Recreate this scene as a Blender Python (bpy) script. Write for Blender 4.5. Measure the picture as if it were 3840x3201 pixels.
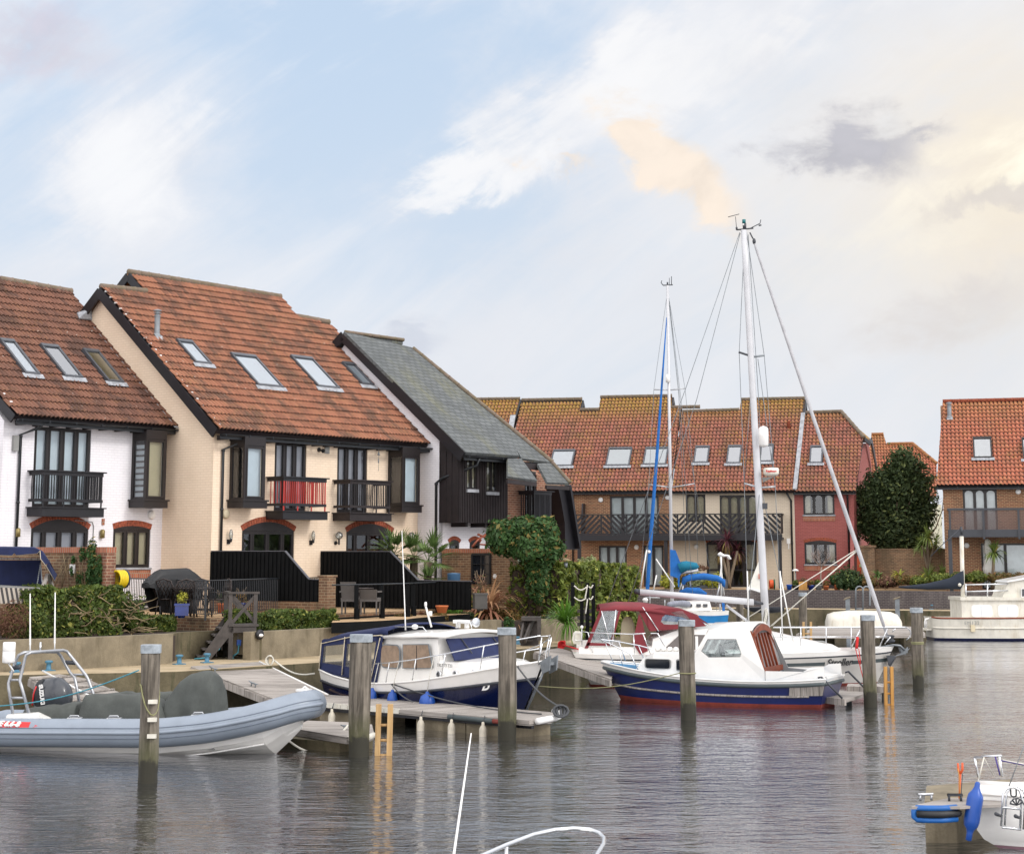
import bpy,math,random
import numpy as np
from mathutils import Vector,Matrix
R =math.radians
for o in list(bpy.data.objects):bpy.data.objects.remove(o)
SC =bpy.context.scene
COL =SC.collection
FP =6900.0;CAMH =3.4;PCY =961.0;PITCH =math.atan(1119/6900.0)
cd =bpy.data.cameras.new('camera');cam =bpy.data.objects.new('camera',cd);COL.objects.link(cam)
cd.sensor_width =36;cd.sensor_fit ='HORIZONTAL';cd.lens =36*FP/3840;cd.clip_start =.1;cd.clip_end =6000;cd.shift_y =-(1600.5-PCY)/3840
cam.location =(0,0,CAMH);cam.rotation_euler =(R(90)+PITCH,0,0)
SC.camera =cam
SC.view_settings.view_transform ='Standard';SC.view_settings.look ='None'
SC.view_settings.gamma =1;SC.view_settings.exposure =EXPOSURE =0.55
SC.render.engine ='CYCLES'
SC.cycles.max_bounces =8;SC.cycles.transparent_max_bounces =24
SUN_EL =R(34);SUN_AZ =R(118) 
w =bpy.data.worlds.new('World');SC.world =w;w.use_nodes =True
nt =w.node_tree;N =nt.nodes;L =nt.links;N.clear()
def wn(t,**k):
    n =N.new(t)
    for a,b in k.items():setattr(n,a,b)
    return n
out =wn('ShaderNodeOutputWorld');bg =wn('ShaderNodeBackground');L.new(bg.outputs[0],out.inputs[0])
bg.inputs['Strength'].default_value =.1
sky =wn('ShaderNodeTexSky',sky_type='NISHITA');sky.sun_disc =False
sky.sun_elevation =SUN_EL;sky.sun_rotation =SUN_AZ;sky.air_density =1.2;sky.dust_density =1.0;sky.ozone_density =2.0
tc =wn('ShaderNodeTexCoord')
def m(op,a,b=None,c=None,clamp=False):
    n =wn('ShaderNodeMath',operation=op);n.use_clamp =clamp
    for i,v in enumerate((a,b,c)):
        if v is None:continue
        if isinstance(v,(int,float)):n.inputs[i].default_value =v
        else:L.new(v,n.inputs[i])
    return n.outputs[0]
def wmix(f,a,b):
    n =wn('ShaderNodeMix',data_type='RGBA')
    if isinstance(f,(int,float)):n.inputs[0].default_value =f
    else:L.new(f,n.inputs[0])
    for i,v in ((6,a),(7,b)):
        if isinstance(v,tuple):n.inputs[i].default_value =(*v,1)
        else:L.new(v,n.inputs[i])
    return n.outputs[2]
sx =wn('ShaderNodeSeparateXYZ');L.new(tc.outputs['Generated'],sx.inputs[0])
X,Y,Z =sx.outputs
AZ =m('ARCTAN2',X,Y) 
EL =m('ARCSINE',Z)
den =m('ADD',m('MAXIMUM',Z,0.0),.16)
cu =m('DIVIDE',X,den);cv =m('DIVIDE',Y,den)
cmb =wn('ShaderNodeCombineXYZ');L.new(AZ,cmb.inputs[0]);L.new(EL,cmb.inputs[1])
mp =wn('ShaderNodeMapping');mp.inputs['Rotation'].default_value =(0,0,R(-34));L.new(cmb.outputs[0],mp.inputs[0])
def noise(vec,scale,detail=5,rough=.55,sc=(1,1,1),loc=(0,0,0),dist=0.0):
    q =wn('ShaderNodeMapping');q.inputs['Scale'].default_value =sc;q.inputs['Location'].default_value =loc
    L.new(vec,q.inputs[0])
    n =wn('ShaderNodeTexNoise');n.inputs['Scale'].default_value =scale;n.inputs['Detail'].default_value =detail
    n.inputs['Roughness'].default_value =rough;n.inputs['Distortion'].default_value =dist
    L.new(q.outputs[0],n.inputs['Vector']);return n.outputs[0]
def ramp(v,a,b):
    n =wn('ShaderNodeMapRange');n.interpolation_type ='SMOOTHSTEP'
    n.inputs[1].default_value =a;n.inputs[2].default_value =b;L.new(v,n.inputs[0]);return n.outputs[0]
def px2(x,y):
    a =(x-1920)/FP;b =(PCY-y)/FP
    d =Vector((a,math.cos(PITCH)-b*math.sin(PITCH),math.sin(PITCH)+b*math.cos(PITCH))).normalized()
    return math.atan2(d.x,d.y),math.asin(d.z)
_k ={}
def wob():
    if 'a' not in _k:
        _k['a'] =m('MULTIPLY',m('SUBTRACT',m('ADD',m('MULTIPLY',fine,.7),m('MULTIPLY',puff,.3)),.5),.10)
        _k['b'] =m('MULTIPLY',m('SUBTRACT',noise(cmb.outputs[0],13,7,.62,(1,1.5,1),(11,5,0),.5),.5),.08)
    return _k['a'],_k['b']
def blob(x,y,rx,ry,rot=0):
    az,el =px2(x,y);c,s =math.cos(R(rot)),math.sin(R(rot))
    wa,wb =wob();da =m('ADD',m('SUBTRACT',AZ,az),wa);de =m('ADD',m('SUBTRACT',EL,el),wb)
    p =m('ADD',m('MULTIPLY',da,c),m('MULTIPLY',de,s));q =m('SUBTRACT',m('MULTIPLY',de,c),m('MULTIPLY',da,s))
    p =m('DIVIDE',p,rx/FP);q =m('DIVIDE',q,ry/FP)
    r2 =m('ADD',m('MULTIPLY',p,p),m('MULTIPLY',q,q))
    g =m('POWER',2.718,m('MULTIPLY',r2,-1.0))
    return g
st =noise(mp.outputs[0],5.2,8,.62,(1,4.2,1),(.3,.5,0),.5) 
big =noise(cmb.outputs[0],4.2,5,.5,(1,1.3,1),(2.2,5.4,0),.4)
fine =noise(cmb.outputs[0],16,8,.62,(1,1.4,1),(1,3,0),.5)
puff =noise(cmb.outputs[0],34,6,.6,(1,1.2,1),(7,3,0),.3)
blues =m('ADD',m('ADD',blob(1300,330,1000,330,15),blob(1750,780,520,330,-10)),m('MULTIPLY',blob(1050,60,900,160,0),.6))
blues =m('ADD',blues,m('MULTIPLY',blob(100,700,300,400,0),.55))
blues =m('ADD',blues,m('MULTIPLY',blob(3000,120,700,90,20),.35))
whites =m('ADD',m('ADD',blob(2300,290,520,110,22),blob(1750,670,330,80,20)),blob(500,640,300,220,30))
whites =m('ADD',whites,m('ADD',blob(3600,560,560,190,25),m('MULTIPLY',blob(3000,150,900,70,22),.6)))
cov =m('ADD',m('MULTIPLY',st,.75),m('MULTIPLY',big,.55))
cov =m('ADD',cov,m('MULTIPLY',fine,.22))
cov =m('ADD',cov,m('MULTIPLY',whites,.34))
cov =m('SUBTRACT',cov,m('MULTIPLY',blues,.38))
cov =ramp(cov,.34,.86)
blue =(4.05,4.95,6.15);white =(6.2,6.3,6.6);grey =(5.2,5.4,5.9)
clear =wmix(.12,blue,sky.outputs[0])
shade =ramp(m('ADD',m('MULTIPLY',big,.7),m('MULTIPLY',fine,.3)),.35,.72)
cloud =wmix(shade,white,grey)
col =wmix(m('MULTIPLY',cov,.93),clear,cloud)
veil =ramp(EL,.30,.02)
col =wmix(m('MULTIPLY',veil,.55),col,(5.35,5.5,5.85))
bs =m('MULTIPLY',ramp(m('ADD',m('MULTIPLY',st,.8),m('MULTIPLY',whites,.30)),.46,.74),.85)
col =wmix(bs,col,(6.6,6.65,6.8))
glow =m('ADD',m('MULTIPLY',blob(3950,650,760,480,15),.85),m('MULTIPLY',blob(3800,500,1500,800,10),.22),clamp=True)
col =wmix(glow,col,(6.2,5.6,4.75))
hot =m('MULTIPLY',blob(3860,560,620,130,28),ramp(m('ADD',fine,m('MULTIPLY',st,.6)),.55,.95))
col =wmix(m('MULTIPLY',hot,.95),col,(7.6,7.2,6.1))
def cl(shape,k,lo,hi,c,col,a=1.0):
    dens =m('ADD',m('MULTIPLY',fine,.8),m('MULTIPLY',puff,.55));f =ramp(m('MULTIPLY',shape,m('POWER',m('MULTIPLY',dens,1.45),2.2)),.12,1.0)
    lit =ramp(m('ADD',puff,m('MULTIPLY',fine,.6)),.55,1.0);c2 =wmix(lit,tuple(q*.9 for q in c),tuple(q*1.06 for q in c))
    return wmix(m('MULTIPLY',f,a),col,c2)
warm =m('ADD',m('ADD',blob(2470,560,300,130,-35),blob(2600,720,240,100,-40)),m('ADD',blob(2380,470,110,80,0),m('MULTIPLY',blob(2090,620,130,30,-12),.9)))
col =cl(warm,.8,.60,1.02,(6.7,5.7,4.7),col,.8)
dark =m('ADD',blob(3270,560,210,150,-8),m('ADD',m('MULTIPLY',blob(3480,450,120,40,10),.5),m('MULTIPLY',blob(2980,560,260,80,-20),.55)))
col =cl(dark,.8,.60,1.05,(3.4,3.4,3.8),col,.85)
col =cl(m('MULTIPLY',blob(1560,1230,150,60,-12),1.0),.7,.55,.95,(3.9,4.2,4.9),col,.55)
col =cl(m('ADD',blob(3800,730,380,60,15),m('MULTIPLY',blob(3650,1150,500,150,20),.55)),.7,.55,.95,(4.6,4.3,4.2),col,.65)
col =cl(m('MULTIPLY',blob(120,180,380,190,-10),.9),.7,.50,.95,(4.5,4.2,4.8),col,.7)
back =ramp(m("ADD",m("MULTIPLY",Y,-1.0),m("MULTIPLY",Z,.75)),-.1,.85)
col =wmix(back,col,(13.8,13.5,13.5))
high =ramp(EL,.33,.62)
col =wmix(m('MULTIPLY',high,m('SUBTRACT',1.0,back)),col,(8.8,8.8,9.1))
below =ramp(Z,-.01,-.08)
col =wmix(below,col,(1.2,1.2,1.2))
L.new(col,bg.inputs['Color'])
sd =bpy.data.lights.new('sun','SUN');sd.energy =1.0;sd.angle =R(14);sd.color =(1,.96,.91)
so =bpy.data.objects.new('sun',sd);COL.objects.link(so)
v =Vector((math.sin(SUN_AZ)*math.cos(SUN_EL),math.cos(SUN_AZ)*math.cos(SUN_EL),math.sin(SUN_EL)))
so.rotation_euler =v.to_track_quat('Z','Y').to_euler();so.location =(30,-20,40)
def ray(x,y):
    a =(x-1920)/FP;b =(PCY-y)/FP
    return (a,math.cos(PITCH)-b*math.sin(PITCH),math.sin(PITCH)+b*math.cos(PITCH))
def atY(x,y,d):
    r =ray(x,y);k =d/r[1];return Vector((r[0]*k,d,CAMH+r[2]*k))
def atz(x,y,z):
    r =ray(x,y);k =(z-CAMH)/r[2];return Vector((r[0]*k,r[1]*k,z))
class Fr:
    """upright frame: s along a heading, t outward (to the right of the heading, i.e. to the water), z up"""
    def __init__(f,o,deg):
        f.o =o;f.deg =deg;a =R(deg);f.u =(math.cos(a),math.sin(a));f.n =(math.sin(a),-math.cos(a))
    def W(f,s,t,z):return Vector((f.o[0]+f.u[0]*s+f.n[0]*t,f.o[1]+f.u[1]*s+f.n[1]*t,z))
    def t(f,x,y,t=0.0):
        r =ray(x,y);d =r[0]*f.n[0]+r[1]*f.n[1];k =(f.o[0]*f.n[0]+f.o[1]*f.n[1]+t)/d
        return ((r[0]*k-f.o[0])*f.u[0]+(r[1]*k-f.o[1])*f.u[1],CAMH+r[2]*k)
    def sp(f,x,y,s):
        r =ray(x,y);d =r[0]*f.u[0]+r[1]*f.u[1];k =(f.o[0]*f.u[0]+f.o[1]*f.u[1]+s)/d
        return ((r[0]*k-f.o[0])*f.n[0]+(r[1]*k-f.o[1])*f.n[1],CAMH+r[2]*k)
class Pl:
    """roof plane: eave line at outward t0, height z0 in a frame, rising away with slope k"""
    def __init__(p,fr,t0,z0,k,back=False):
        p.fr =fr;p.t0 =t0;p.z0 =z0;L_ =math.hypot(1,k);sg =1 if back else -1
        p.U =Vector((fr.u[0],fr.u[1],0));p.V =Vector((sg*fr.n[0]/L_,sg*fr.n[1]/L_,k/L_));p.N =p.U.cross(p.V)
        if p.N.z < 0:p.N =-p.N
        p.O =fr.W(0,t0,z0)
    def px(p,x,y):
        r =Vector(ray(x,y));c =Vector((0,0,CAMH));k =(p.O-c).dot(p.N)/r.dot(p.N);q =c+r*k-p.O
        return (q.dot(p.U),q.dot(p.V))
    def P(p,u,v,n=0.0):return p.O+p.U*u+p.V*v+p.N*n
class MB:
    def __init__(b):b.v =[];b.f =[];b.uv ={};b.mi =[];b.cm =0;b.sm =[];b.smooth =False
    def add(b,vs,fs,uvs=None,smooth=None):
        k =len(b.v);b.v.extend([tuple(q) for q in vs])
        for i,f in enumerate(fs):
            if uvs:b.uv[len(b.f)] =uvs[i]
            b.f.append(tuple(j+k for j in f));b.mi.append(b.cm);b.sm.append(b.smooth if smooth is None else smooth)
        return b
    def box8(b,p):
        return b.add(p,[(0,3,2,1),(4,5,6,7),(0,1,5,4),(1,2,6,5),(2,3,7,6),(3,0,4,7)],smooth=False)
    def box(b,fr,s0,s1,t0,t1,z0,z1):
        if s0 > s1:s0,s1 =s1,s0
        if t0 > t1:t0,t1 =t1,t0
        if z0 > z1:z0,z1 =z1,z0
        W =fr.W
        return b.box8([W(s0,t1,z0),W(s1,t1,z0),W(s1,t0,z0),W(s0,t0,z0),W(s0,t1,z1),W(s1,t1,z1),W(s1,t0,z1),W(s0,t0,z1)])
    def pbox(b,p,u0,u1,v0,v1,n0,n1):
        q =[p.P(u,v,n) for n in (n0,n1) for u,v in ((u0,v0),(u1,v0),(u1,v1),(u0,v1))]
        return b.box8(q)
    def bar(b,a,c,w_,h,up=Vector((0,0,1))):
        a =Vector(a);c =Vector(c);d =(c-a).normalized();s =d.cross(up)
        if s.length < 1e-4:s =d.cross(Vector((0,1,0)))
        s.normalize();u =s.cross(d).normalized();s *= w_/2;u *= h/2
        return b.box8([a-s-u,a+s-u,c+s-u,c-s-u,a-s+u,a+s+u,c+s+u,c-s+u])
    def prism(b,pts,off):
        n =len(pts);off =Vector(off);q =[Vector(p) for p in pts];q2 =[p+off for p in q]
        fs =[tuple(range(n))[::-1],tuple(range(n,2*n))]+[(i,(i+1) % n,n+(i+1) % n,n+i) for i in range(n)]
        return b.add(q+q2,fs,smooth=False)
    def tube(b,pts,r,n=8,cyc=False,cap=True,flat=None):
        P =[Vector(p) for p in pts];k =len(P)
        rr =r if isinstance(r,(list,tuple)) else [r]*k
        T =[]
        for i in range(k):
            if cyc:d =P[(i+1) % k]-P[i-1]
            else:d =P[min(i+1,k-1)]-P[max(i-1,0)]
            T.append(d.normalized() if d.length > 1e-9 else Vector((0,0,1)))
        ref =Vector((0,0,1)) if abs(T[0].z) < .9 else Vector((1,0,0))
        nx =T[0].cross(ref).normalized();vs =[]
        for i in range(k):
            nx =(nx-T[i]*nx.dot(T[i]));nx =nx.normalized() if nx.length > 1e-6 else T[i].orthogonal().normalized()
            ny =T[i].cross(nx)
            for j in range(n):
                a =2*math.pi*j/n;vs.append(P[i]+(nx*math.cos(a)+ny*math.sin(a))*rr[i])
        fs =[]
        for i in range(k if cyc else k-1):
            i2 =(i+1) % k
            for j in range(n):j2 =(j+1) % n;fs.append((i*n+j,i*n+j2,i2*n+j2,i2*n+j))
        sm =[True]*len(fs)
        if cap and not cyc:fs += [tuple(range(n))[::-1],tuple(range((k-1)*n,k*n))]
        return b.add(vs,fs,smooth=True)
    def lathe(b,c,prof,n=16,axis=(0,0,1),smooth=True):
        c =Vector(c);ax =Vector(axis).normalized();x =ax.orthogonal().normalized();y =ax.cross(x);vs =[]
        for h,r in prof:
            for j in range(n):a =2*math.pi*j/n;vs.append(c+ax*h+(x*math.cos(a)+y*math.sin(a))*max(r,1e-4))
        fs =[(i*n+j,i*n+(j+1) % n,(i+1)*n+(j+1) % n,(i+1)*n+j) for i in range(len(prof)-1) for j in range(n)]
        fs += [tuple(range(n))[::-1],tuple(range((len(prof)-1)*n,len(prof)*n))]
        return b.add(vs,fs,smooth=smooth)
    def loft(b,secs,close=False,caps=True,smooth=True):
        n =len(secs[0]);vs =[p for s in secs for p in s];m_ =n if close else n-1
        fs =[(i*n+j,i*n+(j+1) % n,(i+1)*n+(j+1) % n,(i+1)*n+j) for i in range(len(secs)-1) for j in range(m_)]
        if caps:fs += [tuple(range(n))[::-1],tuple(range((len(secs)-1)*n,len(secs)*n))]
        return b.add(vs,fs,smooth=smooth)
    def ball(b,c,r,n=12,sc=(1,1,1)):
        c =Vector(c);vs =[];k =n//2
        for i in range(k+1):
            th =math.pi*i/k
            for j in range(n):
                a =2*math.pi*j/n;vs.append(c+Vector((math.sin(th)*math.cos(a)*sc[0],math.sin(th)*math.sin(a)*sc[1],math.cos(th)*sc[2]))*r)
        fs =[(i*n+j,(i+1)*n+j,(i+1)*n+(j+1) % n,i*n+(j+1) % n) for i in range(k) for j in range(n)]
        return b.add(vs,fs,smooth=True)
    def build(b,name,mats,parent=None,org=None):
        """one mesh object; vertices are kept relative to the thing's own base point"""
        me =bpy.data.meshes.new(name)
        if org is None:org =Vector(parent['_o']) if parent is not None else None
        A =np.array(b.v,dtype=np.float64) if b.v else np.zeros((0,3))
        if org is None:
            mn =A.min(0);mx =A.max(0);org =Vector(((mn[0]+mx[0])/2,(mn[1]+mx[1])/2,mn[2]))
        A =A-np.array(org)
        me.from_pydata(A.tolist(),[],b.f)
        if not isinstance(mats,(list,tuple)):mats =[mats]
        for q in mats:me.materials.append(q)
        me.polygons.foreach_set('material_index',b.mi);me.polygons.foreach_set('use_smooth',b.sm)
        uvl =me.uv_layers.new(name='UVMap');nl =len(me.loops);uv =np.zeros((nl,2))
        co =A+np.array(org);li =0
        lv =np.zeros(nl,dtype=np.int32);me.loops.foreach_get('vertex_index',lv)
        np_ =len(me.polygons);nor =np.zeros(np_*3);me.polygons.foreach_get('normal',nor);nor =nor.reshape(-1,3)
        tot =np.zeros(np_,dtype=np.int32);me.polygons.foreach_get('loop_total',tot)
        ln =np.repeat(nor,tot,axis=0);lc =co[lv]
        up =np.abs(ln[:,2]) > .8
        tx =-ln[:,1];ty =ln[:,0];h =np.hypot(tx,ty)+1e-9
        uv[:,0] =np.where(up,lc[:,0],(lc[:,0]*tx+lc[:,1]*ty)/h);uv[:,1] =np.where(up,lc[:,1],lc[:,2])
        if b.uv:
            st_ =np.concatenate(([0],np.cumsum(tot)[:-1]))
            for fi,q in b.uv.items():
                for j,c in enumerate(q):uv[st_[fi]+j] =c
        uvl.data.foreach_set('uv',uv.ravel())
        me.update()
        o =bpy.data.objects.new(name,me);COL.objects.link(o);o['_o'] =tuple(org)
        if parent is not None:o.parent =parent
        else:o.location =org
        return o
def thing(name,label,cat,loc,group=None):
    o =bpy.data.objects.new(name,None);COL.objects.link(o);o.location =loc;o['_o'] =tuple(loc)
    o.empty_display_size =.2
    o['label'] =label;o['category'] =cat
    if group:o['group'] =group
    return o
def tag(o,label,cat,group=None,kind=None):
    o['label'] =label;o['category'] =cat
    if group:o['group'] =group
    if kind:o['kind'] =kind
    return o
def struct(o,label=None):
    o['kind'] ='structure'
    if label:o['label'] =label;o['category'] ='ground'
    return o
def copytree(o,d,rz=0.0,label=None,parent=None):
    """copy of a thing with its parts and sub-parts"""
    c =o.copy();COL.objects.link(c)
    if parent is None:
        c.location =Vector(o.location)+Vector(d)
        if rz:c.rotation_euler =(0,0,rz)
    else:c.parent =parent
    if label:c['label'] =label
    for ch in list(o.children):copytree(ch,d,0,None,c)
    return c
rnd =random.Random(7)
def newmat(name):
    mt =bpy.data.materials.new(name);mt.use_nodes =True;t =mt.node_tree
    b =t.nodes['Principled BSDF'];return mt,t,b
def lin(c):
    if isinstance(c,str):
        c =tuple(int(c[i:i+2],16)/255 for i in (0,2,4))
        c =tuple(x/12.92 if x <= .04045 else ((x+.055)/1.055)**2.4 for x in c)
    return c
class NT:
    def __init__(s,t):s.t =t
    def n(s,ty,**k):
        x =s.t.nodes.new(ty)
        for a,b in k.items():setattr(x,a,b)
        return x
    def l(s,a,b):s.t.links.new(a,b)
    def coord(s,kind='Object',scale=(1,1,1),rot=(0,0,0)):
        c =s.n('ShaderNodeTexCoord');mp =s.n('ShaderNodeMapping');mp.inputs['Scale'].default_value =scale
        mp.inputs['Rotation'].default_value =rot
        s.l(c.outputs[kind],mp.inputs[0]);return mp.outputs[0]
    def noise(s,vec,sc,det=4,ro=.55,dist=0):
        x =s.n('ShaderNodeTexNoise');x.inputs['Scale'].default_value =sc;x.inputs['Detail'].default_value =det
        x.inputs['Roughness'].default_value =ro;x.inputs['Distortion'].default_value =dist;s.l(vec,x.inputs['Vector']);return x.outputs[0]
    def rng(s,v,a,b,c=0.,d=1.):
        x =s.n('ShaderNodeMapRange');x.interpolation_type ='SMOOTHSTEP'
        for i,q in enumerate((a,b,c,d)):x.inputs[i+1].default_value =q
        s.l(v,x.inputs[0]);return x.outputs[0]
    def mix(s,f,a,b,mode='MIX'):
        x =s.n('ShaderNodeMix',data_type='RGBA',blend_type=mode)
        if isinstance(f,(int,float)):x.inputs[0].default_value =f
        else:s.l(f,x.inputs[0])
        for i,q in ((6,a),(7,b)):
            if isinstance(q,tuple):x.inputs[i].default_value =(*q,1)
            else:s.l(q,x.inputs[i])
        return x.outputs[2]
    def math(s,op,a,b=None):
        x =s.n('ShaderNodeMath',operation=op)
        for i,q in enumerate((a,b)):
            if q is None:continue
            if isinstance(q,(int,float)):x.inputs[i].default_value =q
            else:s.l(q,x.inputs[i])
        return x.outputs[0]
    def bump(s,h,strength,dist,bsdf):
        x =s.n('ShaderNodeBump');x.inputs['Strength'].default_value =strength;x.inputs['Distance'].default_value =dist
        s.l(h,x.inputs['Height']);s.l(x.outputs[0],bsdf.inputs['Normal']);return x
def plain(name,c,rough=.5,metal=0.,var=.12,vs=3.,bump=0.,bs=40.,coat=0.,spec=None,c2=None,stain=None,stainsc=1.5):
    """plain surface with gentle large and small colour variation"""
    c =lin(c);mt,t,b =newmat(name);g =NT(t);v =g.coord()
    n1 =g.noise(v,vs,5,.6);c2 =lin(c2) if c2 else tuple(x*(1-var*2) for x in c)
    col =g.mix(g.rng(n1,.3,.75),c,c2)
    n2 =g.noise(v,vs*14,3,.6);col =g.mix(g.rng(n2,.35,.8,0,var*1.5),col,tuple(x*.6 for x in c))
    if stain:
        v2 =g.coord(scale=(1,1,.22));n3 =g.noise(v2,stainsc*3,6,.65)
        col =g.mix(g.rng(n3,.5,.72,0,stain[1]),col,lin(stain[0]))
    g.l(col,b.inputs['Base Color']);b.inputs['Roughness'].default_value =rough;b.inputs['Metallic'].default_value =metal
    if coat:b.inputs['Coat Weight'].default_value =coat;b.inputs['Coat Roughness'].default_value =.08
    if spec is not None:b.inputs['Specular IOR Level'].default_value =spec
    if bump:g.bump(g.noise(v,bs,4,.6),bump,.01,b)
    return mt
def brick(name,c1,c2,mortar,w=.225,h=.075,mort=.010,bumpd=.006,rough=.85,var=.3,stain=None,bump=.6,ms=.1):
    mt,t,b =newmat(name);g =NT(t);v =g.coord('UV')
    x =g.n('ShaderNodeTexBrick');g.l(v,x.inputs['Vector'])
    x.inputs['Scale'].default_value =1;x.inputs['Brick Width'].default_value =w;x.inputs['Row Height'].default_value =h
    x.inputs['Mortar Size'].default_value =mort;x.inputs['Mortar Smooth'].default_value =ms
    x.inputs['Color1'].default_value =(*lin(c1),1);x.inputs['Color2'].default_value =(*lin(c2),1);x.inputs['Mortar'].default_value =(*lin(mortar),1)
    x.inputs['Bias'].default_value =0
    col =x.outputs['Color'];n =g.noise(v,1.3,6,.65)
    col =g.mix(g.rng(n,.35,.8,0,var),col,tuple(q*.45 for q in lin(c1)))
    if stain:
        v2 =g.coord('UV',scale=(1,.25,1));n3 =g.noise(v2,stain[2],6,.65);col =g.mix(g.rng(n3,.48,.72,0,stain[1]),col,lin(stain[0]))
    g.l(col,b.inputs['Base Color']);b.inputs['Roughness'].default_value =rough
    inv =g.math('SUBTRACT',1.0,x.outputs['Fac']);hh =g.math('ADD',inv,g.math('MULTIPLY',g.noise(v,60,3),.35))
    g.bump(hh,bump,bumpd,b)
    return mt
def tiles(name,ca,cb,cc,dark,lich,du,dv,darkamt=.6,lichamt=.5,lichtop=None,speck=.5):
    """terracotta tiles: one tint per tile, soot patches, lichen and white specks"""
    mt,t,b =newmat(name);g =NT(t);v =g.coord('UV')
    sp =g.n('ShaderNodeSeparateXYZ');g.l(v,sp.inputs[0])
    fu =g.math('FLOOR',g.math('DIVIDE',sp.outputs[0],du));fv =g.math('FLOOR',g.math('DIVIDE',sp.outputs[1],dv))
    cb_ =g.n('ShaderNodeCombineXYZ');g.l(fu,cb_.inputs[0]);g.l(fv,cb_.inputs[1])
    wn_ =g.n('ShaderNodeTexWhiteNoise',noise_dimensions='2D');g.l(cb_.outputs[0],wn_.inputs['Vector'])
    r =wn_.outputs['Value']
    col =g.mix(g.rng(r,.1,.7),lin(ca),lin(cb));col =g.mix(g.rng(r,.82,.95,0,.5),col,lin(cc))
    soft =g.noise(v,.9,6,.62,.4);n2 =g.noise(g.coord('UV',scale=(1,.45,1)),2.2,7,.7)
    patch =g.math('ADD',g.math('MULTIPLY',soft,.6),g.math('MULTIPLY',n2,.4));patch =g.math('ADD',patch,g.math('MULTIPLY',r,.05))
    col =g.mix(g.rng(patch,.47,.63,0,darkamt),col,lin(dark))
    n3 =g.noise(v,9,6,.7);n4 =g.noise(v,.7,4,.6)
    lf =g.math('MULTIPLY',g.rng(n3,.48,.62),g.rng(n4,.42,.62,0,lichamt))
    if lichtop:
        top =g.rng(sp.outputs[1],lichtop[0],lichtop[1],0,lichtop[2]);lf =g.math('MAXIMUM',lf,g.math('MULTIPLY',top,g.rng(n3,.38,.56)))
    col =g.mix(lf,col,lin(lich))
    vo =g.n('ShaderNodeTexVoronoi');vo.inputs['Scale'].default_value =3.3;g.l(v,vo.inputs['Vector'])
    col =g.mix(g.rng(vo.outputs['Distance'],.085,.045,0,speck),col,(.55,.52,.45))
    fi =g.noise(v,45,4,.7);col =g.mix(g.rng(fi,.35,.75,0,.35),col,lin(dark))
    g.l(col,b.inputs['Base Color']);b.inputs['Roughness'].default_value =.85
    g.bump(g.noise(v,70,4),.5,.006,b)
    return mt
def wood(name,ca,cb,axis='Z',rough=.8,green=None,sc=5.,plank=None,bump=.5):
    mt,t,b =newmat(name);g =NT(t)
    s ={'Z':(1,1,.07),'X':(.07,1,1),'UVX':(.06,1,1),'UVY':(1,.06,1)}[axis]
    kind ='UV' if axis[0] == 'U' else 'Object'
    v =g.coord(kind,scale=s);n1 =g.noise(v,sc*4,7,.7,.3);n2 =g.noise(g.coord(kind),1.3,5,.6)
    col =g.mix(g.rng(n1,.34,.66),lin(ca),lin(cb));col =g.mix(g.rng(n2,.4,.7,0,.45),col,tuple(x*.55 for x in lin(cb)))
    if plank:
        sp =g.n('ShaderNodeSeparateXYZ');g.l(g.coord('UV'),sp.inputs[0])
        q =g.math('DIVIDE',sp.outputs[plank[0]],plank[1]);fr =g.math('FRACT',q);fl =g.math('FLOOR',q)
        wn_ =g.n('ShaderNodeTexWhiteNoise',noise_dimensions='1D');g.l(fl,wn_.inputs['W'])
        col =g.mix(g.math('MULTIPLY',wn_.outputs['Value'],.5),col,tuple(x*1.25 for x in lin(ca)))
        col =g.mix(g.rng(fr,.10,.02),col,(.015,.014,.012))
    if green:
        z =g.n('ShaderNodeSeparateXYZ');g.l(g.n('ShaderNodeNewGeometry').outputs['Position'],z.inputs[0])
        zz =g.math('ADD',z.outputs[2],g.math('MULTIPLY',g.noise(g.coord(),5,5,.7),.5))
        col =g.mix(g.rng(zz,green[1]+.75,green[1]+.15,0,.6),col,lin(green[0]))
        col =g.mix(g.rng(zz,.62,.50),col,lin('2c2a20'))
    g.l(col,b.inputs['Base Color']);b.inputs['Roughness'].default_value =rough
    g.bump(n1,bump,.01,b)
    return mt
def leafmat(name,a,c,d=None,rough=.55,trans=.25):
    mt,t,b =newmat(name);g =NT(t);ge =g.n('ShaderNodeNewGeometry');r =ge.outputs['Random Per Island']
    a =lin(a);c =lin(c);col =g.mix(r,a,c)
    n =g.noise(g.coord(),1.6,4,.6);col =g.mix(g.rng(n,.4,.7,0,.6),col,tuple(x*.6 for x in c))
    if d:col =g.mix(g.rng(r,.86,.95),col,lin(d))
    g.l(col,b.inputs['Base Color']);b.inputs['Roughness'].default_value =rough
    b.inputs['Specular IOR Level'].default_value =.3
    tr =g.n('ShaderNodeBsdfTranslucent');g.l(col,tr.inputs[0]);ms =g.n('ShaderNodeMixShader');ms.inputs[0].default_value =trans
    g.l(b.outputs[0],ms.inputs[1]);g.l(tr.outputs[0],ms.inputs[2]);g.l(ms.outputs[0],t.nodes['Material Output'].inputs[0])
    return mt
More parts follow.
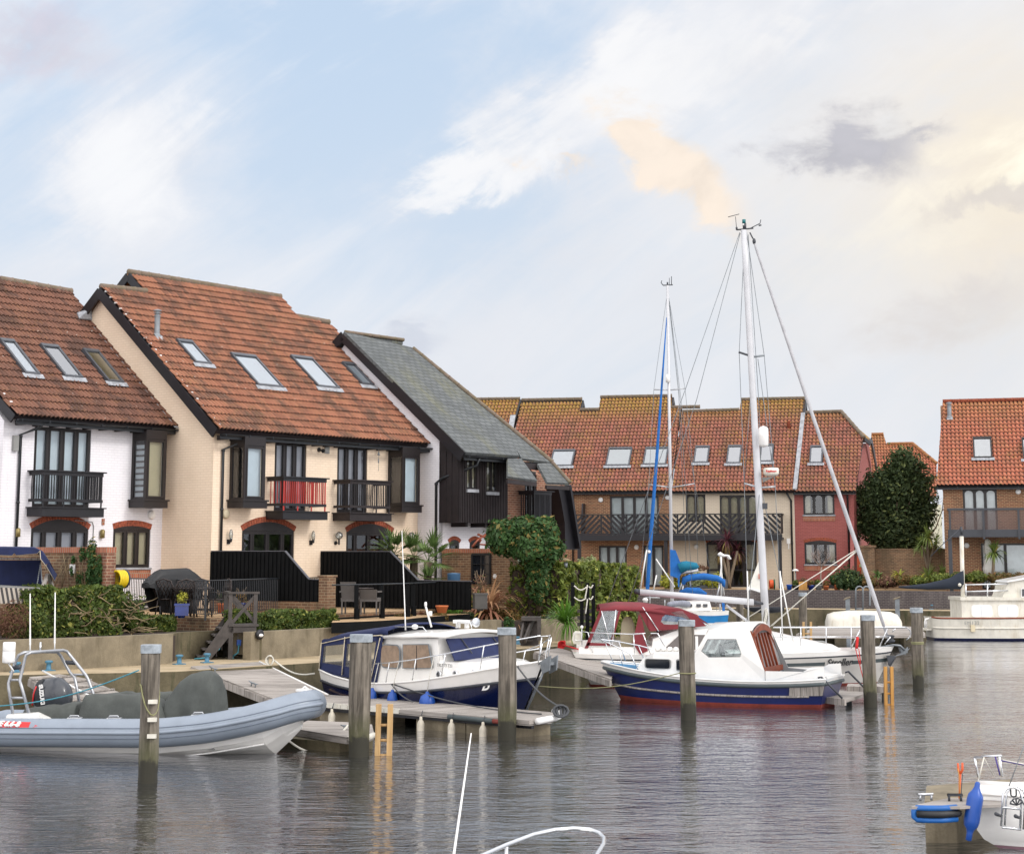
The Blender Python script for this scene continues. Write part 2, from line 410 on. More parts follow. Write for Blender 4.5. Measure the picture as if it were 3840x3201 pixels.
def glass(name,tint=(.9,.95,.95),ior=1.5,rough=.02,a=.9,smoke=0.):
    """window glass: clear sheet with a fresnel reflection"""
    mt,t,b =newmat(name);g =NT(t);t.nodes.remove(b)
    tr =g.n('ShaderNodeBsdfTransparent');tr.inputs[0].default_value =(*[x*a for x in tint],1)
    gl =g.n('ShaderNodeBsdfGlossy');gl.inputs['Roughness'].default_value =rough;gl.inputs[0].default_value =(.95,.97,1,1)
    fr =g.n('ShaderNodeFresnel');fr.inputs[0].default_value =ior;ms =g.n('ShaderNodeMixShader')
    g.l(g.math('ADD',g.math('MULTIPLY',fr.outputs[0],1.5),.04),ms.inputs[0]);g.l(tr.outputs[0],ms.inputs[1]);g.l(gl.outputs[0],ms.inputs[2])
    o =ms.outputs[0]
    if smoke:
        d =g.n('ShaderNodeBsdfDiffuse');d.inputs[0].default_value =(.5,.5,.5,1);m2 =g.n('ShaderNodeMixShader');m2.inputs[0].default_value =smoke
        g.l(o,m2.inputs[1]);g.l(d.outputs[0],m2.inputs[2]);o =m2.outputs[0]
    g.l(o,t.nodes['Material Output'].inputs[0]);return mt
M ={}
M['cream'] =brick('cream_painted_brick','ead6bf','e6d1b9','ddc8b0',bump=.25,bumpd=.005,var=.10,rough=.75,stain=('b9a083',.35,.9))
M['cream2'] =brick('pale_cream_painted_brick','d6c8b4','d2c4b0','c4b5a0',bump=.25,bumpd=.005,var=.12,rough=.75)
M['white'] =brick('white_painted_brick','e8e6ea','e4e2e7','dbd9de',bump=.25,bumpd=.005,var=.1,rough=.75,stain=('a9a5a2',.3,.8))
M['red_wall'] =brick('red_painted_brick','9c5752','955049','7f423e',bump=.4,var=.2,rough=.7)
M['brick'] =brick('red_brown_brick','94604a','6d4336','a58f78',var=.4,stain=('4a3a30',.5,1.2))
M['brick_far'] =brick('brown_far_brick','8f5a42','60392e','a98e6c',mort=.014,var=.3)
M['brick_garden'] =brick('garden_wall_brick','86644a','5f4536','96856a',var=.45,stain=('3e3a28',.6,1.5))
M['brick_dark'] =brick('blue_black_engineering_brick','4a4448','3b363a','6a6462',mort=.012,var=.4,stain=('8a8480',.4,2.))
M['soldier'] =brick('soldier_course_brick','b0694c','8f4c38','93806d',w=.075,h=.24,mort=.012,var=.2)
M['tile_cream'] =tiles('brown_orange_concrete_tiles','99654c','8d5a43','a67257','4f3b31','a08a3c',.15,.36,.85,.15,(10.2,11.4,.35))
M['tile_white'] =tiles('dark_brown_concrete_tiles','7b5342','6f4838','8c5f4a','3e2c26','b98a22',.15,.36,.75,.1,(8.6,9.2,.8))
M['tile_far'] =tiles('orange_pantiles_with_lichen','94594a','85503f','a86e58','5e4436','9a8024',.20,.31,.55,.75,(5.2,7.6,.8),speck=.2)
M['tile_red'] =tiles('clean_orange_pantiles','ad664d','a15b43','bb7659','7a5240','8f7c30',.20,.31,.5,.55,(4.0,7.4,.5),speck=.1)
M['ridge'] =plain('ridge_tile_mortar','7d6d62',.9,var=.3,vs=4,bump=.6,c2='6a6148')
M['tile_edge'] =plain('shadow_gap_tile_edge','573c2f',.9,var=.3,vs=9)  # dark riser colour paints in the shadow gap under each tile course
M['lead'] =plain('lead_flashing','a5a8ae',.5,var=.25,vs=5,bump=.4)
M['black'] =plain('black_painted_timber','1b1a20',.45,var=.2,vs=2,bump=.2,bs=30)
M['brownblk'] =plain('dark_brown_stained_timber','251c1e',.6,var=.25,vs=4,bump=.3,bs=30)
M['plastic'] =plain('black_plastic_gutter','22262b',.35,var=.1)
M['frame'] =plain('dark_brown_window_frame','201a1b',.4,var=.15)
M['frameg'] =plain('grey_skylight_frame','55585e',.4,metal=.3,var=.1)
M['curtain'] =plain('white_curtain','f2f4f5',.9,var=.08)
M['curtainc'] =plain('cream_curtain','d9cdb4',.9,var=.15,vs=8)
M['blind'] =plain('beige_blind','cfc3a6',.9,var=.05)
M['room'] =plain('dark_room','2b2826',.9,var=.3)
M['glass'] =glass('window_glass')
M['pglass'] =glass('perspex',smoke=.12,a=.85)
M['blue_pale'] =plain('pale_blue_blind','dfe6ee',.9,var=.04)
M['teal_pale'] =plain('pale_green_blind','a9c5bf',.8,var=.03)
M['lilac'] =plain('lilac_blind','aaa6b0',.8,var=.05)
M['redpaint'] =plain('red_painted_metal','b83a34',.4,var=.1)
M['conc'] =plain('weathered_concrete','8a7f6a',.9,var=.3,vs=2.2,bump=.6,bs=30,stain=('5c5442',.7),c2='6a6150')
M['concg'] =plain('algae_stained_concrete','6f664f',.9,var=.4,vs=1.6,bump=.9,bs=18,stain=('30361c',.9),c2='4a4230')
M['ledge'] =plain('pale_concrete_ledge','b3a184',.9,var=.25,vs=1.2,bump=.5,c2='8f7f62')
M['patio'] =plain('buff_patio_paving','b99a74',.9,var=.2,vs=2,bump=.3)
M['soil'] =plain('dark_soil','4a3c33',.95,var=.4,vs=6,bump=1,bs=20)
M['deckw'] =wood('weathered_grey_decking','a39c96','6e6862','UVX',plank=(1,.14),bump=.3)
M['deckx'] =wood('weathered_grey_decking_lengthwise','a39c96','6e6862','UVY',plank=(0,.14),bump=.3)
M['pile'] =wood('weathered_pile_timber','867d71','403a32','Z',green=('474a24',.40),bump=.9,sc=2.6)
M['zinc'] =plain('zinc_cap','a9b2ba',.6,metal=.0,var=.25,vs=8)
M['stair'] =plain('dark_grey_stained_timber','4b4542',.65,var=.25,vs=5,bump=.3)
M['alu'] =plain('grey_aluminium','b4b6ba',.35,metal=.6,var=.08)
M['steel'] =plain('stainless_steel_rail','dfe1e4',.22,metal=.85,var=.03)
M['galv'] =plain('galvanised_steel','8e9499',.5,metal=.4,var=.2)
M['mast'] =plain('pale_grey_mast','c4c5c9',.35,var=.05,metal=.1)
M['gel'] =plain('white_gelcoat','eceae6',.28,var=.04,coat=.5)
M['gelold'] =plain('weathered_white_gelcoat','dcd8cc',.45,var=.1,vs=3,stain=('9c8a64',.4))
M['greyhull'] =plain('pale_grey_hull_paint','c2bfba',.4,var=.05)
M['navy'] =plain('navy_gelcoat','0d1840',.22,var=.1,coat=.5)
M['blueh'] =plain('blue_hull_paint','14225e',.35,var=.15,coat=.3)
M['antif'] =plain('red_antifouling','8a3a30',.8,var=.25)
M['rubber'] =plain('grey_rubber_fender','4b5456',.6,var=.1)
M['navyc'] =plain('navy_canvas','1c2750',.85,var=.15,vs=4,bump=.4,bs=12)
M['burg'] =plain('burgundy_canvas','7c2b33',.8,var=.12,vs=3,bump=.35,bs=10)
M['bluec'] =plain('bright_blue_canvas','1767b5',.8,var=.15,vs=5,bump=.3)
M['tealc'] =plain('teal_blue_canvas','0d7391',.8,var=.15,vs=5,bump=.3)
M['greyc'] =plain('grey_green_boat_cover','4f5350',.8,var=.18,vs=3,bump=.5,bs=9)
M['blackc'] =plain('black_plastic_cover','1f2023',.55,var=.2,vs=5,bump=.8,bs=9)
M['hyp'] =plain('grey_blue_hypalon','88929f',.42,var=.06,spec=.5)
M['hypd'] =plain('dark_grey_rub_strake','6e7886',.5,var=.05)
M['rope_w'] =plain('white_rope','d9d6cc',.9,var=.15,vs=30)
M['rope_b'] =plain('turquoise_rope','4c93a4',.9,var=.1,vs=30)
M['rope_g'] =plain('dull_green_rope','8d8c66',.9,var=.1,vs=30)
M['rope_d'] =plain('dark_grey_rope','4f5154',.9,var=.1,vs=30)
M['rope_r'] =plain('red_rope','c92b2b',.9,var=.1,vs=30)
M['blufen'] =plain('blue_vinyl_fender','1f4fa3',.35,var=.06)
M['whtfen'] =plain('dirty_white_fender','cfc7b6',.6,var=.15,vs=6)
M['bollard'] =plain('light_blue_bollard_paint','4a7f9b',.5,var=.2,vs=8)
M['pine'] =wood('new_pine_timber','c9a878','b38f5f','Z')
M['yellow_w'] =wood('yellow_timber','c79552','b07f3e','Z')
M['varn'] =wood('varnished_mahogany','8e4526','6f3019','Z',rough=.3)
M['terra'] =plain('terracotta_pot','bf6a3c',.8,var=.15)
M['bluepot'] =plain('cobalt_glazed_pot','15307f',.2,var=.15,coat=.5)
M['greypot'] =plain('grey_planter','4c4a48',.7)
M['redp'] =plain('red_plastic','d22c2e',.4)
M['orangep'] =plain('orange_paint','d65a2a',.5)
M['yellowp'] =plain('yellow_hose','e0c21c',.5)
M['wpaint'] =plain('white_paint','e9e8e6',.5,var=.05)
M['dgrey'] =plain('dark_grey_paint','3c3f46',.5)
M['mid'] =plain('mid_grey_plastic','8c8c8a',.6)
M['dkglass'] =plain('dark_boat_window','20242b',.06,var=.2,coat=1)
M['brownc'] =plain('brown_boat_curtain','9c8672',.9,var=.2,vs=6)
M['rattan'] =plain('grey_rattan','5a5654',.7,bump=1.,bs=60)
M['ironb'] =plain('dark_bronze_cast_aluminium','3a3230',.4,metal=.4)
M['bark'] =wood('bark','7b6a56','4d4133','Z')
M['twig'] =plain('pale_dry_twig','a08c6c',.9,var=.3)
M['sail'] =plain('white_sailcloth','e4e2da',.8,var=.06)
M['brass'] =plain('brass_lamp','8f7f52',.4,metal=.5)
M['fence'] =plain('black_fence_boards','0f1113',.8,spec=.15,var=.25,vs=3,bump=.3)
M['slateroof'] =brick('slate_tiles','666a6b','575b5c','3a3c3d',w=.30,h=.21,mort=.012,var=.35,stain=('7d7a48',.35,.8),bump=1.,bumpd=.02,ms=.3)
M['lf_box'] =leafmat('box_hedge_leaf','5d6f30','39481e','8f8f45')
M['lf_dark'] =leafmat('dark_evergreen_leaf','40562f','273a1e','66733c')
M['lf_ever'] =leafmat('evergreen_leaf','55663f','35452b','7a8550')
M['lf_ivy'] =leafmat('ivy_leaf','4a6b38','2c4624','84743e')
M['lf_bright'] =leafmat('bright_green_leaf','6f9a3a','4d7528')
M['lf_hedge'] =leafmat('light_green_hedge_leaf','77843a','4c5a24','a3a550')
M['lf_brown'] =leafmat('brown_twiggy_leaf','8a6550','5d4236','75793f')
M['lf_var'] =leafmat('variegated_leaf','b9bc90','8a9460')
M['lf_rust'] =leafmat('rusty_leaf','8c6a3c','5f5430','5d6b35')
M['lf_purple'] =leafmat('purple_cordyline_leaf','6d3a44','452530','8a7a4a')
M['lf_palm'] =leafmat('palm_leaf','7f9656','4f6a38')
M['lf_spike'] =leafmat('striped_spiky_leaf','c09a72','8d5a4c','c8b860')
M['lf_cord'] =leafmat('green_cordyline_leaf','8a9a50','5e7338','b0a45a')
M['lf_yel'] =leafmat('yellow_green_leaf','b8b040','8f9638')
def watermat():
    mt,t,b =newmat('harbour_water');g =NT(t)
    b.inputs['Base Color'].default_value =(.030,.031,.026,1);b.inputs['Roughness'].default_value =1;b.inputs['Specular IOR Level'].default_value =0
    v =g.coord('Object',scale=(.45,1,1),rot=(0,0,R(-8)))
    a =g.noise(v,4.2,3,.55,.5);c =g.noise(v,10,3,.6,.3);d =g.noise(g.coord('Object',scale=(.5,1,1)),.9,3,.5)
    big =g.noise(g.coord('Object',scale=(.6,1,1)),.16,3,.6)
    amp =g.rng(big,.36,.60,.45,1.0)
    sp =g.n('ShaderNodeSeparateXYZ');g.l(g.n('ShaderNodeNewGeometry').outputs['Position'],sp.inputs[0])
    sh =g.math('SUBTRACT',g.math('MULTIPLY',sp.outputs[0],.72),g.math('MULTIPLY',g.math('SUBTRACT',sp.outputs[1],33.6),.52))
    calm =g.rng(sh,-6.5,3.0,.30,1.0)
    h =g.math('ADD',g.math('MULTIPLY',a,.050),g.math('ADD',g.math('MULTIPLY',c,.016),g.math('MULTIPLY',d,.05)))
    h =g.math('MULTIPLY',h,g.math('MULTIPLY',amp,calm))
    x =g.bump(h,1.0,1.0,b)
    gl =g.n('ShaderNodeBsdfGlossy');gl.inputs['Roughness'].default_value =.03;gl.inputs[0].default_value =(.95,.955,1,1);g.l(x.outputs[0],gl.inputs['Normal'])
    fr =g.n('ShaderNodeFresnel');fr.inputs[0].default_value =1.36;g.l(x.outputs[0],fr.inputs['Normal'])
    ms =g.n('ShaderNodeMixShader');g.l(g.math('MINIMUM',g.math('ADD',g.math('MULTIPLY',fr.outputs[0],1.35),.05),1.0),ms.inputs[0]);g.l(b.outputs[0],ms.inputs[1]);g.l(gl.outputs[0],ms.inputs[2]);g.l(ms.outputs[0],t.nodes['Material Output'].inputs[0])
    return mt
M['water'] =watermat()
class XY:
    o =(0,0)
G0 =Fr((0,0),0) 
def flat(pts,z0,z1):
    b =MB();b.prism([(x,y,z0) for x,y in pts],(0,0,z1-z0));return b
b =MB();b.add([(-400,-120,0),(400,-120,0),(400,140,0),(-400,140,0)],[(0,1,2,3)])
o =b.build('water',M['water']);struct(o)
b =MB();b.add([(-500,-130,-1.6),(500,-130,-1.6),(500,150,-1.6),(-500,150,-1.6)],[(0,1,2,3)])
o =b.build('harbour_bed',M['soil']);struct(o)
FA =Fr((-6.56,56),52) 
FB =Fr((9.52,98),-13.5) 
EDGE =[(-30,26.6),(-10.9,28.3),(-7.3,29.2),(-5.48,30.8),(.08,36.1),(1.75,37.7),(2.2,43),(4.4,46),(5.3,63.9),(12.3,62.9),(19,60.7),(60,53.5)]
EDGE =[(x,y*1.4) for x,y in EDGE]
ring =EDGE+[(600,-40),(600,900),(-600,900),(-600,30)]
o =flat(ring,-1.5,.90).build('quay_walkway',[M['ledge'],M['concg']])
me =o.data
for p in me.polygons:
    p.material_index =0 if abs(p.normal.z) > .5 else 1
struct(o)
PW =[(-30,28.6),(-11.3,29.05),(-9.75,29.85),(-8.05,31.6),(-8.1,32.9),(-6.9,34.1),(-6.15,32.7),(-.30,38.6),(1.1,41.0),(2.0,48.0),(5.2,66.2),(12.3,64.6),(19.2,62.4),(60,55)]
PW =[(x,y*1.4) for x,y in PW]
o =flat(PW+[(600,-30),(600,900),(-600,900),(-600,32)],.5,1.50).build('garden_ground',M['soil']);struct(o)
def strip(fr,s0,s1,t0,t1,z0,z1):bb =MB();bb.box(fr,s0,s1,t0,t1,z0,z1);return bb
o =strip(FA,-7.5,5.7,-2.9,4.5,1.45,1.83).build('patio',[M['patio'],M['brick_garden']]);struct(o)
for p_ in o.data.polygons:p_.material_index =0 if abs(p_.normal.z) > .5 else 1
o =strip(FB,-14,30,-20,3.0,1.45,1.70).build('terrace_ground',M['patio']);struct(o)
b =MB();b.add([(-3000,130,1.72),(3000,130,1.72),(3000,5000,1.72),(-3000,5000,1.72)],[(0,1,2,3)])
o =b.build('ground',M['soil']);struct(o)
def wallthing(name,label,cat,pts,z0,z1,th,mat,cap=None,capmat=None,capo=.03,ys=1.4):
    """free-standing or retaining wall along a polyline (x, y)"""
    b =MB();P =[Vector((x,y*ys,0)) for x,y in pts]
    for i in range(len(P)-1):
        d =(P[i+1]-P[i]).normalized();n =Vector((-d.y,d.x,0))*th
        e =d*(.002 if i else 0)
        q =[P[i]-e,P[i+1]+e,P[i+1]+e+n,P[i]-e+n]
        b.prism([(a.x,a.y,z0) for a in q],(0,0,z1-z0-i*.002))
    t =thing(name,label,cat,(P[0].x,P[0].y,z0));b.build('wall_face',mat,t)
    if cap:
        b =MB()
        for i in range(len(P)-1):
            d =(P[i+1]-P[i]).normalized();n =Vector((-d.y,d.x,0));q =[P[i]-n*capo,P[i+1]-n*capo,P[i+1]+n*(th+capo),P[i]+n*(th+capo)]
            b.prism([(a.x,a.y,z1+.001) for a in q],(0,0,cap-i*.002))
        b.build('coping',capmat or mat,t)
    return t
wallthing('retaining_wall','low speckled concrete planter wall behind the grey inflatable boat','wall',[(-30,28.55),(-11.3,29.0),(-9.72,29.80),(-7.95,31.45)],.88,1.58,.25,M['conc'])
wallthing('retaining_wall','mossy recessed concrete wall behind the dark wooden steps','wall',[(-8.1,31.60),(-8.05,32.55),(-6.9,33.75),(-6.25,32.45)],.88,1.55,.2,M['concg'])
wallthing('retaining_wall','long concrete planter wall under the box hedge, behind the navy cabin boat','wall',[(-6.29,32.30),(-.30,38.45)],.88,1.57,.25,M['conc'])
wallthing('retaining_wall','short concrete planter wall hung with ferns beside the black ladder steps','wall',[(.75,38.75),(2.0,40.2),(2.3,44)],.88,1.55,.25,M['conc'])
wallthing('quay_wall','dark blue-black brick retaining wall along the far quay','wall',[(5.4,66.0),(12.3,64.5),(19.2,62.3),(60,54.9)],.88,1.74,.3,M['brick_dark'])
q_ =[atz(x,y,1.70) for x,y in ((1243,2336),(1335,2333),(1430,2329),(1526,2323),(1548,2320),(1640,2312),(1752,2304))]
q_ += [FA.W(5.6,3.4,1.7),FA.W(-2.8,4.4,1.7)]
o =MB().prism([(p.x,p.y,1.45) for p in q_],(0,0,.27)).build('patio',[M['patio'],M['fence']]);struct(o)
for p_ in o.data.polygons:p_.material_index =0 if abs(p_.normal.z) > .5 else 1
def inpoly(px_,py_,poly):
    """vectorised point in polygon"""
    ins =np.zeros(px_.shape,bool);n =len(poly)
    for i in range(n):
        x1,y1 =poly[i];x2,y2 =poly[(i+1) % n]
        if y1 == y2:continue
        c =((y1 > py_) != (y2 > py_)) & (px_ < (x2-x1)*(py_-y1)/(y2-y1)+x1);ins ^= c
    return ins
def tileroof(pl,polys,du,dv,mat,parent,amp=.03,kind='roman',holes=(),name='roof',lift=.03,ns=8,tint=None):
    """real tile courses on a roof plane, clipped to outlines given in plane coordinates"""
    u0 =min(p[0] for q in polys for p in q);u1 =max(p[0] for q in polys for p in q)
    v0 =min(p[1] for q in polys for p in q);v1 =max(p[1] for q in polys for p in q)
    nu =int((u1-u0)/du*ns)+1;nv =int((v1-v0)/dv)+1
    us =u0+np.arange(nu+1)*du/ns;ph =(us/du) % 1.0
    if kind == 'roman':prof =np.where(ph < .5,np.sin(ph*2*math.pi),0)*amp*.9
    elif kind == 'double':prof =np.abs(np.sin(ph*2*math.pi))**.8*amp*.8
    elif kind == 'double2':prof =np.abs(np.sin(ph*2*math.pi))**.6*amp
    else:prof =(np.sin(ph*2*math.pi)+.35*np.sin(ph*4*math.pi))*amp*.62
    V =[];F =[];UV ={};b =MB()
    O =np.array(pl.O);U =np.array(pl.U);Vv =np.array(pl.V);Nn =np.array(pl.N)
    rs =np.random.RandomState(3)
    rows =[];edge =[];base =0;allv =[];faces =[];uvs =[]
    for j in range(nv):
        va =v0+j*dv;vb =va+dv
        jit =(rs.rand(nu//ns+2)[(np.arange(nu+1)//ns)]-.5)*.012
        lo =prof+lift+jit;hi =prof+.004
        for vv,hh in ((va-.02,lo),(vb,hi),(va-.015,prof*1.0+.0)):
            allv.append(O+us[:,None]*U+vv*Vv+hh[:,None]*Nn)
        k =base;n1 =nu+1
        uc =(us[:-1]+us[1:])/2;keep =np.zeros(nu,bool)
        for q in polys:keep |= inpoly(uc,np.full(nu,va+dv*.5),q)
        for h in holes:keep &= ~inpoly(uc,np.full(nu,va+dv*.5),h)
        for i in np.nonzero(keep)[0]:
            i =int(i)
            faces.append((k+i,k+i+1,k+n1+i+1,k+n1+i));uvs.append(((us[i],va+.01),(us[i+1],va+.01),(us[i+1],vb-.01),(us[i],vb-.01)))
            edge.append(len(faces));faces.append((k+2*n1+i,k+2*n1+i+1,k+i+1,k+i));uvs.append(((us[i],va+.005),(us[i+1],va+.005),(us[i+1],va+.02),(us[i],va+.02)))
        base += 3*n1
    b.add(np.concatenate(allv).tolist(),faces,uvs,smooth=False)
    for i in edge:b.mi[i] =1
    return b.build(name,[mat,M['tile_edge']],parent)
def slab(pl,poly,th,mat,parent,name='roof_deck',n0=-.01):
    b =MB();q =[pl.P(u,v,n0) for u,v in poly];b.prism(q,-pl.N*th)
    for i,f in enumerate(b.f[:2]):pass
    b.uv[0] =[poly[j] for j in b.f[0]];b.uv[1] =[poly[j-len(poly)] for j in b.f[1]]
    return b.build(name,mat,parent)
def ridge(pts,mat,parent,r=.11,name='ridge',step=.42):
    P =[Vector(p) for p in pts];b =MB()
    for a,c in zip(P[:-1],P[1:]):
        L_ =(c-a).length;n =max(1,int(L_/step));d =(c-a)/n
        for i in range(n):
            p =a+d*i;b.tube([p,p+d*.90,p+d*.93,p+d],[r,r,r*1.12,r*1.12],10)
    return b.build(name,mat,parent)
def wallpanel(fr,t,s0,s1,z0,z1,holes,mat,parent,depth=.12,name='front_wall',top=None):
    """wall sheet with real openings and reveals; top = optional outline limiting function"""
    b =MB();ss =sorted({s0,s1,*[h[0] for h in holes],*[h[1] for h in holes]});zs =sorted({z0,z1,*[h[2] for h in holes],*[h[3] for h in holes]})
    ss =[s for s in ss if s0 <= s <= s1];zs =[z for z in zs if z0 <= z <= z1]
    for i in range(len(ss)-1):
        for j in range(len(zs)-1):
            c =((ss[i]+ss[i+1])/2,(zs[j]+zs[j+1])/2)
            if any(h[0] < c[0] < h[1] and h[2] < c[1] < h[3] for h in holes):continue
            b.add([fr.W(ss[i],t,zs[j]),fr.W(ss[i+1],t,zs[j]),fr.W(ss[i+1],t,zs[j+1]),fr.W(ss[i],t,zs[j+1])],[(0,1,2,3)])
    for a,c,e,f in holes:
        W =fr.W;t2 =t-depth
        for q in (((a,e),(c,e)),((c,e),(c,f)),((c,f),(a,f)),((a,f),(a,e))):
            (x1,y1),(x2,y2) =q
            b.add([W(x1,t,y1),W(x2,t,y2-0),W(x2,t2,y2),W(x1,t2,y1)],[(0,3,2,1)])
    return b.build(name,mat,parent)
def framebars(b,fr,t0,t1,s0,s1,z0,z1,w):
    """rectangular frame of four bars"""
    b.box(fr,s0,s0+w,t0,t1,z0,z1);b.box(fr,s1-w,s1,t0,t1,z0,z1)
    b.box(fr,s0+w,s1-w,t0,t1,z0,z0+w);b.box(fr,s0+w,s1-w,t0,t1,z1-w,z1)
def window(fr,t,s0,s1,z0,z1,parent,n=3,kind='window',curtain=None,cmode='full',doors=False,fm=None,w=.05,mull=.055,lowrail=0,transom=None,widths=None,arch=False,sh=.045):
    """window set back in an opening: frame with its lights, glass, curtain or blind, dark room behind"""
    fm =fm or M['frame'];b =MB();t1 =t-.03;t0 =t-.10
    framebars(b,fr,t0,t1,s0,s1,z0,z1,w)
    ed =[s0+w]
    ws =widths or [1]*n;tot =sum(ws);run =0
    for q in ws:run += q;ed.append(s0+w+(s1-s0-2*w)*run/tot)
    pane =MB()
    for i in range(n):
        a,c =ed[i],ed[i+1]
        if i < n-1:b.box(fr,c-mull/2,c+mull/2,t0-.003,t1+.003,z0+w,z1-w)
        a2,c2 =a+(mull/2 if i else 0),c-(mull/2 if i < n-1 else 0)
        framebars(b,fr,t0+.02,t1+.012,a2,c2,z0+w,z1-w,sh)
        if lowrail:b.box(fr,a2+sh,c2-sh,t0+.015,t1+.008,z0+w+lowrail,z0+w+lowrail+.12)
        if transom:b.box(fr,a2+sh,c2-sh,t0+.015,t1+.008,transom,transom+.07)
        if arch:
            k =8;r_ =(c2-a2)/2-sh
            for sgn in (-1,1):
                pts =[fr.W((a2+c2)/2+sgn*r_,t1-.01,z1-w-sh)]
                for q in range(k+1):
                    th =math.pi/2*q/k;pts.append(fr.W((a2+c2)/2+sgn*r_*math.cos(th),t1-.01,z1-w-sh-.16+.16*math.sin(th)))
                b.prism(pts,Vector((-fr.n[0],-fr.n[1],0))*.03)
        pane.add([fr.W(a2+sh,t0+.04,z0+w+sh),fr.W(c2-sh,t0+.04,z0+w+sh),fr.W(c2-sh,t0+.04,z1-w-sh),fr.W(a2+sh,t0+.04,z1-w-sh)],[(0,1,2,3)])
    f =b.build(kind,fm,parent);pane.build('pane',M['glass'],f)
    rb =MB();W =fr.W;tb =t-.75
    rb.add([W(s0,t0-.01,z0),W(s1,t0-.01,z0),W(s1,t0-.01,z1),W(s0,t0-.01,z1),W(s0,tb,z0),W(s1,tb,z0),W(s1,tb,z1),W(s0,tb,z1)],
           [(4,5,6,7),(0,1,5,4),(2,3,7,6),(1,2,6,5),(3,0,4,7)]);rb.build('room',M['room'],f)
    if curtain is not None:
        cb =MB();tt =t-.145
        def drape(a,c):
            k =max(4,int((c-a)/.05));top =[W(a+(c-a)*i/k,tt+(.022 if i % 2 else -.022),z1-.04) for i in range(k+1)]
            bot =[W(a+(c-a)*i/k,tt+(.03 if i % 2 else -.03),z0+.05) for i in range(k+1)];cb.loft([bot,top],caps=False,smooth=True)
        if cmode == 'full':drape(s0+.03,s1-.03)
        elif cmode == 'sides':drape(s0+.04,s0+.04+(s1-s0)*.2);drape(s1-.04-(s1-s0)*.2,s1-.04)
        elif cmode == 'flat':cb.add([W(s0+.02,tt,z0+.02),W(s1-.02,tt,z0+.02),W(s1-.02,tt,z1-.02),W(s0+.02,tt,z1-.02)],[(0,1,2,3)])
        elif cmode == 'slats':
            k =int((z1-z0)/.11)
            for i in range(k):zz =z0+.03+i*(z1-z0-.06)/k;cb.box(fr,s0+.04,s1-.04,tt-.006,tt+.006,zz,zz+.075)
        cb.build('curtain',curtain,f)
    return f
def archhead(fr,t,s0,s1,zs,rise,parent,fill=None,ringm=None,th=.16,keyd=.015):
    """segmental arch over an opening: soldier bricks and the panel below the arch"""
    W_ =s1-s0;Rr =(W_*W_/4+rise*rise)/(2*rise);cz =zs+rise-Rr;cs =(s0+s1)/2;a0 =math.asin(W_/2/Rr)
    k =22;ring =MB()
    for i in range(k):
        a1 =-a0+2*a0*(i+.06)/k;a2 =-a0+2*a0*(i+.94)/k;q =[]
        for rr,a in ((Rr,a1),(Rr,a2),(Rr+th,a2),(Rr+th,a1)):q.append(fr.W(cs+rr*math.sin(a),t-.01,cz+rr*math.cos(a)))
        ring.prism(q,Vector((fr.n[0],fr.n[1],0))*(.01+keyd))
    ar =ring.build('brick_arch',ringm or M['archbrick'],parent)
    if fill:
        b =MB();q =[fr.W(s0,t-.002,zs)]+[fr.W(cs+Rr*math.sin(-a0+2*a0*i/12),t-.002,cz+Rr*math.cos(-a0+2*a0*i/12)) for i in range(13)]+[fr.W(s1,t-.002,zs)]
        b.prism(q,Vector((fr.n[0],fr.n[1],0))*.006);b.build('arch_panel',fill,parent)
    return ar
M['archbrick'] =plain('arch_brick','a5563c',.85,var=.35,vs=14,bump=.4)
def gutter(fr,t,s0,s1,z,parent,r=.06,mat=None):
    b =MB();n =7;secs =[]
    for s in (s0,s1):
        secs.append([fr.W(s,t+r*math.cos(math.pi*i/n),z-r*math.sin(math.pi*i/n)) for i in range(n+1)])
    b.loft(secs,caps=True);b.box(fr,s0,s1,t-r-.05,t-r-.015,z-.14,z-.005)
    k =int((s1-s0)/.9)
    for i in range(k+1):s =s0+.1+(s1-s0-.2)*i/max(k,1);b.box(fr,s-.015,s+.015,t-r,t+r+.006,z-r-.008,z+.004)
    return b.build('gutter',mat or M['plastic'],parent)
def downpipe(fr,pts,parent,r=.04):
    """pts in (s, t, z)"""
    b =MB();P =[fr.W(*q) for q in pts];b.tube(P,r,8)
    a,c =P[-2],P[-1];n =max(2,int((a-c).length/1.8))
    for i in range(n+1):p =a.lerp(c,i/n*.96+.01);b.lathe(p-Vector((0,0,.03)),[(0,r*1.3),(.06,r*1.3)],8)
    return b.build('downpipe',M['plastic'],parent)
def rafters(fr,t0,t1,s0,s1,z,step,parent,mat=None):
    b =MB();n =int((s1-s0)/step)
    for i in range(n+1):
        s =s0+i*(s1-s0)/n;b.add([fr.W(s-.03,t0,z+.02),fr.W(s+.03,t0,z+.02),fr.W(s+.03,t1,z-.06),fr.W(s-.03,t1,z-.06),fr.W(s-.03,t0,z-.12),fr.W(s+.03,t0,z-.12),fr.W(s+.03,t1-.03,z-.12),fr.W(s-.03,t1-.03,z-.12)],
                                  [(0,1,2,3),(4,7,6,5),(0,4,5,1),(1,5,6,2),(2,6,7,3),(3,7,4,0)],smooth=False)
    return b.build('rafter_ends',mat or M['brownblk'],parent)
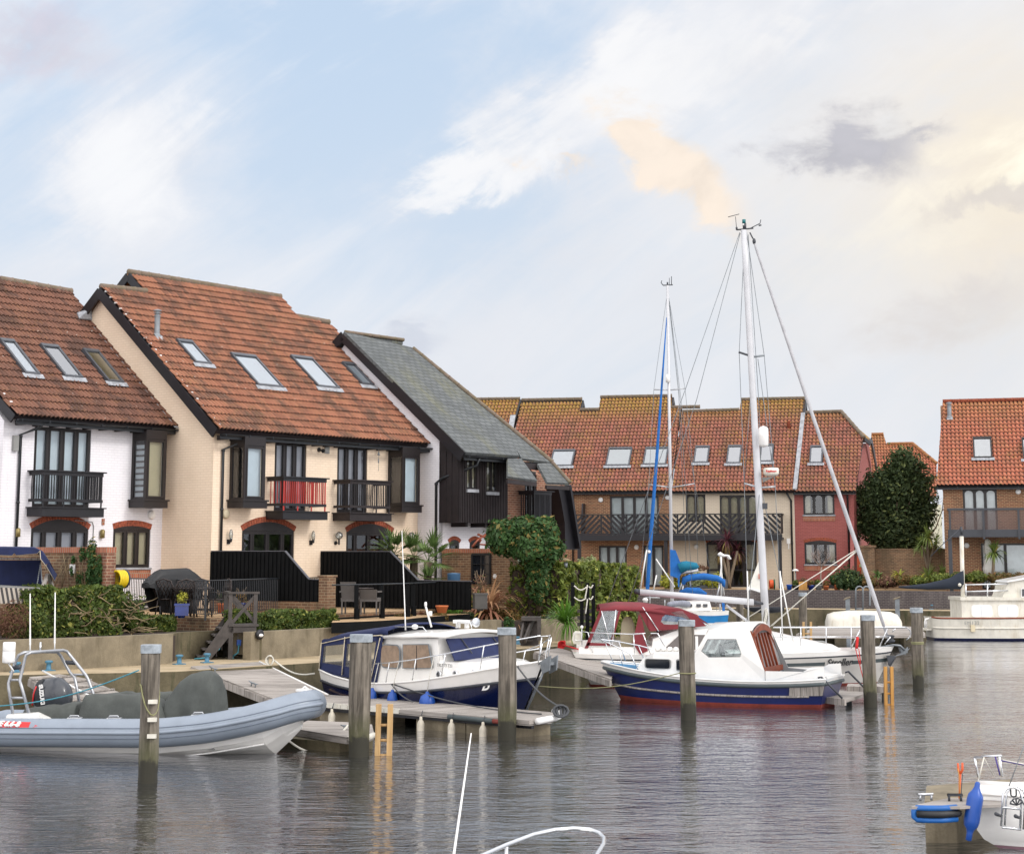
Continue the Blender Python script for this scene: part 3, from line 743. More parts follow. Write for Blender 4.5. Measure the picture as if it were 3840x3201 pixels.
def skylight(pl,pts,parent,glassm=None,blind=None,fm=None,flash=True,apron=None):
    """pts: photo positions of the four corners, clockwise from top left -> rectangle lying in the roof plane"""
    q4 =[pl.px(*q) for q in pts];u0 =(q4[0][0]+q4[3][0])/2;u1 =(q4[1][0]+q4[2][0])/2;v1 =(q4[0][1]+q4[1][1])/2;v0 =(q4[2][1]+q4[3][1])/2
    b =MB();n0,n1 =.0,.165;w_ =.075
    b.pbox(pl,u0,u0+w_,v0,v1,n0,n1);b.pbox(pl,u1-w_,u1,v0,v1,n0,n1)
    b.pbox(pl,u0+w_,u1-w_,v0,v0+w_,n0,n1-.01);b.pbox(pl,u0+w_*.2,u1-w_*.2,v1-w_*1.7,v1,n0,n1+.015)
    f =b.build('skylight',fm or M['frameg'],parent)
    g =MB();q =[pl.P(u,v,.14) for u,v in ((u0+w_,v0+w_),(u1-w_,v0+w_),(u1-w_,v1-w_),(u0+w_,v1-w_))];g.add(q,[(0,1,2,3)]);g.build('pane',glassm or M['skyglass'],f)
    g =MB();q =[pl.P(u,v,.12) for u,v in ((u0+w_,v0+w_),(u1-w_,v0+w_),(u1-w_,v1-w_),(u0+w_,v1-w_))];g.add(q,[(0,1,2,3)]);g.build('blind',blind or M['room'],f)
    if flash:
        g =MB();k =14;top =[];bot =[]
        for i in range(k+1):
            u =u0-.1+(u1-u0+.2)*i/k;top.append(pl.P(u,v0+.01,.13));bot.append(pl.P(u,v0-.17-(.03 if i % 2 else 0),.13 if i % 2 else .10))
        g.loft([bot,top],caps=False,smooth=False);g.build('lead_apron',apron or M['lead'],f)
    return f
M['skyglass'] =glass('skylight_glass',ior=2.8,rough=.04)
def barge(pts,w_,h,mat,parent,name='bargeboard',up=Vector((0,0,1))):
    b =MB()
    for a,c in zip(pts[:-1],pts[1:]):b.bar(a,c,w_,h,up)
    return b.build(name,mat,parent)
def balcony(fr,t,pxs,parent,proj,railm,barm,cap,nfront,nside,zt=None,basem=None,gap=.14):
    """timber balcony: base box, deck rail, balusters, cap rail. pxs = s0, s1, z base bottom, z base top, z rail top"""
    s0,s1,zb,zd,zr =pxs;T =t+proj
    b =MB();b.box(fr,s0-.03,s1+.03,t,T+.03,zb,zd-.03);b.box(fr,s0-.08,s1+.08,t,T+.08,zd-.03,zd)
    root =b.build('balcony',basem or cap,parent)
    b =MB()
    for z,w2,h in ((zr-.10,.05,.10),(zd+gap,.05,.08)):
        b.box(fr,s0,s1,T-w2,T,z,z+h);b.box(fr,s0-.002,s0+w2,t,T-w2,z,z+h-.002);b.box(fr,s1-w2,s1+.002,t,T-w2,z,z+h-.002)
    b.box(fr,s0-.07,s1+.07,T-.11,T+.06,zr,zr+.035);b.box(fr,s0-.07,s0+.09,t,T-.11,zr,zr+.033);b.box(fr,s1-.09,s1+.07,t,T-.11,zr,zr+.033)
    b.build('handrail',railm,root)
    b =MB()
    for i in range(nfront):
        s =s0+.04+(s1-s0-.08)*i/(nfront-1);r =.011
        big =i in (0,nfront-1) or i % max(1,(nfront//3)) == 0
        if big:r =.02
        b.box(fr,s-r,s+r,T-.037,T-.012,zd if big else zd+gap,zr-.05)
    for sd in (s0+.012,s1-.037):
        for i in range(1,nside):tt =t+(T-t)*i/nside;b.box(fr,sd,sd+.022,tt-.011,tt+.011,zd+gap,zr-.05)
    b.build('balusters',barm,root)
    return root
def bay(fr,t,s0,s1,z0,z1,zb,parent,proj=.62,blind=None,sideblind=None,fm=None):
    """small box bay window with a deep base and box head"""
    fm =fm or M['frame'];T =t+proj;b =MB()
    b.box(fr,s0-.06,s1+.06,t,T+.04,zb,z0-.045);b.box(fr,s0-.1,s1+.1,t,T+.08,z0-.045,z0)
    b.box(fr,s0,s1,t,T,z1-.26,z1)
    w_ =.075
    for a,c in ((s0,s0+w_),(s1-w_,s1)):b.box(fr,a,c,T-w_,T,z0,z1-.26)
    b.box(fr,s0,s0+.06,t,t+.1,z0,z1-.26);b.box(fr,s1-.06,s1,t,t+.1,z0,z1-.26)
    b.box(fr,s0+w_,s1-w_,T-.08,T-.02,z0,z0+.07);b.box(fr,s0+w_,s1-w_,T-.08,T-.02,z1-.33,z1-.26)
    framebars(b,fr,T-.06,T+.012,s0+w_,s1-w_,z0+.05,z1-.30,.05)
    for s in (s0+.01,s1-.07):
        b.box(fr,s,s+.06,t+.1,T-w_,z0,z0+.06);b.box(fr,s,s+.06,t+.1,T-w_,z1-.32,z1-.26)
    f =b.build('bay_window',fm,parent);g =MB();W =fr.W
    g.add([W(s0+w_,T-.03,z0+.07),W(s1-w_,T-.03,z0+.07),W(s1-w_,T-.03,z1-.33),W(s0+w_,T-.03,z1-.33)],[(0,1,2,3)])
    for s in (s0+.03,s1-.03):g.add([W(s,t+.1,z0+.06),W(s,T-w_,z0+.06),W(s,T-w_,z1-.32),W(s,t+.1,z1-.32)],[(0,1,2,3)])
    g.build('pane',M['glass'],f)
    r_ =MB();r_.add([W(s0+.06,t+.012,z0),W(s1-.06,t+.012,z0),W(s1-.06,t+.012,z1-.26),W(s0+.06,t+.012,z1-.26)],[(0,1,2,3)]);r_.build('room',M['room'],f)
    if blind:
        g =MB();g.add([W(s0+w_,T-.10,z0+.05),W((s0+s1)/2+.08,T-.10,z0+.05),W((s0+s1)/2+.08,T-.10,z1-.3),W(s0+w_,T-.10,z1-.3)],[(0,1,2,3)])
        g.add([W((s0+s1)/2+.09,T-.13,z0+.05),W(s1-w_,T-.13,z0+.05),W(s1-w_,T-.13,z1-.3),W((s0+s1)/2+.09,T-.13,z1-.3)],[(0,1,2,3)]);g.build('blind',blind,f)
    if sideblind:
        g =MB()
        for i in range(9):zz =z0+.08+i*(z1-z0-.45)/9;g.add([W(s0+.08,t+.1,zz),W(s0+.08,T-.12,zz),W(s0+.08,T-.12,zz+.11),W(s0+.08,t+.1,zz+.11)],[(0,1,2,3)])
        g.build('slatted_blind',sideblind,f)
    return f
def flue(pl,px_,parent,h=.62,r=.075,mat=None):
    u,v_ =pl.px(*px_);p =pl.P(u,v_,0);b =MB()
    b.lathe(p-Vector((0,0,.1)),[(0,r*1.5),(.18,r*1.4),(.22,r),(h,r),(h+.01,r*1.25),(h+.04,r*1.25),(h+.05,r*.8),(h+.09,r*.8),(h+.095,r*1.4),(h+.12,r*1.4),(h+.125,r*.8),(h+.17,r*.8),(h+.175,r*1.5),(h+.2,r*1.4),(h+.23,r*.5)],14,smooth=False)
    f =b.build('flue_pipe',mat or M['galv'],parent)
    g =MB();q =[pl.P(u+a,v_+c,d) for a,c,d in ((-.14,-.2,.06),(.16,-.2,.06),(.14,.08,.08),(-.12,.08,.08))];g.prism(q,pl.N*.02);g.build('lead_collar',M['lead'],f)
    return f
def walllamp(fr,s,t,z,parent,kind='disc',mat=None):
    b =MB();ax =(fr.n[0],fr.n[1],0)
    if kind == 'disc':b.lathe(fr.W(s,t,z),[(0,.13),(.05,.13),(.08,.10),(.095,.04)],16,ax);return b.build('wall_lamp',mat or M['wpaint'],parent)
    if kind == 'bulk':
        for i in range(1):b.lathe(fr.W(s,t,z-.11),[(0,.02),(.01,.07),(.22,.07),(.25,.03)],10,(0,0,1))
        o_ =b.build('wall_lamp',M['brass'],parent);return o_
    if kind == 'torch':
        b.box(fr,s-.05,s+.05,t,t+.05,z-.13,z+.0);b.box(fr,s-.02,s+.02,t+.05,t+.13,z-.08,z-.04);b.lathe(fr.W(s,t+.12,z-.06),[(0,.035),(.08,.045)],10)
        o_ =b.build('wall_lamp',M['black'],parent);g =MB();g.lathe(fr.W(s,t+.12,z+.02),[(0,.045),(.14,.06),(.24,.04),(.27,.015)],10);g.build('lamp_shade',M['pglass'],o_);return o_
    if kind == 'globe':
        b.lathe(fr.W(s,t,z-.12),[(0,.06),(.03,.06)],12,ax);b.box(fr,s-.015,s+.015,t+.03,t+.16,z-.13,z-.1);b.box(fr,s-.02,s+.02,t+.13,t+.17,z-.18,z)
        o_ =b.build('wall_lamp',M['black'],parent);g =MB();g.ball(fr.W(s,t+.15,z+.1),.12,14);g.build('lamp_shade',M['pglass'],o_);return o_
def rect(fr,t,xl,yl,xr,yt):
    """left-bottom and right-top corners as seen -> s0, s1, z0, z1"""
    s0,z0 =fr.t(xl,yl,t);s1,z1 =fr.t(xr,yt,t);return s0,s1,z0,z1
def gable(fr,s,pts,mat,parent,name='side_wall',th=.2):
    """upright side wall at station s, outline in (t, z)"""
    b =MB();b.prism([fr.W(s,t,z) for t,z in pts],Vector((fr.u[0],fr.u[1],0))*th);return b.build(name,mat,parent)
def tp(pl,pts):return [pl.px(x,y) for x,y in pts]
def swindow(fr,t,px4,parent,**k):
    s0,s1,z0,z1 =rect(fr,t,*px4);return window(fr,t,s0,s1,z0,z1,parent,**k)
TW =-2.115
hw =thing('terraced_house','white painted brick house with mottled dark brown tiled roof, at the left edge','house',FA.W(-5,TW,1.95))
pw =Pl(FA,TW+.5,7.11,.832)
hl =[]
d1 =rect(FA,TW,118,1925,343,1612);d1 =(d1[0],d1[1],4.70,d1[3])
g1 =rect(FA,TW,108,2200,332,1985);g1 =(g1[0],g1[1],1.98,g1[3])
g2 =rect(FA,TW,420,2128,565,1985)
wallpanel(FA,TW,-8.89,-3.35,1.9,7.2,[d1,g1,g2],M['white'],hw)
gable(FA,-8.89,[(TW-.002,1.9),(TW-.002,7.0),(TW-4.6,11.0),(TW-9.5,7),(TW-9.5,1.9)],M['white'],hw,th=-.2)
W =FA.W
b =MB();b.box(FA,-16,-9.2,TW-6,TW-1.6,1.9,7.0);b.build('neighbour_wing',M['white'],hw)
roofw =tp(pw,[(55,1556),(-60,1425),(-400,1040),(-400,950),(-60,1020),(20,1054),(265,1098),(304,1152),(672,1603)])
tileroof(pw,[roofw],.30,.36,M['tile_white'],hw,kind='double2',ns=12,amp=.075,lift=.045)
slab(pw,roofw,.12,M['brownblk'],hw)
a =pw.px(0,1049);c =pw.px(266,1096)
ridge([pw.P(*a,.02),pw.P(*c,.02)],M['ridge'],hw)
pb =Pl(FA,TW-15.5,pw.P(*c).z-3.0,.707,back=True)
def zc(*a):return [(x*.8138,975+y*.8138) for x,y in a]
for q,cc in enumerate((zc((-10,378),(55,388),(178,545),(100,535)),zc((168,402),(258,412),(375,560),(295,550)),zc((360,423),(445,435),(565,582),(495,572)))):
    skylight(pw,cc,hw,blind=[M['blue_pale'],M['room'],M['blind']][q])
barge([pw.P(*pw.px(-60,1425),-.1),pw.P(*pw.px(56,1558),-.1)],.05,.26,M['black'],hw)
for x,y in ((10,1484),(37,1514)):b =MB();p =pw.P(*pw.px(x,y),.07);b.ball(p,.055,8,(1,1,.5));b.build('verge_clip',M['wpaint'],hw)
gutter(FA,TW+.57,-9.05,-3.37,7.04,hw)
rafters(FA,TW,TW+.45,-8.7,-3.5,7.02,.52,hw)
window(FA,TW,*d1,hw,n=4,kind='balcony_door',curtain=M['blue_pale'],cmode='full',fm=M['frame'],widths=[1.1,1.2,1.2,1.1],lowrail=0)
s0,s1,z0,z1 =g1;window(FA,TW,s0,s1,z0,z1,hw,n=4,kind='patio_door',curtain=M['lilac'],cmode='flat',widths=[1,1.3,1.3,1]);archhead(FA,TW,s0,s1,z1,.27,hw,fill=M['frame'])
s0,s1,z0,z1 =g2;window(FA,TW,s0,s1,z0,z1,hw,n=3,curtain=M['blind'],cmode='flat');archhead(FA,TW,s0,s1,z1,.10,hw,fill=M['frame'])
b =MB();b.box(FA,s0-.02,s1+.03,TW+.002,TW+.03,z0-.30,z0-.06);b.build('soldier_course',M['soldier'],hw)
b =MB();b.box(FA,s0-.03,s1+.03,TW+.002,TW+.07,z0-.06,z0-.002);b.build('window_sill',M['lead'],hw)
b =MB();b.box(FA,-8.88,-3.36,TW+.002,TW+.012,1.95,2.12);b.build('black_plinth',M['black'],hw)
balcony(FA,TW,(-8.18,-6.10,4.44,4.70,5.66),hw,.62,M['black'],M['black'],M['black'],24,6)
bay(FA,TW,-4.58,-3.80,4.98,6.98,4.74,hw,blind=M['blind'],sideblind=M['blue_pale'])
downpipe(FA,[(-8.1,TW+.5,7.0),(-8.2,TW+.4,6.85),(-8.56,TW+.06,6.65),(-8.56,TW+.06,2.9)],hw)
b =MB();b.box(FA,-8.80,-8.64,TW,TW+.1,6.2,6.62);b.build('alarm_box',M['mid'],hw)
walllamp(FA,*FA.t(566,1930,TW)[:1],TW,FA.t(566,1930,TW)[1],hw)
for x,y in ((61,1998),(378,2003)):s,z =FA.t(x,y,TW);walllamp(FA,s,TW+.07,z,hw,'bulk')
s,z =FA.t(386,1956,TW);b =MB();b.box(FA,s-.05,s+.05,TW+.002,TW+.02,z-.09,z+.09);b.build('air_brick',M['soldier'],hw)
b =MB();b.tube([FA.W(-6.6,TW+.02,4.36),FA.W(-5.95,TW+.02,4.32),FA.W(-5.90,TW+.02,4.2),FA.W(-5.90,TW+.02,2.6)],.012,6);b.build('cable',M['mid'],hw)
hc =thing('terraced_house','cream painted brick pair of houses with orange-brown tiled roof and stepped ridge','house',FA.W(1,0,1.95))
pc =Pl(FA,.5,6.90,.832)
dA =rect(FA,0,1026,1925,1150,1660);dA =(dA[0],dA[1],4.70,dA[3]-.03)
dB =rect(FA,0,1262,1930,1378,1682);dB =(dB[0],dB[1],4.70,dA[3])
gA =rect(FA,0,903,2200,1104,1992);gA =(gA[0],gA[1],1.98,gA[3])
gB =rect(FA,0,1296,2200,1472,1998);gB =(gB[0],gB[1],1.98,gA[3])
wallpanel(FA,0,-3.35,5.67,1.9,7.0,[dA,dB,gA,gB],M['cream'],hc)
apx =FA.sp(375,1080,-3.55)
gable(FA,-3.35,[(-.003,1.9),(-.003,6.95),(apx[0],apx[1]-.15),(apx[0]*2,6.9),(apx[0]*2,1.9)],M['cream'],hc)
roofc =tp(pc,[(815,1611),(376,1080),(545,1098),(480,1024),(1052,1117),(1111,1192),(1232,1213),(1642,1668)])
(_,ve) =pc.px(815,1611)
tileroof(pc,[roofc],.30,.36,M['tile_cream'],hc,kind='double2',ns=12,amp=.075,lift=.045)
slab(pc,roofc,.12,M['brownblk'],hc)
for A_,B_ in (((377,1077),(546,1095)),((480,1022),(1050,1115)),((1113,1189),(1231,1211))):
    ridge([pc.P(*pc.px(*A_),.03),pc.P(*pc.px(*B_),.03)],M['ridge'],hc,r=.10)
def backslope(pl,A_,B_,drop,parent,tm,frr):
    a =pl.P(*pl.px(*A_));c =pl.P(*pl.px(*B_));off =Vector((-frr.n[0],-frr.n[1],-.832))*drop
    b =MB();b.prism([a,c,c+off,a+off],Vector((0,0,-.12)));b.build('back_roof_slope',tm,parent)
    return a,off
aa,off1 =backslope(pc,(375,1080),(545,1098),7.0,hc,M['tile_cream'],FA)
a2,off2 =backslope(pc,(480,1024),(1052,1117),5.0,hc,M['tile_cream'],FA)
backslope(pc,(1111,1192),(1232,1213),6.0,hc,M['tile_cream'],FA)
vt =Vector((0,0,1))
L0 =pc.P(*pc.px(814,1611),-.12);
barge([L0,pc.P(*pc.px(375,1080),-.12)],.06,.30,M['black'],hc,up=pc.N)
b =MB();p =aa-Vector((0,0,.12));b.bar(p,p+off1*.45,.06,.30);b.build('back_bargeboard',M['black'],hc)
b =MB();p =a2-Vector((0,0,.10));b.bar(p,p+off2*.4,.06,.26);b.bar(p,pc.P(*pc.px(545,1098),-.1),.05,.26,pc.N);b.build('upper_bargeboard',M['black'],hc)
b =MB();gg =FA.sp(480,1030,pc.px(480,1024)[0]+.1)
b.prism([FA.W(pc.px(480,1024)[0]+.5,gg[0]+x,gg[1]+z) for x,z in ((0,-.2),(2.2,-1.75),(-2.2,-1.75))],(.02,.02,0));b.build('upper_gable',M['dgrey'],hc)
b =MB()
va =pc.px(815,1611);vb =pc.px(376,1080)
for i in range(23):
    f =(i+.6)/23.5;p =pc.P(va[0]+.14,va[1]+(vb[1]-va[1])*f,.06);b =MB();b.ball(p,.055,8,(1.0,1.0,.55));b.build('verge_clip',M['wpaint'],hc)
b =MB();jA =pw.px(304,1215);jB =pw.px(670,1603);n =34
for i in range(n):
    f =i/n;v_ =jA[1]+(jB[1]-jA[1])*f;p =pw.P(jB[0]+.02,v_,.05);q =pw.P(jB[0]+.02,v_-.26,.05)
    b.add([p,q,q+Vector((0,0,.20)),p+Vector((0,0,.33)),p-pw.U*.28,q-pw.U*.28+pw.N*.02],[(0,1,2,3),(0,4,5,1)],smooth=False)
b.build('stepped_lead_flashing',M['lead'],hc)
b =MB();p =pw.P(*pw.px(290,1205),.1);b.prism([p,p+pw.U*.5,p+pw.U*.45+Vector((0,0,.35)),p+pw.U*.1+pw.V*.3],pw.N*.04);b.build('lead_patch',M['lead'],hc)
for cc in (((808,380),(885,392),(958,492),(885,488)),((1058,443),(1178,458),(1288,602),(1170,588)),((1335,453),(1440,467),(1550,608),(1445,592)),((1572,484),(1632,492),(1705,592),(1650,582))):
    skylight(pc,zc(*cc),hc,blind=M['blue_pale'])
flue(pc,(588,1266),hc,h=.74,r=.085);flue(pc,(1349,1370),hc,h=.5,r=.08)
gutter(FA,.57,-3.55,6.02,6.83,hc)
rafters(FA,0,.45,-3.2,5.6,6.80,.47,hc)
for q,(d,cur) in enumerate(((dA,M['lilac']),(dB,M['lilac']))):
    window(FA,0,*d,hc,n=3,kind='balcony_door',curtain=cur,cmode='flat',widths=[1.0,1.05,1.05])
for q,g in enumerate((gA,gB)):
    window(FA,0,*g,hc,n=4,kind='patio_door',curtain=None,widths=[.8,1.3,1.3,.9],lowrail=0)
    archhead(FA,0,g[0],g[1],g[3],.27,hc,fill=M['frame'])
b =MB();b.box(FA,-3.34,5.66,.002,.012,1.95,2.12);b.build('black_plinth',M['black'],hc)
r1 =balcony(FA,0,(-1.17,.66,4.44,4.69,5.66),hc,.69,M['black'],M['redpaint'],M['black'],22,5)
r1['label'] ='balcony with red balusters'
r2 =balcony(FA,0,(1.70,3.56,4.44,4.69,5.66),hc,.69,M['brownblk'],M['black'],M['brownblk'],22,5)
r2['label'] ='balcony with black balusters'
bay(FA,0,-2.70,-1.86,4.98,6.80,4.74,hc,blind=M['blue_pale'])
bay(FA,0,4.2,5.05,4.98,6.80,4.74,hc,blind=M['blue_pale'])
downpipe(FA,[(-2.35,.5,6.83),(-2.45,.42,6.7),(-3.02,.06,6.42),(-3.02,.06,2.9)],hc)
downpipe(FA,[(5.80,.5,6.8),(5.80,.42,6.72),(5.70,-.9,6.2)],hc)
s,z =FA.t(845,1927,0);walllamp(FA,s,0,z,hc,mat=M['blind'])
for x,y in ((855,2022),(1164,2026)):s,z =FA.t(x,y,0);walllamp(FA,s,0,z,hc,'torch')
for x,y in ((1258,2020),(1530,2020)):s,z =FA.t(x,y,0);walllamp(FA,s,0,z,hc,'globe')
s,z =FA.t(1195,1686,0);b =MB();b.lathe(FA.W(s,0,z),[(0,.07),(.03,.07),(.05,.03),(.16,.04),(.2,.07)],12,(FA.n[0],FA.n[1],-.2));b.build('flood_lamp',M['black'],hc)
s,z =FA.t(1225,1686,0);b =MB();b.box(FA,s-.1,s+.1,.002,.03,z-.12,z+.12);b.build('vent_grille',M['mid'],hc)
b =MB();s,z =FA.t(1420,1700,.3);b.lathe(FA.W(s,.3,z-.06),[(0,.05),(.12,.01)],8);b.tube([FA.W(s,.3,z-.55),FA.W(s,.3,z+.15)],.006,5);b.lathe(FA.W(s,.3,z-.3),[(0,.02),(.13,.02)],8);b.build('wind_chime',M['galv'],hc)
hs =thing('terraced_house','slate-roofed house with dark timber-clad upper storey over white painted brick','house',FA.W(6,1,1.95))
ps =Pl(FA,2.12,6.60,.80)
s1 =8.0
roofs =tp(ps,[(1736,1692),(1288,1247),(1540,1306),(1905,1618),(1953,1722)])
roofs[0] =(roofs[0][0],0);roofs[-1] =(roofs[-1][0],0)
slab(ps,roofs,.10,M['slateroof'],hs,name='slate_roof',n0=.05)
slab(ps,[(u+.02 if u < 6 else u-.02,max(v_,.02)) for u,v_ in roofs],.12,M['brownblk'],hs,n0=-.055)
TS =.887;TBX =1.70
hwt =FA.sp(1288,1247,5.42)
gable(FA,5.68,[(TS,1.9),(TS,7.3),(hwt[0],hwt[1]-.22),(hwt[0]*2.4,6.6),(hwt[0]*2.4,1.9)],M['white'],hs)
TS =.887;TBX =1.70
w1 =rect(FA,TS,1684,2085,1723,2035);w2 =rect(FA,TS,1761,2085,1800,2035)
wallpanel(FA,TS,5.682,9.6,1.9,5.0,[w1,w2],M['white'],hs)
for w_ in (w1,w2):window(FA,TS,*w_,hs,n=1);archhead(FA,TS,w_[0],w_[1],w_[3],.10,hs,fill=M['frame'],th=.12)
bx =(5.70,8.22);zb =FA.t(1718,1958,TBX)[1];ztop =6.62
b =MB();W =FA.W
b.prism([W(bx[0],TS+.01,zb),W(bx[0],TBX,zb),W(bx[0],TBX,6.82),W(bx[0],TS+.01,7.45)],Vector((FA.u[0],FA.u[1],0))*.04)
for i in range(4):t =TS+.02+i*.245;b.box(FA,bx[0]-.02,bx[0],t,t+.03,zb,6.72)
b.build('jetty_side_cladding',M['brownblk'],hs)
u1 =rect(FA,TBX,1750,1832,1790,1712);u2 =rect(FA,TBX,1824,1842,1866,1722)
wallpanel(FA,TBX,bx[0],bx[1],zb,6.74,[u1,u2],M['brownblk'],hs,name='jetty_front_cladding',depth=.1)
b =MB();k =30
for i in range(k):
    s =bx[0]+.02+(bx[1]-bx[0]-.06)*i/(k-1)
    segs =[(zb,6.72)]
    for u_ in (u1,u2):
        if u_[0]-.04 < s+.015 < u_[1]+.04:segs =[(zb,u_[2]-.12),(u_[3]+.02,6.72)]
    for z0,z1 in segs:b.box(FA,s,s+.032,TBX+.002,TBX+.03,z0,z1)
b.build('cladding_battens',M['brownblk'],hs)
b =MB();b.box(FA,bx[0]+.04,bx[1],TS+.02,TBX-.01,zb,zb+.06);b.box(FA,bx[1]-.05,bx[1],TS-.5,TBX-.01,zb+.06,6.7)
for s in (6.3,7.3,8.0):b.box(FA,s,s+.12,TS,1.5,zb-.13,zb)
b.build('jetty_floor',M['brownblk'],hs)
for u_ in (u1,u2):
    window(FA,TBX,*u_,hs,n=2,curtain=M['curtainc'],cmode='full',w=.03,mull=.03,sh=.018)
    b =MB();b.box(FA,u_[0]-.02,u_[1]+.02,TBX+.005,TBX+.06,u_[2]-.11,u_[2]-.01);b.build('window_sill',M['lead'],hs)
va =ps.px(1736,1692);vb =ps.px(1288,1247)
barge([ps.P(va[0],0,-.14),ps.P(va[0],vb[1],-.14)],.06,.34,M['black'],hs,up=ps.N)
b =MB();p =ps.P(va[0],vb[1],-.1);b.bar(p,p+Vector((-FA.n[0],-FA.n[1],-.8))*1.5,.06,.3);b.build('back_bargeboard',M['black'],hs)
a =ps.px(1540,1306);ridge([ps.P(va[0],vb[1],.04),ps.P(a[0],vb[1],.04)],M['ridge'],hs,r=.06)
aa =ps.P(va[0],vb[1]);cc =ps.P(a[0],vb[1]);off =Vector((-FA.n[0],-FA.n[1],-.8))*6
b =MB();b.prism([aa,cc,cc+off,aa+off],Vector((0,0,-.12)));b.build('back_roof_slope',M['slateroof'],hs)
gutter(FA,2.18,ps.px(1736,1692)[0],ps.px(1953,1722)[0],6.53,hs)
rafters(FA,1.75,2.1,5.85,8.1,6.52,.3,hs)
downpipe(FA,[(6.2,2.15,6.5),(6.2,2.05,6.25),(5.62,1.1,5.85),(5.62,.82,5.7),(5.62,.82,2.0)],hs,r=.045)
hb =thing('terraced_house','red-brown brick house with mossy slate catslide roof and black balcony, behind the ivy-clad tree','house',FA.W(9,.8,1.95))
TB =0.55
lowl =tp(ps,[(1902,1727),(1902,1791)])
def slateslab(pts,th=.09,name='slate_roof'):
    slab(psb,tp(psb,pts),th,M['slateroof'],hb,name=name,n0=.05)
psb =Pl(FA,2.12,6.57,.80)
slateslab([(1545,1312),(2067,1738),(1953,1722),(1905,1640)])
slateslab([(1901,1723),(1953,1724),(2012,1805),(1901,1790)],name='lower_slate_flap')
slateslab([(2013,1742),(2067,1740),(2133,1815),(2050,1812)],name='right_slate_flap')
gutter(FA,2.18,*sorted([FA.t(1905,1722,2.18)[0],FA.t(2065,1740,2.18)[0]]),FA.t(2000,1733,2.18)[1],hb,r=.05)
b =MB()
for A_,B_,dz in (((1901,1797),(2010,1808),.13),((2047,1818),(2133,1822),.13),((1955,1733),(2062,1745),.2)):
    a =psb.P(*psb.px(*A_));c =psb.P(*psb.px(*B_));b.bar(a-Vector((0,0,dz/2)),c-Vector((0,0,dz/2)),.07,dz)
b.build('fascia',M['brownblk'],hb)
sB0,zB0 =FA.t(1903,1900,TB+.9);tbb =TB+.9
sR,_ =FA.t(2122,2050,tbb)
dd =rect(FA,tbb,1968,1945,2012,1760);dd =(dd[0],dd[1],dd[2],6.2)
def brickfront(s0,s1,zt0,zt1,nm='front_wall'):
    b =MB();b.prism([FA.W(s0,tbb,1.85),FA.W(s1,tbb,1.85),FA.W(s1,tbb,zt1),FA.W(s0,tbb,zt0)],Vector((-FA.n[0],-FA.n[1],0))*.25);b.build(nm,M['brick'],hb)
z1_ =FA.t(1968,1790,tbb)[1]
brickfront(8.24,dd[0],z1_,z1_)
b =MB();zc =FA.t(2090,1790,tbb)[1];s9 =FA.t(2095,1800,tbb)[0]
b.prism([FA.W(dd[1],tbb,1.85),FA.W(sR,tbb,1.85),FA.W(sR,tbb,FA.t(2122,2000,tbb)[1]),FA.W(FA.t(2112,1900,tbb)[0],tbb,FA.t(2112,1900,tbb)[1]),FA.W(s9,tbb,zc),FA.W(dd[1],tbb,6.1)],Vector((-FA.n[0],-FA.n[1],0))*.25);b.build('front_wall',M['brick'],hb)
brickfront(dd[0]+.002,dd[1]-.002,dd[2]-.02,dd[2]-.02)
window(FA,tbb,*dd,hb,n=2,kind='balcony_door',curtain=M['curtain'],cmode='sides')
bs0,bz1 =FA.t(2003,1842,tbb+.65);bs1,_ =FA.t(2070,1845,tbb+.65)
balcony(FA,tbb,(bs0,bs1,bz1-1.15,bz1-1.02,bz1),hb,.65,M['black'],M['black'],M['black'],20,7,gap=.1)
pA =psb.P(*psb.px(2133,1815));
b =MB();e1 =FA.W(*[FA.t(2168,2055,tbb+.6)[0],tbb+.6,FA.t(2168,2055,tbb+.6)[1]]);e0 =FA.W(FA.t(2130,1818,tbb+.6)[0],tbb+.6,FA.t(2130,1818,tbb+.6)[1])
b.bar(e0,e1,.10,.22,Vector((FA.n[0],FA.n[1],0)));b.build('sweeping_bargeboard',M['black'],hb)
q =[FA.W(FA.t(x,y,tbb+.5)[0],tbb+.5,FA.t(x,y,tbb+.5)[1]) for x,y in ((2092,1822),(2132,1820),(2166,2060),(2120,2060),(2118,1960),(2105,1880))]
b =MB();b.prism(q,Vector((-FA.n[0],-FA.n[1],0))*1.3);b.build('black_soffit',M['black'],hb)  # solid soffit block in the black timber colour
b =MB();a =psb.px(1545,1312);c =psb.px(2067,1738);ridge([psb.P(a[0],a[1],.08),psb.P(c[0],c[1],.08)],M['ridge'],hb,r=.07,name='verge_tiles')
a =psb.px(2067,1740);c =psb.px(2133,1815);ridge([psb.P(a[0],a[1],.08),psb.P(c[0],c[1],.08)],M['ridge'],hb,r=.06,name='verge_tiles')
b =MB();b.prism([FA.W(sR-.25,tbb-.26,1.85),FA.W(sR-.25,tbb-8,1.85),FA.W(sR-.25,tbb-8,7.5),FA.W(sR-.25,tbb-4,8.5),FA.W(sR-.25,tbb-.26,5.5)],Vector((FA.u[0],FA.u[1],0))*.24);b.build('side_wall',M['brick'],hb)
def farroof(pl,pts,parent,mat='tile_far',holes=()):
    q =tp(pl,pts);tileroof(pl,[q],.20,.31,M[mat],parent,amp=.055,kind='pan',lift=.05,holes=[tp(pl,h) for h in holes]);slab(pl,q,.15,M['brownblk'],parent);return q
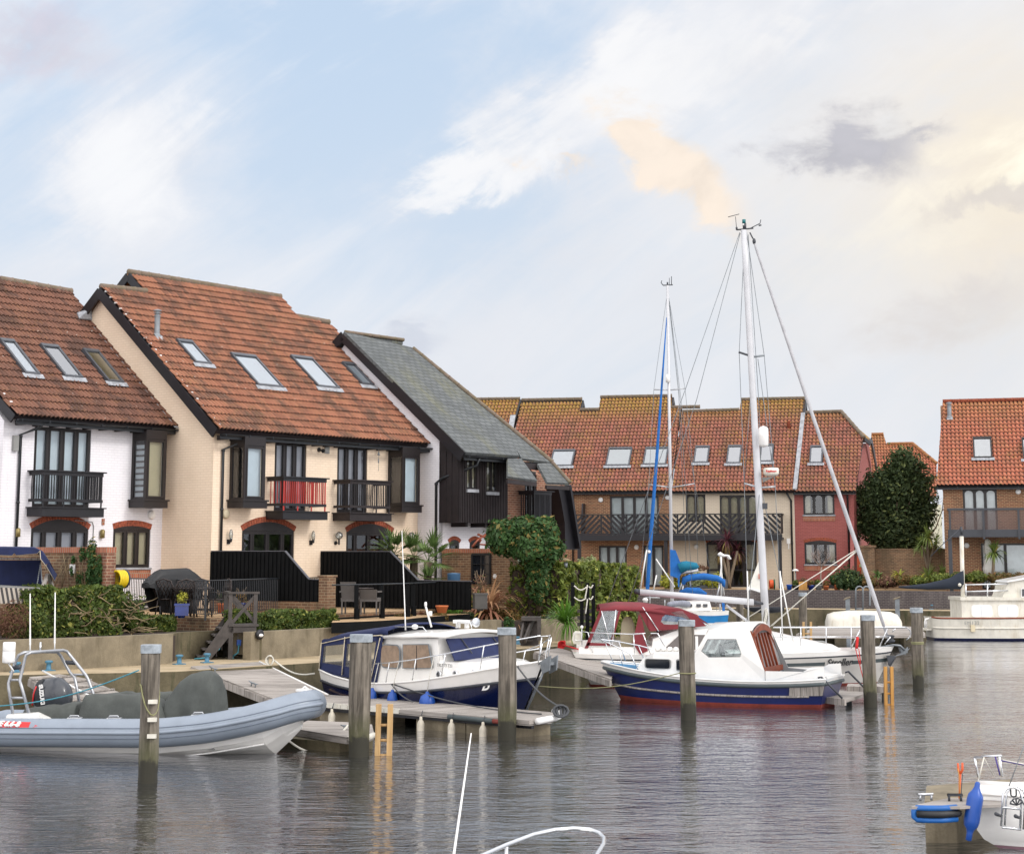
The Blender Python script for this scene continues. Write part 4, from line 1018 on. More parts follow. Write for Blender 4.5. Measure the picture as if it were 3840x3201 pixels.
def endgable(fr,pl,A_,parent,wallm,drop=5.0):
    """right-hand gable triangle below a ridge end"""
    a =pl.P(*pl.px(*A_));tr =(a-Vector((fr.o[0],fr.o[1],0))).dot(Vector((fr.n[0],fr.n[1],0)));s =(a-Vector((fr.o[0],fr.o[1],0))).dot(Vector((fr.u[0],fr.u[1],0)))
    b =MB();off =Vector((-fr.n[0],-fr.n[1],-1.0))*drop;p =a-Vector((0,0,.1))
    b.bar(p,p+off,.08,.22);
    b.build('back_bargeboard',M['black'],parent);return s,tr,a.z
PF =Pl(FB,.5,6.76,.92)
def farback(pl,A_,B_,parent,mat,drop=4.0,fr=FB):
    a =pl.P(*pl.px(*A_));c =pl.P(*pl.px(*B_));off =Vector((-fr.n[0],-fr.n[1],-.92))*drop
    b =MB();b.prism([a,c,c+off,a+off],Vector((0,0,-.15)));b.build('back_roof_slope',mat,parent)
def band(fr,s0,s1,t,z0,z1,mat,parent,name):b =MB();b.box(fr,s0,s1,t-.2,t,z0,z1);return b.build(name,mat,parent)
f1 =thing('terraced_house','far brick house with lichened orange roof, leftmost behind the slate roof','house',FB.W(-11,0,1.7))
farroof(PF,[(1690,1502),(1950,1498),(1918,1636),(1885,1838),(1500,1840)],f1)
s_ =FB.t(1885,1838)[0];band(FB,s_-6,s_,-.3,1.7,6.8,M['brick_far'],f1,'front_wall')
ridge([PF.P(*PF.px(1690,1500),.05),PF.P(*PF.px(1950,1497),.05)],M['ridge'],f1,r=.10)
barge([PF.P(*PF.px(1953,1500),-.1),PF.P(*PF.px(1912,1640),-.1)],.1,.3,M['black'],f1,up=PF.N)
b =MB();p =PF.P(*PF.px(1950,1500),-.1);b.bar(p,p+Vector((0.25,1,-1))*1.0,.08,.3);b.build('back_bargeboard',M['black'],f1)
f2 =thing('terraced_house','far brown brick house with teal-blinded skylights behind the tall blue-sleeved mast','house',FB.W(-4,0,1.7))
PF2 =Pl(FB,.5,6.76,.92)
farroof(PF2,[(1925,1640),(1956,1505),(2183,1500),(2176,1540),(2245,1539),(2252,1494),(2520,1488),(2518,1530),(2558,1530),(2552,1545),(2515,1838),(1895,1838)],f2)
for A_,B_ in (((1957,1502),(2183,1498)),((2176,1538),(2246,1537)),((2252,1491),(2520,1486)),((2518,1529),(2625,1527))):ridge([PF2.P(*PF2.px(*A_),.05),PF2.P(*PF2.px(*B_),.05)],M['ridge'],f2,r=.10)
farback(PF2,(1956,1505),(2183,1500),f2,M['tile_far'],4);farback(PF2,(2252,1494),(2520,1488),f2,M['tile_far'],4)
b =MB()
for x,y in ((2183,1500),(2522,1489)):p =PF2.P(*PF2.px(x,y),-.12);b.bar(p,p+Vector((.28,1,-1.15))*1.1,.1,.3);b.bar(p,PF2.P(*PF2.px(x-5,y+40),-.12),.1,.24)
b.build('bargeboard',M['black'],f2)
b =MB();q =PF2.P(*PF2.px(1918,1650),.08);q2 =PF2.P(*PF2.px(1905,1720),.08);b.bar(PF2.P(*PF2.px(1925,1560),.06),PF2.P(*PF2.px(1900,1700),.06),.3,.06,PF2.N);b.build('lead_valley',M['lead'],f2)
D =dict(b1=rect(FB,0,2288,1985,2470,1858),b2=rect(FB,0,2246,2125,2350,2045),b3=rect(FB,0,2415,2185,2488,2045))
sL =FB.t(2080,1838)[0];sM =FB.t(2516,1838)[0]
D['b1'] =(D['b1'][0],D['b1'][1],4.35,6.5);D['b3'] =(D['b3'][0],D['b3'][1],1.75,3.9)
wallpanel(FB,0,sL,sM,1.6,6.8,list(D.values()),M['brick_far'],f2)
window(FB,0,*D['b1'],f2,n=4,kind='balcony_door',curtain=M['curtain'],cmode='full');window(FB,0,*D['b2'],f2,n=3,curtain=M['curtain']);window(FB,0,*D['b3'],f2,n=2,kind='patio_door',curtain=M['curtain'])
band(FB,sL-3,sL,0,1.6,6.8,M['brick_far'],f2,'front_wall')
def zf(*a):return [(2100+x/2.3333,1400+y/2.3333) for x,y in a]
for pq,bl in ((((2077,1693),(2159,1692),(2146,1753),(2062,1752)),'blue_pale'),(zf((430,665),(640,663),(605,820),(400,818)),'teal_pale'),(zf((755,662),(948,660),(935,810),(722,810)),'teal_pale')):
    skylight(PF2,pq,f2,blind=M[bl])
gutter(FB,.45,sL-2,sM,6.72,f2)
for x,y in ((2253,1874),(2387,2051),(2503,1865)):s,z =FB.t(x,y,0);walllamp(FB,s,0,z,f2)
downpipe(FB,[(FB.t(2148,1850)[0],.4,6.7),(FB.t(2148,1850)[0],.06,6.4),(FB.t(2148,1850)[0],.06,1.7)],f2,r=.05)
f3 =thing('terraced_house','far cream rendered house with three lilac-blinded skylights behind the white mast','house',FB.W(2,0,1.7))
PF3 =Pl(FB,.5,6.76,.92)
farroof(PF3,[(2520,1838),(2556,1546),(2630,1540),(2772,1540),(2780,1502),(3018,1497),(3013,1545),(2978,1838)],f3)
for A_,B_ in (((2560,1545),(2772,1538)),((2780,1500),(3018,1495))):ridge([PF3.P(*PF3.px(*A_),.05),PF3.P(*PF3.px(*B_),.05)],M['ridge'],f3,r=.10)
farback(PF3,(2780,1502),(3018,1497),f3,M['tile_far'],4)
b =MB();p =PF3.P(*PF3.px(3019,1498),-.12);b.bar(p,PF3.P(*PF3.px(3012,1560),-.12),.12,.3);b.bar(p,p+Vector((.28,1,-1.1))*1.0,.1,.3);b.build('bargeboard',M['black'],f3)
b =MB();b.bar(PF3.P(*PF3.px(3012,1552),.08),PF3.P(*PF3.px(2981,1838),.08),.22,.05,PF3.N);b.build('lead_valley',M['lead'],f3)
b =MB()
q =PF3.P(*PF3.px(2592,1545));ff =Fr((q.x,q.y+1.2),-13.5);b.box(ff,-.55,.65,-.3,.3,q.z-1,q.z+.12);b.box(ff,-.6,.7,-.35,.35,q.z+.12,q.z+.2);b.build('chimney',M['brick_far'],f3)
sN =FB.t(2977,1838)[0]
E3 =[rect(FB,0,2573,1985,2645,1853),(FB.t(2698,1850)[0],FB.t(2840,1850)[0],4.35,6.5)]
g_ =(FB.t(2650,2100)[0],FB.t(2838,2100)[0],1.75,FB.t(2650,2035)[1]);E3.append(g_);E3[0] =(E3[0][0],E3[0][1],E3[0][2]+.4,E3[0][3])
wallpanel(FB,0,sM,sN,1.6,6.8,E3,M['cream2'],f3)
window(FB,0,*E3[0],f3,n=2,curtain=M['curtainc'],arch=True);window(FB,0,*E3[1],f3,n=4,kind='balcony_door',curtain=M['curtainc'],arch=True)
window(FB,0,*g_,f3,n=4,kind='patio_door',curtain=M['curtainc'],cmode='sides',transom=2.6)
archhead(FB,0,g_[0],g_[1],g_[3],.3,f3,fill=M['frame'],th=.14)
for pq in (zf((1190,650),(1318,650),(1290,795),(1165,795)),zf((1478,645),(1598,645),(1575,800),(1450,800)),zf((1765,635),(1878,635),(1855,785),(1740,785))):skylight(PF3,pq,f3,blind=M['lilac'])
gutter(FB,.45,sM,sN,6.72,f3)
s,z =FB.t(2611,2049);walllamp(FB,s,0,z,f3)
s,z =FB.t(2957,2025);b =MB();b.box(FB,s-.09,s+.09,0,.08,z-.18,z+.1);b.box(FB,s-.03,s+.03,0,.04,z-.45,z-.18);b.build('alarm_box',M['wpaint'],f3)
downpipe(FB,[(FB.t(2948,1850)[0],.4,6.7),(FB.t(2966,1850)[0],.06,6.2),(FB.t(2966,1850)[0],.06,1.7)],f3,r=.05)
b =MB();p =PF3.px(2958,1606);q =PF3.P(p[0],p[1],0);b.lathe(q,[(0,.1),(.35,.09),(.4,.14)],10);b.build('flue_pipe',M['archbrick'],f3)
lb =thing('long_balcony','long black timber balcony with chevron-pattern balustrade across the brown and cream far houses','balcony',FB.W(-1,1.2,1.7))
s0 =FB.t(2160,1930,1.2)[0];s1 =FB.t(2930,1925,1.2)[0];zt =5.52;zb =4.52
b =MB();b.box(FB,s0,s1,.0,1.2,4.18,4.3);b.box(FB,s0,s1+.02,1.14,1.23,4.14,zb-.08);b.build('balcony_floor',M['black'],lb)
b =MB();b.box(FB,s0,s1+.03,1.10,1.25,zt-.06,zt);b.box(FB,s0,s1,1.12,1.22,zb-.07,zb);b.box(FB,s1-.08,s1+.02,0,1.1,zt-.06,zt);b.build('handrail',M['black'],lb)
b =MB();n =8;wd =(s1-s0)/n;h =zt-zb-.06
for i in range(n):
    a,c =s0+i*wd,s0+(i+1)*wd;up =(i % 2 == 0)
    b.box(FB,a-.045,a+.045,1.13,1.21,zb,zt-.06)
    k =9
    for j in range(-k,k+9):
        x =a+j*.29
        if up:p =[(x,zb),(x+h,zb+h)]
        else:p =[(x+h,zb),(x,zb+h)]
        (x1,y1),(x2,y2) =p
        def clip(x1,y1,x2,y2):
            for lim,sgn in ((a+.05,1),(c-.05,-1)):
                o1 =(x1-lim)*sgn < 0;o2 =(x2-lim)*sgn < 0
                if o1 and o2:return None
                if o1:f =(lim-x1)/(x2-x1);x1,y1 =lim,y1+(y2-y1)*f
                elif o2:f =(lim-x1)/(x2-x1);x2,y2 =lim,y1+(y2-y1)*f
            return x1,y1,x2,y2
        r_ =clip(x1,y1,x2,y2)
        if r_ and abs(r_[2]-r_[0]) > .06:b.bar(FB.W(r_[0],1.165,r_[1]),FB.W(r_[2],1.165,r_[3]),.03,.12)
b.build('chevron_slats',M['black'],lb)
b =MB();k =9
for i in range(k):t =.1+i*.12;b.box(FB,s1-.05,s1-.02,t,t+.1,4.5,zt-.06)
b.build('end_boards',M['brownblk'],lb)
for x,nm in ((2172,0),(2497,1),(2925,2)):
    s =FB.t(x,2100,1.15)[0];b =MB();b.box(FB,s-.09,s+.09,1.0,1.16,1.66,4.14);b.build('post',M['black'],lb)
b =MB();s =FB.t(2183,1950,.6)[0];b.prism([FB.W(s,0,4.3),FB.W(s,1.0,4.3),FB.W(s,.7,6.1),FB.W(s,0,6.1)],Vector((FB.u[0],FB.u[1],0))*.06);b.build('privacy_screen',M['black'],lb)
sQ =FB.t(3200,1850)[0]
f4 =thing('terraced_house','far dark red painted house with half-hipped roof beside the dark round evergreen','house',FB.W(6.6,.1,1.7))
PF4 =Pl(FB,.6,6.68,.90)
farroof(PF4,[(2985,1840),(3020,1552),(3155,1546),(3238,1640),(3208,1840)],f4)
farhip =[PF4.P(*PF4.px(3155,1545),.06),PF4.P(*PF4.px(3240,1642),.06)]
ridge([PF4.P(*PF4.px(3022,1549),.05),farhip[0]],M['ridge'],f4,r=.10);ridge(farhip,M['ridge'],f4,r=.10)
b =MB();a,c =farhip;back =Vector((.17,1,0)).normalized();bq =FB.W(sQ+.35,*FB.sp(3268,1648,sQ+.35));b.prism([a,c,bq,a+back*1.6],Vector((0,0,-.12)));b.build('hip_roof_slope',M['tile_far'],f4)
b =MB();q =PF4.P(*PF4.px(3240,1642),-.05);q2 =PF4.P(*PF4.px(3240,1642),-.05)+Vector((.5,1.0,-.2));b.bar(q,q2,.08,.22);
bp =[FB.W(sQ+.35,*FB.sp(x,y,sQ+.35)) for x,y in ((3240,1650),(3268,1655),(3287,1755))];b.bar(bp[0],bp[1],.1,.25);b.bar(bp[1],bp[2],.1,.45);b.build('bargeboard',M['black'],f4)
sQ =FB.t(3200,1850)[0]
w1 =rect(FB,0,3013,1930,3128,1850);w2 =rect(FB,0,3018,2115,3136,2035)
wallpanel(FB,0,sN+.003,sQ,1.6,6.75,[w1,w2],M['red_wall'],f4)
window(FB,0,*w1,f4,n=3,curtain=M['curtainc'],cmode='sides',arch=True);window(FB,0,*w2,f4,n=3,curtain=M['curtainc'],cmode='sides')
for w_ in (w1,w2):
    b =MB();b.box(FB,w_[0]-.02,w_[1]+.02,.002,.03,w_[2]-.32,w_[2]-.07);b.build('soldier_course',M['soldier'],f4)
    b =MB();b.box(FB,w_[0]-.04,w_[1]+.04,.002,.07,w_[2]-.07,w_[2]);b.build('window_sill',M['lead'],f4)
archhead(FB,0,w2[0],w2[1],w2[3],.12,f4,th=.16,fill=M['frame'])
band(FB,sN,sQ,.015,1.68,1.9,M['black'],f4,'black_plinth')
b =MB();tS =-1.0;sS =FB.t(3232,1900,tS)[0];
b.prism([FB.W(sQ+.0,*FB.sp(x,y,sQ)) for x,y in ((3203,1850),(3238,1662),(3258,1662),(3270,1760),(3292,2190),(3203,2200))],Vector((-FB.u[0],-FB.u[1],0))*.2);b.build('side_wall',M['red_wall'],f4)
skylight(PF4,((3042,1678),(3088,1678),(3083,1742),(3033,1742)),f4,blind=M['lilac'])
gutter(FB,.55,sN,sQ+.15,6.62,f4)
downpipe(FB,[(FB.t(3178,1850)[0],.45,6.6),(FB.t(3178,1850)[0],.06,6.4),(FB.t(3178,1850)[0],.06,1.7)],f4,r=.05)
FC =Fr((22,124),-10);PC1 =Pl(FC,0,6.6,1.0)
f5 =thing('background_house','distant pale rendered house with orange hipped roof behind the round evergreen','house',(28,128,1.7))
farroof(PC1,[(3268,1632),(3313,1630),(3326,1668),(3422,1666),(3512,1738),(3512,1860),(3230,1860)],f5,'tile_red')
for A_,B_ in (((3268,1630),(3313,1629)),((3326,1666),(3422,1664)),((3422,1664),(3512,1738))):ridge([PC1.P(*PC1.px(*A_),.05),PC1.P(*PC1.px(*B_),.05)],M['tile_red'],f5,r=.11)
b =MB();s0 =FC.t(3230,1850)[0];s1 =FC.t(3530,1850)[0];b.box(FC,s0,s1,-6,-.5,1.7,6.7);b.build('front_wall',plain('pale_lime_render','dfe0c8',.8),f5)
b =MB();p =PC1.P(*PC1.px(3402,1716),.05)
for x in (3388,3412):
    q =PC1.px(x,1716);b.pbox(PC1,q[0],q[0]+.3,q[1]-.9,q[1],0,.1)
b.build('rooflight',M['wpaint'],f5)
FD =Fr((22,91.5),-13.5)
def fdx(x,y,t=0):return FD.t(x,y,t)
f6 =thing('terraced_house','brick house with bright orange pantiled roof and mesh-fronted balcony at the right edge','house',FD.W(1,0,1.7))
ze =fdx(3560,1818,.5)[1]
PD =Pl(FD,.5,ze,.92)
q =farroof(PD,[(3512,1818),(3535,1508),(3900,1500),(4100,1496),(4100,1808)],f6,'tile_red')
ridge([PD.P(*PD.px(3535,1507),.05),PD.P(*PD.px(4100,1494),.05)],M['archbrick'],f6,r=.10)
s0 =fdx(3536,1850)[0];s1 =s0+8.5
h1 =(fdx(3612,1900)[0],fdx(3740,1900)[0],4.3,fdx(3640,1832)[1]);h2 =(fdx(3680,2100)[0],s1-1.2,1.75,fdx(3700,2036)[1])
wallpanel(FD,0,s0,s1,1.6,ze+.1,[h1,h2],M['brick_far'],f6)
window(FD,0,*h1,f6,n=3,kind='balcony_door',curtain=M['curtain'],arch=True);window(FD,0,*h2,f6,n=5,kind='patio_door',curtain=M['curtain'])
b =MB();b.prism([FD.W(s0,-.003,1.6),FD.W(s0,-9,1.6),FD.W(s0,-9,ze),FD.W(s0,-4.6,ze+4.3),FD.W(s0,-.003,ze-.1)],Vector((FD.u[0],FD.u[1],0))*.2);b.build('side_wall',M['brick_far'],f6)
gutter(FD,.45,s0-.35,s1,ze-.08,f6)
skylight(PD,((3652,1647),(3721,1646),(3718,1722),(3646,1723)),f6,blind=M['wpaint'],fm=M['frame']);skylight(PD,((3835,1648),(3901,1648),(3896,1727),(3832,1727)),f6,blind=M['wpaint'],fm=M['frame'])
flue(PD,(3561,1568),f6,h=.7,r=.11)
s,z =fdx(3818,1843);walllamp(FD,s,0,z,f6);s,z =fdx(3625,2045);walllamp(FD,s,0,z,f6)
TB2 =1.4;a =fdx(3552,1920,TB2)[0];zt =fdx(3560,1905,TB2)[1];zb_ =fdx(3560,2012,TB2)[1];zm =fdx(3560,1985,TB2)[1]
b =MB();b.box(FD,a,s1,0,TB2,zb_,zb_+.12);b.box(FD,a,s1,TB2-.08,TB2+.02,zb_-.02,zm);bo =b.build('balcony',M['dgrey'],f6)
b =MB();b.box(FD,a,s1,TB2-.06,TB2+.04,zt-.1,zt);b.box(FD,a,a+.08,0,TB2-.06,zt-.1,zt-.002);b.build('handrail',M['dgrey'],bo)
for i,x in enumerate((3562,3688,3820)):b =MB();s =fdx(x,1950,TB2)[0];b.box(FD,s-.05,s+.05,TB2+.022,TB2+.09,zb_-.12,zt-.1);b.build('post',M['dgrey'],bo)
mt,t_,b_ =newmat('brown_screen_mesh');g =NT(t_);b_.inputs['Base Color'].default_value =(*lin('5d4c49'),1);b_.inputs['Alpha'].default_value =.62;M['mesh'] =mt
b =MB();b.add([FD.W(a+.05,TB2-.02,zm),FD.W(s1,TB2-.02,zm),FD.W(s1,TB2-.02,zt-.1),FD.W(a+.05,TB2-.02,zt-.1)],[(0,1,2,3)]);b.build('mesh_screen',M['mesh'],bo)
b =MB();s =fdx(3565,2100,TB2-.1)[0];b.box(FD,s-.09,s+.09,TB2-.2,TB2-.04,1.66,zb_);b.build('post',M['dgrey'],f6)
tw =wallthing('garden_wall','old brown brick garden wall under the round evergreen','wall',[tuple(FB.W(sQ+.25,.6,0))[:2],tuple(FB.W(sQ+6.8,1.2,0))[:2]],1.55,FB.t(3400,2062,.8)[1],.3,M['brick_garden'],cap=.08,capmat=M['brick_garden'],ys=1.0)
b =MB();c =FB.W(sQ+.7,.9,0);fq =Fr((c.x,c.y),-13.5);b.box(fq,-.35,.35,-.35,.35,1.5,FB.t(3270,2052,.8)[1]);b.box(fq,-.42,.42,-.42,.42,FB.t(3270,2052,.8)[1],FB.t(3270,2052,.8)[1]+.1)
tag(b.build('wall_pier',M['brick_garden']),'square brick pier at the end of the garden wall by the red house','pier')
def pile(x,ytop,w,label,zt=2.03,stub=0.0):
    """timber pile: x and top line as seen give its place; slight wander, cracks, zinc cap"""
    d =(CAMH-zt)/(ytop-2080)*7081;c =atY(x,ytop,d);r =w/6990*d/2
    t =thing('mooring_pile',label,'mooring pile',(c.x,c.y,-1.4),'timber mooring piles standing in the harbour')
    b =MB();n =20;secs =[]
    rs =random.Random(int(x));ph =[rs.uniform(0,6) for _ in range(4)]
    for i in range(19):
        z =-1.4+(zt+1.4)*i/18;k =1+.03*math.sin(z*3+ph[0]);
        if z < .45:k *= .97+.05*math.sin(z*17+ph[1])*.5
        secs.append([Vector((c.x+(r*k*(1+.035*math.sin(5*a+ph[2])+.02*math.sin(9*a+ph[3]+z)))*math.cos(a)+.012*math.sin(z*1.3+ph[0]),c.y+r*k*(1+.035*math.sin(5*a+ph[2]))*math.sin(a),z)) for a in [2*math.pi*j/n for j in range(n)]])
    b.loft(secs,close=True);b.build('timber_post',M['pile'],t)
    b =MB();r2 =r*1.04;q =[Vector((c.x+r2*1.0*sx_,c.y+r2*1.0*sy_,0)) for sx_,sy_ in ((-1,-1),(1,-1),(1,1),(-1,1))]
    q =[]
    for sx_,sy_ in ((-1,-1),(1,-1),(1,1),(-1,1)):
        for k in range(4):
            a =math.atan2(sy_,sx_)+(k-1.5)*.25;q.append(Vector((c.x+r2*1.08*math.cos(a)*(1.0 if k in (0,3) else 1.04),c.y+r2*1.08*math.sin(a)*(1.0 if k in (0,3) else 1.04),0)))
    b.prism([(p.x,p.y,zt-.11) for p in q],(0,0,.125));b.build('zinc_cap',M['zinc'],t)
    return t,c,r
P1 =pile(567,2417,70,'nearest mooring pile with white fixing blocks, in front of the grey inflatable boat')
P2 =pile(1355,2379,80,'thick mooring pile at the end of the low jetty, in front of the navy canopy')
P3 =pile(1900,2354,68,'mooring pile in front of the navy cabin boat bow, at the dock tip')
P4 =pile(2575,2325,58,'mooring pile in front of the white and blue wheelhouse boat')
P5 =pile(3254,2306,50,'mooring pile standing before the bow of the pale yacht')
P6 =pile(3436,2279,43,'mooring pile with green rope round it, right of the yacht anchor')
P7 =pile(3010,2222,29,'slim far mooring pile against the far quay wall')
P8 =pile(2772,2248,28,'far mooring pile half hidden behind the boom',zt=1.85)
for zz,dd in ((2610,.02),(2652,.02),(2545,.0)):
    pass
t,c,r =P1
for z in (CAMH-(2620-2080)*c.y/7081,CAMH-(2685-2080)*c.y/7081,CAMH-(2745-2080)*c.y/7081):b =MB();b.box(Fr((c.x+r*.45,c.y-r*.9),0),-.05,.08,-.02,.06,z-.03,z+.03);b.build('fixing_block',M['gelold'],t)
b =MB();b.tube([(c.x+r*1.02*math.cos(a),c.y+r*1.02*math.sin(a),1.45-.45*max(0,math.sin(-a+.6))) for a in [2*math.pi*i/20 for i in range(20)]],.012,6,cyc=True)
tag(b.build('mooring_rope',M['rope_g']),'thin green rope loop sagging round the nearest mooring pile','rope')
t,c,r =P6
for z_,nm in ((1.13,0),):
    b =MB()
    for dz in (0,.035):b.tube([(c.x+r*1.05*math.cos(a),c.y+r*1.05*math.sin(a),z_+dz) for a in [2*math.pi*i/16 for i in range(16)]],.016,6,cyc=True)
    tag(b.build('mooring_rope',M['rope_g']),'green rope wound round the pile right of the yacht anchor','rope')
t,c,r =P4
b =MB();zr =CAMH-(2518-2080)*c.y/7081;b.tube([(c.x+r*1.05*math.cos(a),c.y+r*1.05*math.sin(a),zr) for a in [2*math.pi*i/16 for i in range(16)]],.014,6,cyc=True)
q0 =Vector((c.x-r,c.y,zr));q1 =atY(1800+485/2.333,1950+1448/2.333,41);pts =[q0.lerp(q1,i/12)-Vector((0,0,.16*math.sin(math.pi*i/12))) for i in range(13)];b.tube(pts,.011,6)
tag(b.build('mooring_rope',M['rope_g']),'long sagging green rope from the wheelhouse boat pile to the navy boat stem','rope')
def deckpoly(pxs,z,th,name_mat,t,nm='deck',uvdir=None):
    q =[atz(x,y,z) for x,y in pxs];b =MB();b.prism([(p.x,p.y,z-th) for p in q],(0,0,th))
    if uvdir is not None:
        d =Vector(uvdir).normalized();n =Vector((-d.y,d.x,0))
        for fi in (0,1):b.uv[fi] =[((Vector(b.v[i])).dot(d),(Vector(b.v[i])).dot(n)) for i in b.f[fi]]
    return b.build(nm,name_mat,t)
ZD =.36
A0 =atz(1195,2632,ZD);A1 =atz(1985,2697,ZD);ddir =(A1-A0).normalized()
pt =thing('pontoon','long grey decked finger pontoon with white edge strip, beside the navy cabin boat','pontoon',(A0.x,A0.y,0))
deckpoly([(1010,2622),(1195,2633),(1985,2700),(2070,2690),(2098,2676),(2060,2668),(1900,2655),(1450,2618),(1210,2602)],ZD,.10,M['deckw'],pt,uvdir=(-ddir.y,ddir.x,0))
fp =Fr((A0.x,A0.y),math.degrees(math.atan2(ddir.y,ddir.x)))
Lp =(A1-A0).length
b =MB();b.box(fp,-1.5,Lp+.1,-.02,.05,ZD-.16,ZD-.075);b.build('rubbing_beam',M['black'],pt)
b =MB();n =int(Lp*.66/.22)
for i in range(n):b.box(fp,-1.2+i*.22+.01,-1.2+i*.22+.21,.052,.09,ZD-.085,ZD+.012)
b.build('white_edge_strip',M['gelold'],pt)
b =MB();b.tube([fp.W(Lp*.66,.1,ZD-.06),fp.W(Lp*.86,.1,ZD-.07)],.05,10);b.build('black_edge_pipe',M['rubber'],pt)
b =MB();b.tube([fp.W(Lp*.86,.1,ZD-.07),fp.W(Lp*.96,.1,ZD-.07)],.045,10);b.build('rusty_edge_pipe',M['antif'],pt)
b =MB();e =[atz(x,y,ZD-.02) for x,y in ((2015,2703),(2085,2690),(2100,2682),(2095,2674),(2078,2666))];b.tube(e,.06,10);b.build('white_end_tube',M['wpaint'],pt)
for xa,xb in ((1195,1385),(1557,1740),(1745,1930)):
    a =atz(xa,2662,0);s0 =(a-A0).dot(ddir);s1 =(atz(xb,2770,0)-A0).dot(ddir)
    sA =fp.t(xa,2700,0)[0];sB =fp.t(xb,2720,0)[0]
    b =MB();b.box(fp,sA,sB,-1.0,-.03,-.35,ZD-.17);b.build('concrete_float',M['conc'],pt)
for x in (1246,1580,1695,1813):
    s =fp.t(x,2660,.16)[0];zt_ =ZD-.07
    t =thing('fender',{1246:'white sausage fender hanging left of the thick pile',1580:'yellowed white fender hanging right of the pine ladder',1695:'white fender hanging mid-dock behind the aerial tip',1813:'white fender hanging under the black edge pipe'}[x],'fender',fp.W(s,.17,zt_-.5),'white fenders hanging along the finger pontoon')
    b =MB();k =.9;b.lathe(fp.W(s,.17,zt_-.58),[(0,.02),(.03,.055),(.07,.075),(.42,.075),(.47,.055),(.50,.03),(.55,.028),(.56,.01)],14);b.build('fender_body',M['whtfen'],t)
    b =MB();b.tube([fp.W(s,.17,zt_-.03),fp.W(s,.12,zt_+.09)],.01,6);b.build('lanyard',M['rope_d'],t)
def cleat(p,dirv,parent=None,label=None,L_=.28,m_=None):
    d =Vector(dirv).normalized();b =MB();h =Vector((0,0,.07))
    for k in (-.07,.07):b.tube([p+d*k,p+d*k+h*.9],.015,6)
    b.tube([p-d*L_/2+h*1.25,p-d*.09+h,p+d*.09+h,p+d*L_/2+h*1.25],[.008,.018,.018,.008],6)
    o =b.build('cleat',m_ or M['galv'],parent)
    if label:tag(o,label,'cleat','mooring cleats')
    return o
def ladder(pxs,zt,zb,d,mat,label,rung=4,w=.06):
    (xa,xb) =pxs;t =thing('ladder',label,'ladder',atY(xa,2700,d));L_ =[]
    for x,yb in ((xa,0),(xb,0)):
        p =atY(x,2700,d);q =Vector((p.x,p.y,zt));q2 =Vector((p.x-.02,p.y,zb));L_.append((q,q2));b =MB();b.bar(q2,q,w,w*1.3,Vector((0,1,0)));b.build('ladder_rail',mat,t)
    b =MB()
    for i in range(rung):f =.12+.8*i/rung;b.tube([L_[0][1].lerp(L_[0][0],f),L_[1][1].lerp(L_[1][0],f)],.025,8)
    b.build('rungs',mat,t);return t
ladder((1420,1464),.86,-.4,32.6,M['pine'],'new pine swim ladder between the thick pile and the finger pontoon',4,.09)
ladder((3326,3350),.86,-.4,43.4,M['yellow_w'],'yellow timber ladder at the small pontoon near the yacht bow',4,.07)
ladder((3022,3050),1.22,.1,62.0,M['pine'],'distant pine ladder on the far pontoon by the slim pile',3,.07)
t =thing('pontoon','low weathered jetty stub behind the inflatable bow, at the thick pile','pontoon',atz(1250,2745,.3))
deckpoly([(900,2700),(1152,2738),(1300,2762),(1378,2757),(1402,2745),(1395,2715),(1300,2706),(1100,2698)],.30,.12,M['deckw'],t,uvdir=(1,-.2,0))
b =MB();q =[atz(x,y,.29) for x,y in ((1303,2763),(1380,2758),(1400,2748))];b.tube([p+Vector((0,0,-.03)) for p in q],.055,8);b.build('white_edge_strip',M['gelold'],t)
b =MB();a =atz(1000,2800,0);c =atz(1255,2822,0);f_ =Fr((a.x,a.y),math.degrees(math.atan2(c.y-a.y,c.x-a.x)));b.box(f_,0,(c-a).length,-1.0,-.12,-.4,.17);b.build('concrete_float',M['concg'],t)
cp =atz(1305,2735,.3);cleat(cp,(1,-.1,0),t)
b =MB();a =cp+Vector((0,0,.08));c =atz(1065,2762,.25);pts =[a.lerp(c,i/12)-Vector((0,0,.35*math.sin(math.pi*i/12))) for i in range(13)];b.tube(pts,.02,6)
tag(b.build('mooring_rope',M['rope_w']),'pale sagging rope from the low jetty cleat to the inflatable bow','rope')
def gangway(pxs,za,zb,label,parts=True):
    (TL,TR,BR,BL) =pxs;q =[atz(*TL,za),atz(*TR,za),atz(*BR,zb),atz(*BL,zb)]
    t =thing('gangway',label,'gangway',q[0])
    b =MB();b.prism([p-Vector((0,0,.05)) for p in q],(0,0,.05));d =(q[3]-q[0]).normalized();n =(q[1]-q[0]).normalized()
    for fi in (0,1):b.uv[fi] =[((Vector(b.v[i])).dot(n),(Vector(b.v[i])).dot(d)) for i in b.f[fi]]
    b.build('deck',M['deckw'],t)
    for i,(a,c) in enumerate(((q[0],q[3]),(q[1],q[2]))):
        b =MB();b.bar(a-Vector((0,0,.11)),c-Vector((0,0,.11)),.06,.14);b.build('side_beam',M['deckx'],t)
    return t,q
gw,q =gangway([(715,2497),(968,2480),(1225,2604),(1050,2628)],.96,ZD+.02,'wide grey boarded gangway sloping from the quay to the finger pontoon')
b =MB();b.tube([q[1]+Vector((.03,0,.0)),q[2]+Vector((.03,0,.0))],.022,8);b.build('white_edge_pipe',M['wpaint'],gw)
for f1_,f2_ in ((.17,.12),(.62,.15)):
    p =q[0].lerp(q[3],f1_).lerp(q[1].lerp(q[2],f1_),f2_);cleat(p+Vector((0,0,.0)),(q[3]-q[0]),gw,L_=.34)
b =MB()
